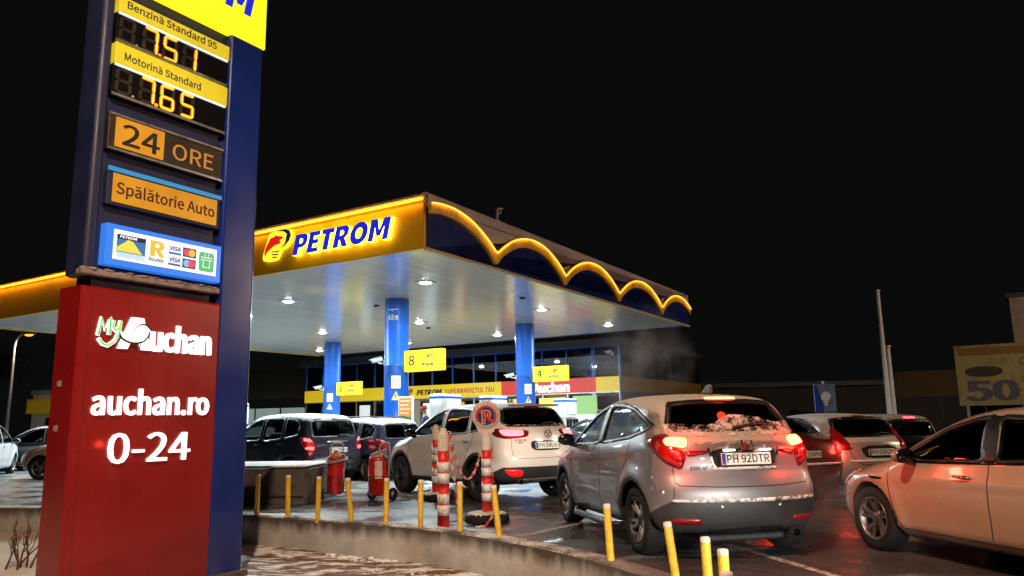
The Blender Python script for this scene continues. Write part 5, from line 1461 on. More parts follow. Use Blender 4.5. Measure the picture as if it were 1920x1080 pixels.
def wheel_builder(r, wd, style, parent, rim_mat):
    """tyre with rim; axis along Y, outer face towards +Y"""
    w = wd / 2
    ty = MB().lathe([(r * .66, -w * .8), (r * .70, -w), (r * .86, -w * 1.04), (r * .96, -w * .93), (r * .995, -w * .7), (r, -w * .3), (r * .985, -w * .05), (r * .985, w * .05), (r, w * .3), (r * .995, w * .7), (r * .96, w * .93), (r * .86, w * 1.04), (r * .70, w), (r * .66, w * .8)], 48, axis='y').build('tyre', 'rubber', parent)
    rb = MB()
    R1 = r * .675
    rb.lathe([(R1 * .90, -w * .8), (R1 * .92, w * .2), (R1 * .95, w * .78), (R1, w * .86), (R1, w * .98), (R1 * .955, w * .99), (R1 * .93, w * .80)], 44, axis='y')
    rb.lathe([(.001, w * .62), (.030, w * .62), (.036, w * .58), (.075, w * .55), (.085, w * .35)], 24, axis='y')
    n, dbl = style
    thin = isinstance(rim_mat, tuple)
    for i in range(n):
        a0 = 2 * math.pi * i / n + .3
        for dlt in ((-.19, .19) if dbl else (0,)):
            def pt(rad, ang, yy): return (rad * math.cos(ang), yy, rad * math.sin(ang))
            wi, wo = ((.015, .018) if thin else (.020, .024)) if dbl else (.036, .030)
            q = [(.05, a0 + dlt * .25, wi), (R1 * .55, a0 + dlt * .95, (wi + wo) / 2), (R1 * .95, a0 + dlt * (1.05), wo)]
            vs, fs = [], []
            for k, (rad, ang, hw) in enumerate(q):
                yt = w * (.56 + .22 * k / 2); yb = w * (.30 + .2 * k / 2)
                for (sd, yy) in ((-1, yb), (-.75, yt), (.75, yt), (1, yb)):
                    c = pt(rad, ang, yy); t = (-math.sin(ang), 0, math.cos(ang)); vs.append((c[0] + t[0] * hw * sd, yy, c[2] + t[2] * hw * sd))
            for k in range(2):
                for j in range(3): fs.append((k * 4 + j, k * 4 + j + 1, k * 4 + 5 + j, k * 4 + 4 + j))
            rb.mi = 1 if thin else 0; rb._new(vs, fs)
            if thin:
                rb.mi = 0; rb._new([(v[0], v[1] - .012, v[2]) if i_ % 4 in (1, 2) else (v[0] * 1.0, v[1] - .02, v[2]) for i_, v in enumerate([(c0[0], c0[1], c0[2]) for c0 in vs])], fs)
    rim = rb.build('rim', list(rim_mat) if thin else rim_mat, parent)
    MB().lathe([(.001, w * .05), (R1 * .5, w * .05), (R1 * .80, 0), (R1 * .8, -.02), (.001, -.02)], 32, axis='y').build('brake_disc', 'dark_metal', parent)
    return ty

def plate(B, parent, text, zc, y0=0., tilt=0., w=.52, h=.112, off=.012, x=None, bright=False):
    Q, _ = B.cast(np.array([[-4., y0, zc]]), np.array([1., 0, 0]))
    e = bpy.data.objects.new('number_plate', None); bpy.data.objects.remove(e)
    mb = MB().box(-w / 2, w / 2, -.006, .006, -h / 2, h / 2, .003)
    T = Matrix.Translation((Q[0][0] - off, y0, zc)) @ Matrix.Rotation(R(-90), 4, 'Z') @ Matrix.Rotation(tilt, 4, 'X')
    o = mb.build('number_plate', 'plate_white', parent); o.matrix_local = T
    MB().box(-w / 2 + .003, -w / 2 + .042, -.0075, -.006, -h / 2 + .004, h / 2 - .004).build('country_strip', mat('plate_blue_strip', (.02, .05, .35), .4), o)
    MB().text(text, -w / 2 + .055, w / 2 - .016, -.036, .074, y=-.0062, depth=.0015, bold=.012).build('characters', 'black_ink', o)
    MB().box(-w / 2 - .008, w / 2 + .008, .0065, .014, -h / 2 - .01, h / 2 + .008, .003).build('plate_holder', 'black_plastic', o)
    return o
M['plate_white'] = mat('plate_white', (.72, .72, .68), .35, dirt=(.4, .36, .3), dirt_amt=.05)

def mirror_wing(parent, x, y, z, side, m_, cap=True):
    g = MB()
    g.sphere((x, side * (y + .10), z), .115, 10, .75, 1.0, .68)
    for v in g.bm.verts:
        if v.co.x < x - .045: v.co.x = x - .045
    g.tube([(x + .03, side * (y - .06), z - .08), (x + .02, side * (y + .05), z - .06)], [.035, .028], 8)
    o = g.build('wing_mirror', m_, parent, smooth=True)
    gq = MB().lathe([(.001, 0), (.100, 0), (.104, .01)], 24, axis='x'); gq.xf(Matrix.Translation((x - .050, side * (y + .10), z)) @ Matrix.Diagonal((1, 1.0, .70, 1))); gq.build('mirror_glass', 'gloss_black', o)
    return o

def car(S, name, label, pos, heading, scale=1., paint_m=None, group=None, detail=True):
    rz = math.pi / 2 - R(heading)
    g = thing(name, label, S['cat'], pos, rz, group); g.scale = (scale,) * 3
    B = Body(S)
    body = B.mesh('body', paint_m, g)
    # side windows, both sides
    for mir in (False, True):
        for wi, poly in enumerate(S['win']):
            gm = S['glass'][wi]
            patch(B, inset(poly, .006), 'L', gm, 'window', g, off=-.012, skirt=0, round_=.07, st=.06, mirror=mir)
        for wi, poly in enumerate(S['win']):
            patch(B, inset(poly, -.012), 'L', 'frame_black', 'window_frame', g, off=.003, hole=inset(poly, .026), skirt=.010, round_=.07, mirror=mir)
    for nm, poly, md, gm in (('rear_window', S['rear_win'], 'B', S['rear_glass']), ('windscreen', S['shield'], 'F', 'car_glass')):
        patch(B, inset(poly, .006), md, gm, nm, g, off=-.012, skirt=0, round_=.07, st=.06)
        patch(B, inset(poly, -.012), md, 'frame_black', nm + '_frame', g, off=.003, hole=inset(poly, .032), skirt=.010, round_=.07)
    # interior
    zi = .50; trim = mat('cabin_cloth', (.035, .034, .036), .8)
    for y in (-.36, .36):
        for (xx, nm) in ((S['seat'], 'front_seat'),):
            MB().box(xx - .25, xx + .27, y - .24, y + .24, zi, zi + .14, .05, 3).build(nm, trim, g)
            mb = MB().box(-.07, .07, y - .23, y + .23, 0, .62, .05, 3); mb.box(-.05, .05, y - .12, y + .12, .66, .86, .04, 3)
            for q in (-.06, .06): mb.tube([(0, y + q, .60), (0, y + q, .68)], .007, 6)
            mb.xf(Matrix.Translation((xx - .24, 0, zi + .08)) @ Matrix.Rotation(R(-14), 4, 'Y')).build('seat_back', trim, g)
    mb = MB().box(-.08, .08, -.62, .62, 0, .58, .05, 3)
    for y in (-.4, .4): mb.box(-.05, .05, y - .12, y + .12, .60, .76, .04, 3)
    mb.xf(Matrix.Translation((S['seat'] - .98, 0, zi + .05)) @ Matrix.Rotation(R(-18), 4, 'Y')).build('rear_bench', trim, g)
    MB().box(S['cab'][1] - .42, S['cab'][1] - .01, -.62, .62, .55, .92, .06, 3).build('dashboard', trim, g)
    MB().tube([(S['seat'] + .48, .36 + .18 * math.cos(q), .88 + .18 * math.sin(q)) for q in [k * math.pi / 10 for k in range(20)]], .016, 6, closed=True).build('steering_wheel', 'black_plastic', g)
    # wheels
    wr, tw = S['wr'], S['tyre']
    for sx in (1, -1):
        for sy in (1, -1):
            w = bpy.data.objects.new('wheel', None); COL.objects.link(w); w.parent = g
            w.location = (sx * S['wb'] / 2, sy * (S['track'] / 2), wr); w.rotation_euler = (0, random.uniform(0, 1), 0 if sy > 0 else math.pi)
            wheel_builder(wr, tw, S['spokes'], w, S['rim'])
    # mirrors
    mx, my, mz = S['mirror']
    for s_ in (1, -1): mirror_wing(g, mx, my, mz, s_, S['mirror_m'] or paint_m)
    # seams, handles, lamps, trims
    for (pts, md, w_, nm, m_, both) in S['lines']:
        for mir in ((False, True) if both else (False,)): strip(B, pts, md, w_, m_, nm, g, mirror=mir)
    for (x, z) in S['handles']:
        for mir in (1, -1):
            Q, _ = B.cast(np.array([[x, 2.5, z]]), np.array([0, -1., 0])); y = Q[0][1]
            MB().tube([(x - .10, mir * (y - .004), z), (x - .085, mir * (y + .028), z + .003), (x, mir * (y + .036), z + .005), (x + .085, mir * (y + .028), z + .003), (x + .10, mir * (y - .004), z)], [.010, .014, .015, .014, .010], 8).build('door_handle', S['handle_m'] or paint_m, g)
    for (poly, md, nm, m_, off, dome, both) in S['panels']:
        for mir in ((False, True) if both else (False,)): patch(B, poly, md, m_, nm, g, off=off, dome=dome, mirror=mir)
    return g, B

# ---- shapes of the individual cars (x forward, y left, z up, metres; x = 0 midway between the axles)
def cl_none(x, y, z): return np.full(x.shape, 1.) * (z - .20)
HRV = dict(cat='car', wb=2.61, wr=.335, tyre=.215, track=1.535, bow_r=.30, bow_f=.34, tum=.30, tumq=.20, k=.17, flare=.03, gap=.055,
    side=[(-1.95, .26), (-2.06, .34), (-2.12, .50), (-2.13, .66), (-2.09, .76), (-2.04, .86), (-2.05, 1.02), (-2.02, 1.12), (-1.93, 1.20), (-1.76, 1.40), (-1.62, 1.545), (-1.45, 1.585), (-1.0, 1.615), (-.45, 1.625), (.0, 1.605), (.38, 1.54), (.80, 1.33), (1.16, 1.12), (1.4, 1.06), (1.85, .95), (2.08, .82), (2.16, .64), (2.15, .42), (2.02, .24), (1.6, .20), (-1.5, .21)],
    belt=[(-2.2, 1.13), (-1.2, 1.10), (0, 1.03), (1., .97), (2.2, .90)],
    plan=[(-2.2, .79), (-1.9, .845), (-1.5, .885), (-1.0, .888), (0, .880), (1.0, .888), (1.5, .875), (1.9, .82), (2.2, .70)],
    sec=[(.15, .90), (.30, .955), (.45, .985), (.62, .998), (.80, 1.0), (.95, .985), (1.15, .955), (1.3, .94)],
    creases=[(lambda x: .50 + .03 * x, .05, .012), (lambda x: .95 + .06 * (-x), .07, .010)],
    win=[[(.93, 1.035), (.62, 1.23), (.28, 1.43), (.0, 1.515), (-.10, 1.525), (-.14, 1.07)], [(-.23, 1.075), (-.19, 1.525), (-.60, 1.515), (-1.05, 1.455), (-1.40, 1.36), (-1.60, 1.28), (-1.50, 1.225), (-1.14, 1.15)]],
    glass=['dusty_glass', 'dusty_glass'],
    rear_win=[(-.60, 1.225), (.60, 1.225), (.655, 1.30), (.56, 1.505), (.3, 1.525), (-.3, 1.525), (-.56, 1.505), (-.655, 1.30)], rear_glass='privacy_glass', rw_x=-1.2,
    shield=[(-.66, 1.08), (.66, 1.08), (.56, 1.50), (-.56, 1.50)], ws_x=.3, cab=(-1.85, 1.0), seat=.25,
    recess=[([(-.31, .87), (.31, .87), (.36, 1.05), (-.36, 1.05)], .035, 1)],
    clad=lambda x, y, z: np.minimum.reduce([z - .30 - 0 * x, np.maximum(np.hypot(x - 1.305, z - .335) - .435, z - .75), np.maximum(np.hypot(x + 1.305, z - .335) - .435, z - .80),
                                           np.maximum(z - (.575 + .0 * x) + np.clip(x + 1.95, 0, 1) * .55, x + 1.55)]),
    spokes=(5, True), rim=('dark_metal', 'steel'), mirror=(.74, .90, 1.11), mirror_m=None, handle_m='chrome', handles=[(.05, .93)],
    lines=[([(.95, .98), (.93, .75), (.86, .45), (.84, .32)], 'L', .009, 'door_seam', 'black_ink', True), ([(-.18, 1.04), (-.20, .75), (-.20, .50), (-.16, .31)], 'L', .009, 'door_seam', 'black_ink', True),
           ([(-1.18, 1.12), (-1.12, .95), (-1.0, .80), (-.90, .62), (-.86, .45)], 'L', .009, 'door_seam', 'black_ink', True),
           ([(-.70, .93), (-.70, .74), (-.66, .71)], 'B', .009, 'tailgate_seam', 'black_ink', False), ([(.70, .93), (.70, .74), (.66, .71)], 'B', .009, 'tailgate_seam', 'black_ink', False),
           ([(-.37, 1.06), (-.33, .90), (-.27, .865), (.27, .865), (.33, .90), (.37, 1.06)], 'B', .022, 'plate_surround', 'chrome', False),
           ([(-.68, .715), (-.3, .70), (.3, .70), (.68, .715)], 'B', .010, 'tailgate_seam', 'black_ink', False),
           ([(-.72, .70), (-.73, .60)], 'B', .008, 'bumper_seam', 'black_ink', False), ([(.72, .70), (.73, .60)], 'B', .008, 'bumper_seam', 'black_ink', False),
           ([(.98, 1.05), (.66, 1.25), (.30, 1.455), (.0, 1.545), (-.5, 1.545), (-.95, 1.47)], 'L', .010, 'window_trim', 'dark_metal', True)],
    panels=[([(-2.0, .40, .88), (-2.03, .42, .96), (-2.03, .62, 1.0), (-1.96, .80, 1.20), (-1.80, .85, 1.19), (-1.66, .875, 1.12), (-1.78, .86, 1.03), (-1.93, .80, .92), (-2.02, .68, .85)][2:], 32, 'tail_light', 'tail_red', .006, .016, True),
            ([(-.56, .975), (-.38, 1.015), (-.36, 1.04), (-.60, 1.035)], 'B', 'tail_light_wing', 'tail_red', .006, .008, False), ([(.56, .975), (.38, 1.015), (.36, 1.04), (.60, 1.035)], 'B', 'tail_light_wing', 'tail_red', .006, .008, False),
            ([(-2.06, .50, .35), (-2.06, .50, .41), (-2.0, .70, .41), (-1.93, .80, .385), (-2.0, .72, .35)], 20, 'fog_reflector', 'tail_dim', .004, .008, True),
            ([(-.10, 1.075), (-.06, 1.53), (-.21, 1.53), (-.26, 1.075)], 'L', 'door_pillar', 'frame_black', .005, .0, True),
            ([(-.36, .27), (.36, .27), (.40, .315), (-.40, .315)], 'B', 'diffuser_blade', 'gloss_black', .012, .01, False),
            ([(2.04, .80, .80), (2.0, .82, .92), (1.75, .86, .98), (1.72, .86, .92)], 150, 'headlight', 'clear_lens', .006, .012, True)])
CX = dict(cat='car', wb=2.70, wr=.36, tyre=.225, track=1.585, bow_r=.30, bow_f=.34, tum=.30, tumq=.18, k=.17, flare=.03, gap=.06,
    side=[(-2.0, .34), (-2.12, .42), (-2.19, .58), (-2.21, .78), (-2.15, .92), (-2.14, 1.05), (-2.11, 1.17), (-2.0, 1.27), (-1.86, 1.47), (-1.74, 1.605), (-1.55, 1.645), (-1.1, 1.69), (-.4, 1.705), (.1, 1.685), (.45, 1.61), (.9, 1.38), (1.28, 1.17), (1.6, 1.10), (2.05, .98), (2.24, .80), (2.28, .58), (2.15, .30), (1.7, .24), (-1.6, .26)],
    belt=[(-2.2, 1.20), (-1.2, 1.15), (0, 1.08), (1., 1.04), (2.2, .95)],
    plan=[(-2.25, .80), (-1.95, .86), (-1.5, .91), (-1.0, .915), (0, .90), (1.0, .915), (1.5, .905), (1.9, .85), (2.3, .70)],
    sec=[(.15, .90), (.30, .955), (.45, .985), (.65, .998), (.85, 1.0), (1.0, .985), (1.2, .955), (1.4, .94)],
    creases=[(lambda x: .62 + .03 * x, .06, .012), (lambda x: 1.0 - .04 * x, .06, .012)],
    win=[[(1.02, 1.10), (.70, 1.30), (.34, 1.51), (.10, 1.585), (-.02, 1.60), (-.06, 1.12)], [(-.16, 1.125), (-.11, 1.605), (-.60, 1.60), (-.92, 1.565), (-.98, 1.16)], [(-1.05, 1.17), (-1.0, 1.555), (-1.35, 1.46), (-1.56, 1.33), (-1.40, 1.22)]],
    glass=['car_glass', 'privacy_glass', 'privacy_glass'],
    rear_win=[(-.64, 1.27), (.64, 1.27), (.70, 1.34), (.60, 1.575), (.3, 1.60), (-.3, 1.60), (-.60, 1.575), (-.70, 1.34)], rear_glass='privacy_glass', rw_x=-1.2,
    shield=[(-.68, 1.14), (.68, 1.14), (.58, 1.57), (-.58, 1.57)], ws_x=.3, cab=(-1.9, 1.1), seat=.28,
    recess=[([(-.31, .86), (.31, .86), (.34, 1.03), (-.34, 1.03)], .03, 1)],
    clad=lambda x, y, z: np.minimum.reduce([z - .36 - 0 * x, np.maximum(np.hypot(x - 1.35, z - .36) - .475, z - .85), np.maximum(np.hypot(x + 1.35, z - .36) - .475, z - .85),
                                           np.maximum(z - .60 + np.clip(x + 1.95, 0, 1) * .5, x + 1.6)]),
    spokes=(5, True), rim='dark_metal', mirror=(.80, .92, 1.17), mirror_m='gloss_black', handle_m=None, handles=[(.0, 1.0), (-1.0, 1.03)],
    lines=[([(1.05, 1.05), (1.04, .8), (.95, .45), (.93, .37)], 'L', .009, 'door_seam', 'black_ink', True), ([(-.10, 1.10), (-.12, .8), (-.12, .5), (-.10, .37)], 'L', .009, 'door_seam', 'black_ink', True),
           ([(-1.20, 1.16), (-1.14, 1.0), (-1.02, .84), (-.92, .62), (-.88, .45)], 'L', .009, 'door_seam', 'black_ink', True),
           ([(-.66, 1.12), (-.68, .80), (-.60, .74), (.60, .74), (.68, .80), (.66, 1.12)], 'B', .009, 'tailgate_seam', 'black_ink', False)],
    panels=[([(-2.12, .40, 1.09), (-2.12, .38, 1.20), (-1.95, .80, 1.235), (-1.70, .87, 1.24), (-1.62, .88, 1.20), (-1.80, .86, 1.10), (-2.0, .78, 1.06)], 38, 'tail_light', 'tail_red', .006, .016, True),
            ([(-2.12, .52, .44), (-2.12, .50, .54), (-2.05, .70, .57), (-1.95, .80, .56), (-2.05, .70, .44)], 20, 'fog_reflector', 'tail_glow', .004, .01, True),
            ([(-.5, .335), (.5, .335), (.55, .40), (-.55, .40)], 'B', 'bumper_insert', 'alu', .006, .006, False),
            ([(2.12, .74, .88), (2.08, .80, .98), (1.75, .88, 1.04), (1.72, .88, .98)], 150, 'headlight', 'clear_lens', .006, .012, True)])
FORD = dict(cat='car', wb=2.85, wr=.33, tyre=.225, track=1.60, bow_r=.28, bow_f=.42, tum=.30, tumq=.22, k=.19, flare=.020, gap=.05,
    side=[(-2.25, .30), (-2.36, .48), (-2.37, .70), (-2.33, .92), (-2.25, 1.05), (-2.0, 1.12), (-1.5, 1.31), (-1.0, 1.44), (-.45, 1.495), (.0, 1.485), (.35, 1.42), (.85, 1.21), (1.28, 1.01), (1.7, .93), (2.12, .82), (2.32, .68), (2.39, .50), (2.36, .32), (2.2, .20), (1.7, .17), (-1.9, .19)],
    belt=[(-2.4, 1.04), (-1.2, 1.0), (0, .945), (1., .90), (2.4, .80)],
    plan=[(-2.4, .80), (-2.0, .87), (-1.5, .915), (-1.0, .93), (0, .935), (1.0, .93), (1.5, .915), (1.95, .86), (2.4, .70)],
    sec=[(.12, .88), (.25, .945), (.40, .985), (.58, 1.0), (.75, .995), (.9, .97), (1.05, .945), (1.3, .93)],
    creases=[(lambda x: .30 + 0 * x, .05, .008), (lambda x: .80 - .02 * x, .05, .010)],
    win=[[(1.02, .955), (.80, 1.08), (.40, 1.29), (.05, 1.385), (-.10, 1.395), (-.14, .985)], [(-.24, .99), (-.19, 1.395), (-.70, 1.375), (-1.02, 1.31), (-1.08, 1.03)], [(-1.14, 1.035), (-1.10, 1.29), (-1.38, 1.17), (-1.46, 1.08)]],
    glass=['privacy_glass', 'privacy_glass', 'privacy_glass'],
    rear_win=[(-.55, 1.12), (.55, 1.12), (.60, 1.17), (.52, 1.40), (-.52, 1.40), (-.60, 1.17)], rear_glass='car_glass', rw_x=-1.0,
    shield=[(-.66, 1.0), (.66, 1.0), (.56, 1.39), (-.56, 1.39)], ws_x=.3, cab=(-2.0, 1.15), seat=.25,
    clad=lambda x, y, z: np.minimum(np.maximum(z - .19, 0 * x - .5), np.maximum(np.abs(np.hypot(x - 1.425, z - .33) - .385) - .006, z - 2) * 0 + 1),
    spokes=(5, True), rim='dull_alloy', mirror=(.72, .93, 1.02), mirror_m=None, handle_m='chrome', handles=[(.10, .845), (-.98, .87)],
    lines=[([(1.12, .90), (1.10, .70), (1.02, .38), (.92, .22)], 'L', .010, 'door_seam', 'black_ink', True), ([(-.19, .965), (-.17, .7), (-.17, .45), (-.13, .22)], 'L', .010, 'door_seam', 'black_ink', True),
           ([(-1.26, 1.0), (-1.2, .85), (-1.05, .70), (-.98, .45), (-.95, .25)], 'L', .010, 'door_seam', 'black_ink', True),
           ([(.95, .285), (-.9, .285)], 'L', .012, 'sill_groove', 'dirty_plastic', True),
           ([(1.06, .945), (.40, .955), (-.5, .985), (-1.4, 1.045)], 'L', .016, 'waist_trim', 'gloss_black', True),
           ([(1.04, .97), (.80, 1.105), (.40, 1.315), (.05, 1.41), (-.6, 1.405), (-1.1, 1.32), (-1.45, 1.15)], 'L', .012, 'window_trim', 'alu', True),
           ([(1.42, .88), (1.75, .84), (2.05, .74)], 'L', .008, 'bonnet_seam', 'black_ink', True)],
    panels=[([(-.09, .985), (-.05, 1.395), (-.24, 1.395), (-.29, .985)], 'L', 'door_pillar', 'frame_black', .005, .0, True),
            ([(1.42, .785), (1.18, .775), (1.20, .755), (1.36, .755)], 'L', 'wing_vent', 'gloss_black', .004, .004, True),
            ([(2.20, .70, .62), (2.18, .74, .72), (1.95, .84, .80), (1.78, .87, .80), (1.85, .86, .72), (2.05, .80, .62)], 138, 'headlight', 'clear_lens', .006, .014, True),
            ([(1.98, .88, .56), (1.98, .88, .585), (1.80, .9, .585), (1.80, .9, .56)], 110, 'side_marker', 'amber_lens', .004, .006, True),
            ([(-2.25, .60, .80), (-2.2, .62, .98), (-1.95, .84, 1.02), (-1.85, .87, .98), (-2.0, .84, .80)], 32, 'tail_light', 'tail_glow', .006, .016, True),
            ([(-.75, .62), (.75, .62), (.75, .66), (-.75, .66)], 'B', 'bumper_snow', 'snow', .012, .02, False)])
M['frame_black'] = mat('frame_black', (.008, .008, .009), .4)
M['dirty_plastic'] = mat('dirty_plastic', (.06, .045, .035), .8)
LODGY = dict(cat='van', wb=2.81, wr=.315, tyre=.195, track=1.49, bow_r=.20, bow_f=.32, tum=.22, tumq=.14, k=.15, flare=.02, gap=.06,
    side=[(-1.95, .30), (-2.10, .38), (-2.17, .52), (-2.16, .70), (-2.10, .85), (-2.10, 1.02), (-2.02, 1.22), (-1.90, 1.52), (-1.78, 1.62), (-1.5, 1.655), (-.8, 1.685), (0, 1.685), (.45, 1.63), (.9, 1.42), (1.35, 1.14), (1.6, 1.06), (2.05, .95), (2.25, .78), (2.29, .55), (2.2, .26), (1.7, .20), (-1.6, .22)],
    belt=[(-2.2, 1.08), (-1.2, 1.03), (0, .98), (1., .95), (2.3, .88)],
    plan=[(-2.2, .77), (-1.9, .83), (-1.5, .865), (-1.0, .87), (0, .865), (1.0, .87), (1.5, .865), (1.9, .82), (2.3, .68)],
    sec=[(.15, .92), (.30, .96), (.45, .985), (.65, 1.0), (.85, .995), (1.0, .98), (1.2, .96), (1.4, .95)],
    creases=[(lambda x: .55 + .0 * x, .06, .010)],
    win=[[(1.12, 1.03), (.80, 1.24), (.36, 1.50), (.10, 1.56), (-.04, 1.565), (-.08, 1.02)], [(-.18, 1.02), (-.14, 1.565), (-.95, 1.555), (-1.0, 1.06)], [(-1.10, 1.07), (-1.05, 1.55), (-1.45, 1.50), (-1.66, 1.38), (-1.62, 1.16)]],
    glass=['car_glass', 'car_glass', 'car_glass'],
    rear_win=[(-.60, 1.10), (.60, 1.10), (.655, 1.16), (.60, 1.50), (-.60, 1.50), (-.655, 1.16)], rear_glass='car_glass', rw_x=-1.2,
    shield=[(-.66, 1.10), (.66, 1.10), (.58, 1.56), (-.58, 1.56)], ws_x=.3, cab=(-1.95, 1.1), seat=.25,
    clad=lambda x, y, z: z - .24 - 0 * x, spokes=(5, False), rim='dull_alloy', mirror=(.86, .88, 1.08), mirror_m=None, handle_m=None, handles=[(.02, .92), (-1.0, .95)],
    lines=[([(1.05, .98), (1.04, .7), (.95, .45), (.93, .28)], 'L', .009, 'door_seam', 'black_ink', True), ([(-.12, 1.0), (-.13, .7), (-.12, .28)], 'L', .009, 'door_seam', 'black_ink', True),
           ([(-1.05, 1.04), (-1.05, .85), (-1.0, .62), (-.92, .40)], 'L', .009, 'door_seam', 'black_ink', True),
           ([(-.64, 1.08), (-.66, .70), (-.60, .62), (.60, .62), (.66, .70), (.64, 1.08)], 'B', .009, 'tailgate_seam', 'black_ink', False),
           ([(-.68, .60), (0, .585), (.68, .60)], 'B', .03, 'bumper_trim', 'chrome', False)],
    panels=[([(-2.06, .62, .78), (-2.07, .60, .90), (-2.0, .66, 1.04), (-1.86, .80, 1.12), (-1.76, .84, 1.10), (-1.85, .84, .95), (-2.0, .78, .76)], 34, 'tail_light', 'tail_dim', .006, .016, True),
            ([(-.32, .98), (.32, .98), (.32, 1.01), (-.32, 1.01)], 'B', 'tailgate_trim', 'chrome', .008, .01, False),
            ([(2.1, .70, .72), (2.05, .76, .92), (1.75, .85, 1.0), (1.75, .86, .86)], 150, 'headlight', 'clear_lens', .006, .012, True)])
FIESTA = dict(cat='car', wb=2.49, wr=.30, tyre=.195, track=1.48, bow_r=.34, bow_f=.36, tum=.32, tumq=.20, k=.17, flare=.02, gap=.05,
    side=[(-1.72, .27), (-1.83, .40), (-1.87, .58), (-1.83, .76), (-1.79, .90), (-1.77, .98), (-1.62, 1.10), (-1.46, 1.32), (-1.34, 1.415), (-1.1, 1.45), (-.5, 1.48), (.0, 1.465), (.38, 1.36), (.8, 1.14), (1.12, .98), (1.5, .90), (1.85, .77), (2.0, .60), (2.0, .42), (1.85, .22), (1.45, .18), (-1.4, .19)],
    belt=[(-2., 1.05), (-1.2, 1.03), (0, .96), (1., .90), (2., .80)],
    plan=[(-1.9, .74), (-1.6, .81), (-1.2, .855), (-.8, .86), (0, .85), (.9, .86), (1.3, .85), (1.7, .78), (2.05, .64)],
    sec=[(.12, .90), (.28, .955), (.45, .99), (.6, 1.0), (.75, .995), (.9, .97), (1.05, .95), (1.3, .93)],
    creases=[(lambda x: .78 - .06 * x, .06, .012)],
    win=[[(.88, .97), (.62, 1.12), (.28, 1.31), (.0, 1.38), (-.12, 1.385), (-.16, 1.0)], [(-.25, 1.005), (-.21, 1.385), (-.60, 1.365), (-.95, 1.27), (-1.22, 1.14), (-1.05, 1.08)]],
    glass=['dusty_glass', 'dusty_glass'],
    rear_win=[(-.58, 1.06), (.58, 1.06), (.66, 1.14), (.58, 1.36), (.3, 1.39), (-.3, 1.39), (-.58, 1.36), (-.66, 1.14)], rear_glass='privacy_glass', rw_x=-.9,
    shield=[(-.62, .98), (.62, .98), (.54, 1.38), (-.54, 1.38)], ws_x=.2, cab=(-1.6, .95), seat=.2,
    recess=[([(-.32, .70), (.32, .70), (.36, .90), (-.36, .90)], .03, 1)],
    clad=lambda x, y, z: z - .20 - 0 * x, spokes=(5, False), rim='dull_alloy', mirror=(.70, .86, 1.0), mirror_m=None, handle_m=None, handles=[(.0, .86), (-.9, .90)],
    lines=[([(.95, .92), (.94, .7), (.86, .45), (.82, .24)], 'L', .009, 'door_seam', 'black_ink', True), ([(-.2, .98), (-.2, .7), (-.18, .24)], 'L', .009, 'door_seam', 'black_ink', True),
           ([(-1.0, 1.05), (-.98, .85), (-.85, .65), (-.8, .40)], 'L', .009, 'door_seam', 'black_ink', True),
           ([(-.60, .98), (-.50, .66), (-.40, .60), (.40, .60), (.50, .66), (.60, .98)], 'B', .010, 'tailgate_seam', 'black_ink', False),
           ([(.91, .99), (.62, 1.145), (.28, 1.335), (.0, 1.405), (-.6, 1.39), (-.98, 1.30)], 'L', .012, 'window_trim', 'alu', True)],
    panels=[([(-1.78, .52, .86), (-1.76, .58, .95), (-1.62, .74, 1.20), (-1.52, .76, 1.22), (-1.50, .80, 1.08), (-1.62, .80, .95), (-1.74, .70, .83)], 36, 'tail_light', 'tail_dim', .006, .016, True),
            ([(-.55, .64), (.55, .64), (.6, .68), (-.6, .68)], 'B', 'bumper_snow', 'snow', .012, .015, False),
            ([(1.80, .66, .70), (1.75, .72, .82), (1.35, .82, .93), (1.35, .82, .84)], 145, 'headlight', 'clear_lens', .006, .012, True)])

P_SILVER = paint('silver_paint_frosty', (.165, .17, .18), .4, .32, dirt=.55, snow=1.0, snow_col=(.40, .35, .31))
P_WHITE = paint('white_paint_frosty', (.62, .60, .57), 0., .30, dirt=.35, snow=.7, snow_col=(.6, .58, .56))
P_LAMPTINT = paint('dirty_white_lamp_tint', (.37, .25, .175), 0., .2, dirt=.40, dirt_col=(.30, .21, .14))  # white car with road dirt; salmon tint of the lamps put into the base
P_NAVY = paint('dark_navy_car_paint', (.012, .016, .035), .1, .22, dirt=.25, snow=.75, snow_col=(.6, .62, .66))
P_DUSK = paint('dark_blue_car_paint', (.02, .028, .055), .2, .25, dirt=.25, snow=.9, snow_col=(.6, .62, .66))
P_PALE = paint('pale_silver_paint', (.46, .44, .42), .4, .32, dirt=.45, snow=.9, snow_col=(.5, .47, .45))
P_RED = paint('dark_red_paint', (.13, .008, .010), .1, .25, dirt=.3, snow=.3)
P_BLACK = paint('black_car_paint', (.010, .010, .012), .0, .22, dirt=.25, snow=.7)
P_BEIGE = paint('beige_car_paint', (.42, .34, .25), .25, .3, dirt=.3)
P_VAN = paint('ambulance_white', (.74, .75, .76), 0., .3, dirt=.3, snow=.4)

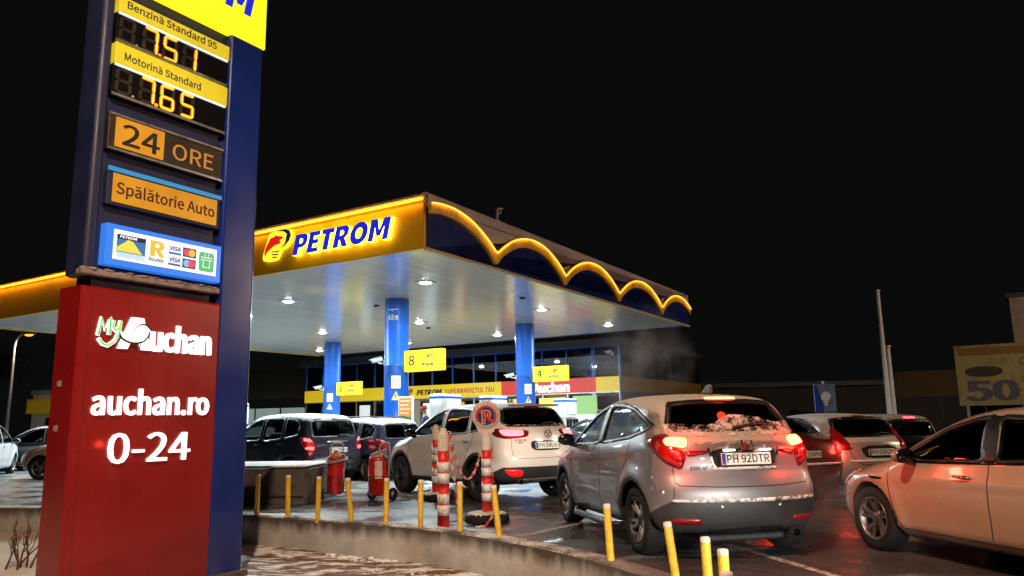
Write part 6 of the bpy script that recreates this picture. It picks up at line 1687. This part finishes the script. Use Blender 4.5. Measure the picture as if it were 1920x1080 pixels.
def wiper(B, g, x0, x1, z0, z1):
    Q, _ = B.cast(np.array([[-4., x0, z0], [-4., (x0 + x1) / 2, (z0 + z1) / 2 + .03], [-4., x1, z1]]), np.array([1., 0, 0]))
    MB().tube([tuple(q + np.array([-.03, 0, .01])) for q in Q], [.016, .012, .008], 6).build('rear_wiper', 'black_plastic', g)
def lamp_patch(B, g, poly, mode, name, m_, off=.024, both=True, dome=.006):
    for mir in ((False, True) if both else (False,)): patch(B, poly, mode, m_, name, g, off=off, dome=dome, mirror=mir, st=.03)
def glow_lamp(g, loc, power, col=(1., .05, .03), r=.06, name='brake_light_lamp'):
    return lamp(name, 'POINT', power, col, loc, g, shadow_soft_size=r)
def exhaust(g, x, y, z, r=.035):
    MB().tube([(x + .5, y, z), (x, y, z)], r, 14, caps=False).tube([(x + .5, y, z), (x + .002, y, z)], r * .82, 14, caps=False).build('exhaust_pipe', 'chrome', g, fix=False)
def frost_sheet(name, amount, col=(.55, .5, .47), scale=9.):
    m = bpy.data.materials.new(name); m.use_nodes = True; t = m.node_tree; n, L = t.nodes, t.links
    b = n['Principled BSDF']; b.inputs['Base Color'].default_value = (*col, 1); b.inputs['Roughness'].default_value = .85
    tc = n.new('ShaderNodeTexCoord'); v = tc.outputs['Object']
    a = tex_noise(n, L, v, scale, 9, .68); f = tex_noise(n, L, v, scale * 7, 4)
    L.new(ramp(n, L, mth(n, L, 'ADD', a, mth(n, L, 'MULTIPLY', f, .25)), .75 - amount, .88 - amount), b.inputs['Alpha'])
    bp = n.new('ShaderNodeBump'); bp.inputs['Strength'].default_value = .8; bp.inputs['Distance'].default_value = .01; L.new(f, bp.inputs['Height']); L.new(bp.outputs[0], b.inputs['Normal'])
    return m

def silver_suv():
    g, B = car(HRV, 'compact_suv', 'silver frosty compact SUV with lit brake lights nearest the camera', (1.90, 10.03, 0), -12.3, 1.055, P_SILVER, 'cars queueing for fuel')
    plate(B, g, 'PH 92DTR', .955, tilt=R(-6), off=.0)
    for s in (-1, 1): MB().box(-.06, .06, -.01, .01, -.008, .008, .004).xf(Matrix.Translation((-2.075, s * .19, 1.04)) @ Matrix.Rotation(R(-90), 4, 'Z')).build('plate_light', 'plate_lamp', g)
    lamp_patch(B, g, [(-2.0, .60, 1.065), (-1.985, .60, 1.145), (-1.90, .765, 1.155), (-1.87, .79, 1.12), (-1.90, .77, 1.075)], 32, 'brake_lamp', 'tail_bright', off=.028)
    lamp_patch(B, g, [(-2.02, .66, .93), (-2.01, .655, 1.04), (-1.93, .74, 1.045), (-1.92, .77, 1.02), (-1.98, .72, .95)], 32, 'indicator_lens', 'tail_dim', off=.026)
    patch(B, [(-.17, 1.535), (.17, 1.535), (.165, 1.56), (-.165, 1.56)], 'B', 'tail_bright', 'high_brake_light', g, off=.006, dome=.01, st=.03)
    for s in (1, -1): glow_lamp(g, (-2.13, s * .74, 1.10), 22.)
    glow_lamp(g, (-1.80, 0, 1.57), 3.)
    # emblem and lettering
    k = MB().text('HR-V', -.085, .085, 0, .034, y=0, depth=.006, bold=.02, shear=.25)
    Q, _ = B.cast(np.array([[-4., .47, .865]]), np.array([1., 0, 0]))
    k.xf(Matrix.Translation((Q[0][0] - .004, .47, .855)) @ Matrix.Rotation(R(-90 - 15), 4, 'Z')).build('model_lettering', 'dark_metal', g)
    k = MB().prism([(-.055, -.045), (-.03, -.045), (-.025, -.008), (.025, -.008), (.03, -.045), (.055, -.045), (.065, .045), (.04, .045), (.032, .012), (-.032, .012), (-.04, .045), (-.065, .045)], -.008, 0)
    k.xf(Matrix.Translation((-2.062, 0, 1.085)) @ Matrix.Rotation(R(-90), 4, 'Z')).build('badge', 'chrome', g)
    wiper(B, g, .05, -.50, 1.245, 1.255)
    # snow frozen to the glass foot and the tailgate ledges
    patch(B, [(-.66, 1.17), (.66, 1.17), (.70, 1.30), (.25, 1.27), (.05, 1.38), (-.25, 1.36), (-.5, 1.29), (-.70, 1.31)], 'B', frost_sheet('window_snow', .18), 'window_snow', g, off=.008, skirt=0, st=.03)
    patch(B, [(-.80, 1.02), (.80, 1.02), (.80, 1.22), (-.80, 1.22)], 'B', frost_sheet('tailgate_frost', .08, (.5, .44, .42)), 'tailgate_frost', g, off=.003, skirt=0, st=.05)
    patch(B, [(-.74, .562), (.74, .562), (.75, .592), (-.75, .592)], 'B', frost_sheet('ledge_snow', .22, (.62, .58, .54), 14), 'bumper_ledge_snow', g, off=.014, dome=.01, st=.03)
    patch(B, [(-.34, .855), (.34, .855), (.35, .88), (-.35, .88)], 'B', frost_sheet('ledge_snow', .25, (.62, .58, .54), 14), 'plate_ledge_snow', g, off=.012, dome=.01, st=.03)
    patch(B, [(-1.75, .55), (-1.45, .58), (-1.5, .80), (-1.8, .80)], 'L', frost_sheet('splash_snow', .05, (.55, .5, .46), 12), 'splash_snow', g, off=.003, skirt=0)
    MB().prism([(-1.40, 1.605), (-1.20, 1.615), (-1.32, 1.69), (-1.37, 1.70), (-1.40, 1.68)], -.018, .018).build('roof_aerial', P_SILVER, g, bevel=.006)
    exhaust(g, -2.02, -.50, .245, .038)
    MB().box(-1.9, -1.2, -.45, .45, .17, .24, .04).build('rear_silencer', 'dark_metal', g)
    # side step with bright strip
    for s in (1, -1):
        MB().tube([(.82, s * .85, .235), (.6, s * .93, .215), (-.6, s * .93, .215), (-.85, s * .86, .235)], .032, 10).build('side_step', 'black_plastic', g)
        MB().box(-.55, .55, s * .935 - .025, s * .935 + .025, .244, .250, .002).build('side_step_strip', 'alu', g)
    for y, z in ((.80, .65), (.30, .52), (-.30, .52)):
        Q, _ = B.cast(np.array([[-4., y, z]]), np.array([1., 0, 0])); 
        MB().lathe([(.001, -.004), (.016, -.003), (.02, .004)], 14, tuple(Q[0]), axis='x').build('parking_sensor', 'alu', g)
    # yellow sticker inside the rear door glass
    # its headlights shine on the white car ahead
    for s in (1, -1): lamp('headlight_beam', 'SPOT', 120, (1, .90, .76), (2.2, s * .62, .86), g, (R(78), 0, R(-90)), spot_size=R(75), spot_blend=.8, shadow_soft_size=.06)
    return g, B
silver_suv()

def white_suv():
    g, B = car(CX, 'crossover', 'white SUV with one lit tail light ahead of the silver one', (-.78, 15.75, 0), -37.5, 1.05, P_WHITE, 'cars queueing for fuel')
    plate(B, g, 'PH 04UKI', .945, tilt=R(-6), off=.0)
    lamp_patch(B, g, [(-2.11, .50, 1.105), (-2.11, .50, 1.19), (-1.96, .79, 1.21), (-1.86, .83, 1.20), (-1.95, .81, 1.11)], 38, 'brake_lamp', glow('tail_pink', (1., .10, .12), 5.), off=.028)
    glow_lamp(g, (-2.2, .70, 1.15), 3., (1, .08, .08))
    for s in (-1, 1): MB().box(-.05, .05, -.01, .01, -.008, .008, .004).xf(Matrix.Translation((-2.16, s * .18, 1.03)) @ Matrix.Rotation(R(-90), 4, 'Z')).build('plate_light', 'plate_lamp', g)
    k = MB().tube([(.075 * math.cos(q), 0, .058 * math.sin(q)) for q in [i * math.pi / 12 for i in range(24)]], .008, 6, closed=True)
    k.tube([(-.066, 0, .02), (-.035, 0, .028), (0, 0, -.028), (.035, 0, .028), (.066, 0, .02)], .008, 6)
    k.xf(Matrix.Translation((-2.165, 0, 1.135)) @ Matrix.Rotation(R(-90), 4, 'Z')).build('badge', 'chrome', g)
    for tx, z, w in (('CX-5', 1.02, .20), ('AWD', .985, .10)):
        k = MB().text(tx, -w / 2, w / 2, 0, .034 if w > .15 else .02, y=0, depth=.006, bold=.02)
        Q, _ = B.cast(np.array([[-4., .52, z]]), np.array([1., 0, 0])); k.xf(Matrix.Translation((Q[0][0] - .004, .52, z)) @ Matrix.Rotation(R(-90 - 16), 4, 'Z')).build('model_lettering', 'dark_metal', g)
    wiper(B, g, .0, -.45, 1.295, 1.30)
    MB().box(-1.88, -1.70, -.50, .50, 1.615, 1.65, .012).build('roof_spoiler', P_WHITE, g)
    patch(B, [(-.16, 1.58), (.16, 1.58), (.15, 1.605), (-.15, 1.605)], 'B', 'tail_dim', 'high_brake_light', g, off=.02, dome=.01, st=.03)
    patch(B, [(-.66, 1.24), (.66, 1.24), (.70, 1.31), (.2, 1.29), (-.3, 1.31), (-.70, 1.31)], 'B', frost_sheet('window_snow_thin', .12, (.6, .55, .52)), 'window_snow', g, off=.008, skirt=0, st=.03)
    exhaust(g, -2.12, .56, .36, .045); exhaust(g, -2.12, -.56, .36, .045)
    MB().prism([(-1.2, 1.69), (-1.05, 1.70), (-1.15, 1.76)], -.015, .015).build('roof_aerial', P_WHITE, g)
white_suv()

def right_car():
    g, B = car(FORD, 'hatchback_car', 'large dirty white car at the right edge seen from its left side', (5.03, 7.27, 0), -12.3, 1., P_LAMPTINT, 'cars queueing for fuel')
    return g
right_car()

def navy_van():
    g, B = car(LODGY, 'people_carrier', 'dark navy people carrier with red tail lights right of the pylon', (-5.95, 20.2, 0), -50, 1.02, P_NAVY, 'cars queueing for fuel')
    plate(B, g, 'PH 15RNO', .80, tilt=R(-4), off=.006)
    lamp_patch(B, g, [(-2.05, .66, .80), (-2.06, .64, .88), (-1.98, .77, .90), (-1.92, .80, .84)], 34, 'brake_lamp', glow('tail_red_lit', (1., .05, .06), 7.), off=.028)
    lamp_patch(B, g, [(-2.0, .68, 1.0), (-1.98, .70, 1.06), (-1.88, .80, 1.09), (-1.88, .80, 1.02)], 34, 'upper_lamp', glow('tail_red_lit', (1., .05, .06), 7.), off=.028)
    glow_lamp(g, (-2.2, .75, .92), 6., (1, .04, .05))
    wiper(B, g, .0, -.40, 1.12, 1.125)
    MB().tube([(-1.4, .0, 1.67), (-1.55, 0, 1.95)], [.008, .004], 5).build('roof_aerial', 'black_plastic', g)
navy_van()
def blue_estate():
    p = dict(LODGY); p['cat'] = 'car'
    g, B = car(p, 'estate_car', 'dark blue snowy-roofed car with roof rails between the navy people carrier and the white SUV', (-4.27, 21.1, 0), -50, .94, P_DUSK, 'cars queueing for fuel')
    for s in (1, -1): MB().tube([(.3, s * .60, 1.66), (.1, s * .60, 1.71), (-1.3, s * .58, 1.71), (-1.5, s * .57, 1.66)], .018, 8).build('roof_rail', 'dark_metal', g)
    plate(B, g, 'PH 08LEX', .80, tilt=R(-4), off=.006)
    return g
blue_estate()
def taxi():
    g, B = car(FIESTA, 'taxi', 'pale taxi with a white roof sign mostly hidden behind the dark cars', (-6.3, 26.0, 0), -52, 1.05, P_PALE, 'cars queueing for fuel')
    b = MB().box(-.16, .16, -.42, .42, 1.475, 1.60, .03, 3).build('roof_sign', 'white_plastic', g)
taxi()
fi, FB = car(FIESTA, 'small_hatchback', 'pale silver small hatchback with unlit tail lights behind the right car bonnet', (5.77, 15.0, 0), -16, 1., P_PALE, 'cars queueing for fuel')
plate(FB, fi, 'PH 05FON', .80, tilt=R(-6), off=.0)
wiper(FB, fi, .0, -.40, 1.085, 1.09)
patch(FB, [(-.14, 1.40), (.14, 1.40), (.13, 1.42), (-.13, 1.42)], 'B', 'tail_dim', 'high_brake_light', fi, off=.006, dome=.008, st=.03)
glow_r, GB = car(FORD, 'hatchback_car', 'dark red hatchback glowing in brake light right behind the silver SUV', (4.35, 15.15, 0), -12, 1., P_RED, 'cars queueing for fuel')
plate(GB, glow_r, 'PH 11AMN', .80, tilt=R(-3), off=.008)
lamp_patch(GB, glow_r, [(-2.22, .63, .83), (-2.18, .65, .95), (-1.98, .82, .98), (-2.0, .83, .85)], 32, 'brake_lamp', glow('tail_red_soft', (1., .03, .03), 4.), off=.028)
for s in (1, -1): glow_lamp(glow_r, (-2.32, s * .72, .88), 5.)
dk = dict(LODGY); dk['cat'] = 'car'
dc, DB = car(dk, 'dark_estate', 'dark car with a lit high brake light beyond the silver hatchback', (8.25, 18.3, 0), -13, .86, P_BLACK, 'cars queueing for fuel')
patch(DB, [(-.17, 1.565), (.17, 1.565), (.165, 1.60), (-.165, 1.60)], 'B', glow('tail_red_lit', (1., .05, .06), 7.), 'high_brake_light', dc, off=.006, dome=.01, st=.03)
lamp_patch(DB, dc, [(-2.05, .66, .80), (-2.06, .64, .95), (-1.98, .77, .98), (-1.92, .80, .84)], 34, 'brake_lamp', glow('tail_red_lit', (1., .05, .06), 7.), off=.028)
# cars far left
ca, CB = car(FIESTA, 'beige_car', 'beige car nosing out from behind the red sign, facing left', (-12.4, 23.3, 0), -94, 1.08, P_BEIGE, 'cars at the left edge')
cb, CB2 = car(LODGY, 'black_car', 'black car with reflecting windows behind the beige one', (-16.8, 28.0, 0), -97, .93, P_BLACK, 'cars at the left edge')
vn, VB = car(LODGY, 'ambulance_van', 'white van with a red cross roundel cut by the left edge', (-17.0, 24.2, 0), -20, 1.0, P_VAN, 'cars at the left edge')
k = patch(VB, [(-.62 + .10 * math.cos(q), .80 + .10 * math.sin(q)) for q in [i * math.pi / 8 for i in range(16)]], 'B', 'red_ink', 'roundel', vn, off=.004, round_=0, st=.03)
k = patch(VB, [(-.62 + .08 * math.cos(q), .80 + .08 * math.sin(q)) for q in [i * math.pi / 8 for i in range(16)]], 'B', 'white_paint', 'roundel_field', vn, off=.007, round_=0, st=.03)
k = patch(VB, [(-.64, .74), (-.60, .74), (-.60, .78), (-.56, .78), (-.56, .82), (-.60, .82), (-.60, .86), (-.64, .86), (-.64, .82), (-.68, .82), (-.68, .78), (-.64, .78)], 'B', 'red_ink', 'red_cross', vn, off=.010, round_=0, st=.03)
# next car in the queue, behind the viewer's right shoulder: its headlights light the silver tailgate
nx = copy_tree(fi); nx['label'] = 'pale small hatchback waiting with headlights on outside the right edge'; nx.location = (3.9, .95, 0); nx.rotation_euler = (0, 0, math.pi / 2 - R(-16))
for s in (1, -1): lamp('headlight_beam', 'SPOT', 850, (1, .97, .90), (1.95, s * .62, .74), nx, (R(73), 0, R(-90)), spot_size=R(44), spot_blend=.25, shadow_soft_size=.06)
# a car further on, between the two SUVs
sd, SB = car(FIESTA, 'dark_small_car', 'dark small car glimpsed between the white and the silver SUV', (2.75, 24.2, 0), -35, 1.05, P_BLACK, 'cars queueing for fuel')

# ================================================================== PEOPLE
def skin_chain(name, verts, edges, radii, material, parent, root=0, sub=2):
    me = bpy.data.meshes.new(name); me.from_pydata(verts, edges, []); me.update()
    o = bpy.data.objects.new(name, me); COL.objects.link(o); o.parent = parent
    me.materials.append(M[material])
    o.modifiers.new('skin', 'SKIN')
    for i, r in enumerate(radii): me.skin_vertices[0].data[i].radius = (r, r) if not isinstance(r, tuple) else r
    for i in range(len(verts)): me.skin_vertices[0].data[i].use_root = (i == root)
    s = o.modifiers.new('smooth', 'SUBSURF'); s.levels = sub; s.render_levels = sub
    o.modifiers['skin'].use_smooth_shade = True
    return o
def person(pos, rz, label, jacket, cap):
    g = thing('person', label, 'person', pos, rz)
    V = [(0, 0, .98), (0, 0, 1.2), (.01, 0, 1.42), (.02, 0, 1.53), (.05, 0, 1.60), (.06, 0, 1.70)]
    E_ = [(0, 1), (1, 2), (2, 3), (3, 4), (4, 5)]; Rr = [(.13, .16), (.12, .15), (.11, .14), .055, .085, .075]
    for s in (1, -1):
        b = len(V)
        V += [(.0, s * .19, 1.40), (.06, s * .25, 1.14), (.24, s * .18, 1.02), (.30, s * .15, 1.02)]; Rr += [.055, .045, .032, .036]
        E_ += [(2, b), (b, b + 1), (b + 1, b + 2), (b + 2, b + 3)]
        for f in range(5):
            bb = len(V); dy = (-.032 + .016 * f) * s; ln = (.055, .075, .082, .076, .060)[f]
            if f == 0: V += [(.31, s * .15 - s * .045, 1.03), (.345, s * .15 - s * .055, 1.02)]
            else: V += [(.34, s * .15 + dy, 1.02), (.34 + ln * .7, s * .15 + dy, .995)]
            Rr += [.010, .008]; E_ += [(b + 3, bb), (bb, bb + 1)]
        b = len(V)
        V += [(.0, s * .10, .92), (.02, s * .11, .50), (-.02, s * .11, .09), (.13, s * .12, .04)]; Rr += [.085, .058, .042, .04]
        E_ += [(0, b), (b, b + 1), (b + 1, b + 2), (b + 2, b + 3)]
    body = skin_chain('body', V, E_, Rr, 'skin', g)
    # clothes around it
    JV = [(0, 0, .92), (0, 0, 1.2), (.01, 0, 1.42), (.015, 0, 1.50)]; JE = [(0, 1), (1, 2), (2, 3)]; JR = [(.16, .20), (.15, .19), (.135, .17), .08]
    for s in (1, -1):
        b = len(JV); JV += [(.0, s * .20, 1.40), (.06, s * .26, 1.14), (.235, s * .185, 1.025)]; JR += [.08, .07, .05]; JE += [(2, b), (b, b + 1), (b + 1, b + 2)]
    skin_chain('jacket', JV, JE, JR, jacket, g)
    TV = [(0, 0, .98)]; TE = []; TR = [(.145, .17)]
    for s in (1, -1):
        b = len(TV); TV += [(.0, s * .105, .86), (.02, s * .11, .50), (-.02, s * .11, .08)]; TR += [.10, .075, .065]; TE += [(0, b), (b, b + 1), (b + 1, b + 2)]
    skin_chain('trousers', TV, TE, TR, 'trousers', g)
    for s in (1, -1): MB().box(-.10, .19, s * .115 - .05, s * .115 + .05, 0, .09, .03, 3).build('shoe', 'gloss_black', g)
    k = MB().sphere((.055, 0, 1.68), .108, 12, 1.05, .92, 1.05)
    for v in k.bm.verts: v.co.z = max(v.co.z, 1.665)
    k.build('cap' if cap else 'hair', 'cap_red' if cap else 'hair', g, smooth=True)
    f = MB().sphere((.150, 0, 1.625), .020, 6, .9, .7, 1.3)
    for s in (1, -1): f.sphere((.05, s * .083, 1.63), .026, 6, .6, .4, 1.1)
    f.build('nose_and_ears', 'skin', g, smooth=True)
    e = MB()
    for s in (1, -1): e.sphere((.135, s * .032, 1.655), .011, 6)
    e.box(.132, .142, -.025, .025, 1.578, 1.586).build('eyes_and_mouth', 'black_ink', g)
pp = can(4.52, 5.75); person((pp[0], pp[1], .151), R(200), 'person in an orange-red cap and dark jacket standing by a fuel pump', 'jacket_navy', True)
pp = (3.1, 27.6); person((pp[0], pp[1], 0), R(120), 'person with dark hair in a tan jacket between the two SUVs', 'jacket_tan', False)

# ================================================================== EXHAUST STEAM
def steam(name, loc, size, dens, col, label, ns=2.0):
    mb = MB().box(-size[0] / 2, size[0] / 2, -size[1] / 2, size[1] / 2, -size[2] / 2, size[2] / 2)
    m = bpy.data.materials.new(name); m.use_nodes = True; t = m.node_tree; n, L = t.nodes, t.links
    n.remove(n['Principled BSDF']); pv = n.new('ShaderNodeVolumePrincipled'); pv.inputs['Color'].default_value = (*col, 1); pv.inputs['Anisotropy'].default_value = .2
    tc = n.new('ShaderNodeTexCoord'); v = tc.outputs['Object']
    no = tex_noise(n, L, v, ns, 6, .6)
    mp = n.new('ShaderNodeMapping'); mp.inputs['Scale'].default_value = tuple(2 / q for q in size); L.new(v, mp.inputs[0])
    ln = n.new('ShaderNodeVectorMath'); ln.operation = 'LENGTH'; L.new(mp.outputs[0], ln.inputs[0])
    fall = ramp(n, L, ln.outputs['Value'], 1., .1)
    d = mth(n, L, 'MULTIPLY', ramp(n, L, no, .47, .74), mth(n, L, 'MULTIPLY', fall, dens)); L.new(d, pv.inputs['Density'])
    L.new(pv.outputs[0], n['Material Output'].inputs['Volume'])
    o = mb.build(name, m); o.location = loc; tag(o, label, 'steam', kind='stuff')
steam('exhaust_steam', (3.15, 8.5, .5), (1.5, 1.9, 1.1), 1.0, (.9, .85, .82), 'pale exhaust steam drifting low behind the silver car right wheel')
steam('exhaust_steam', (2.1, 13.4, 2.4), (2.3, 2.2, 2.4), 1.15, (.9, .85, .85), 'faint exhaust steam rising above the silver car roof', 1.3)
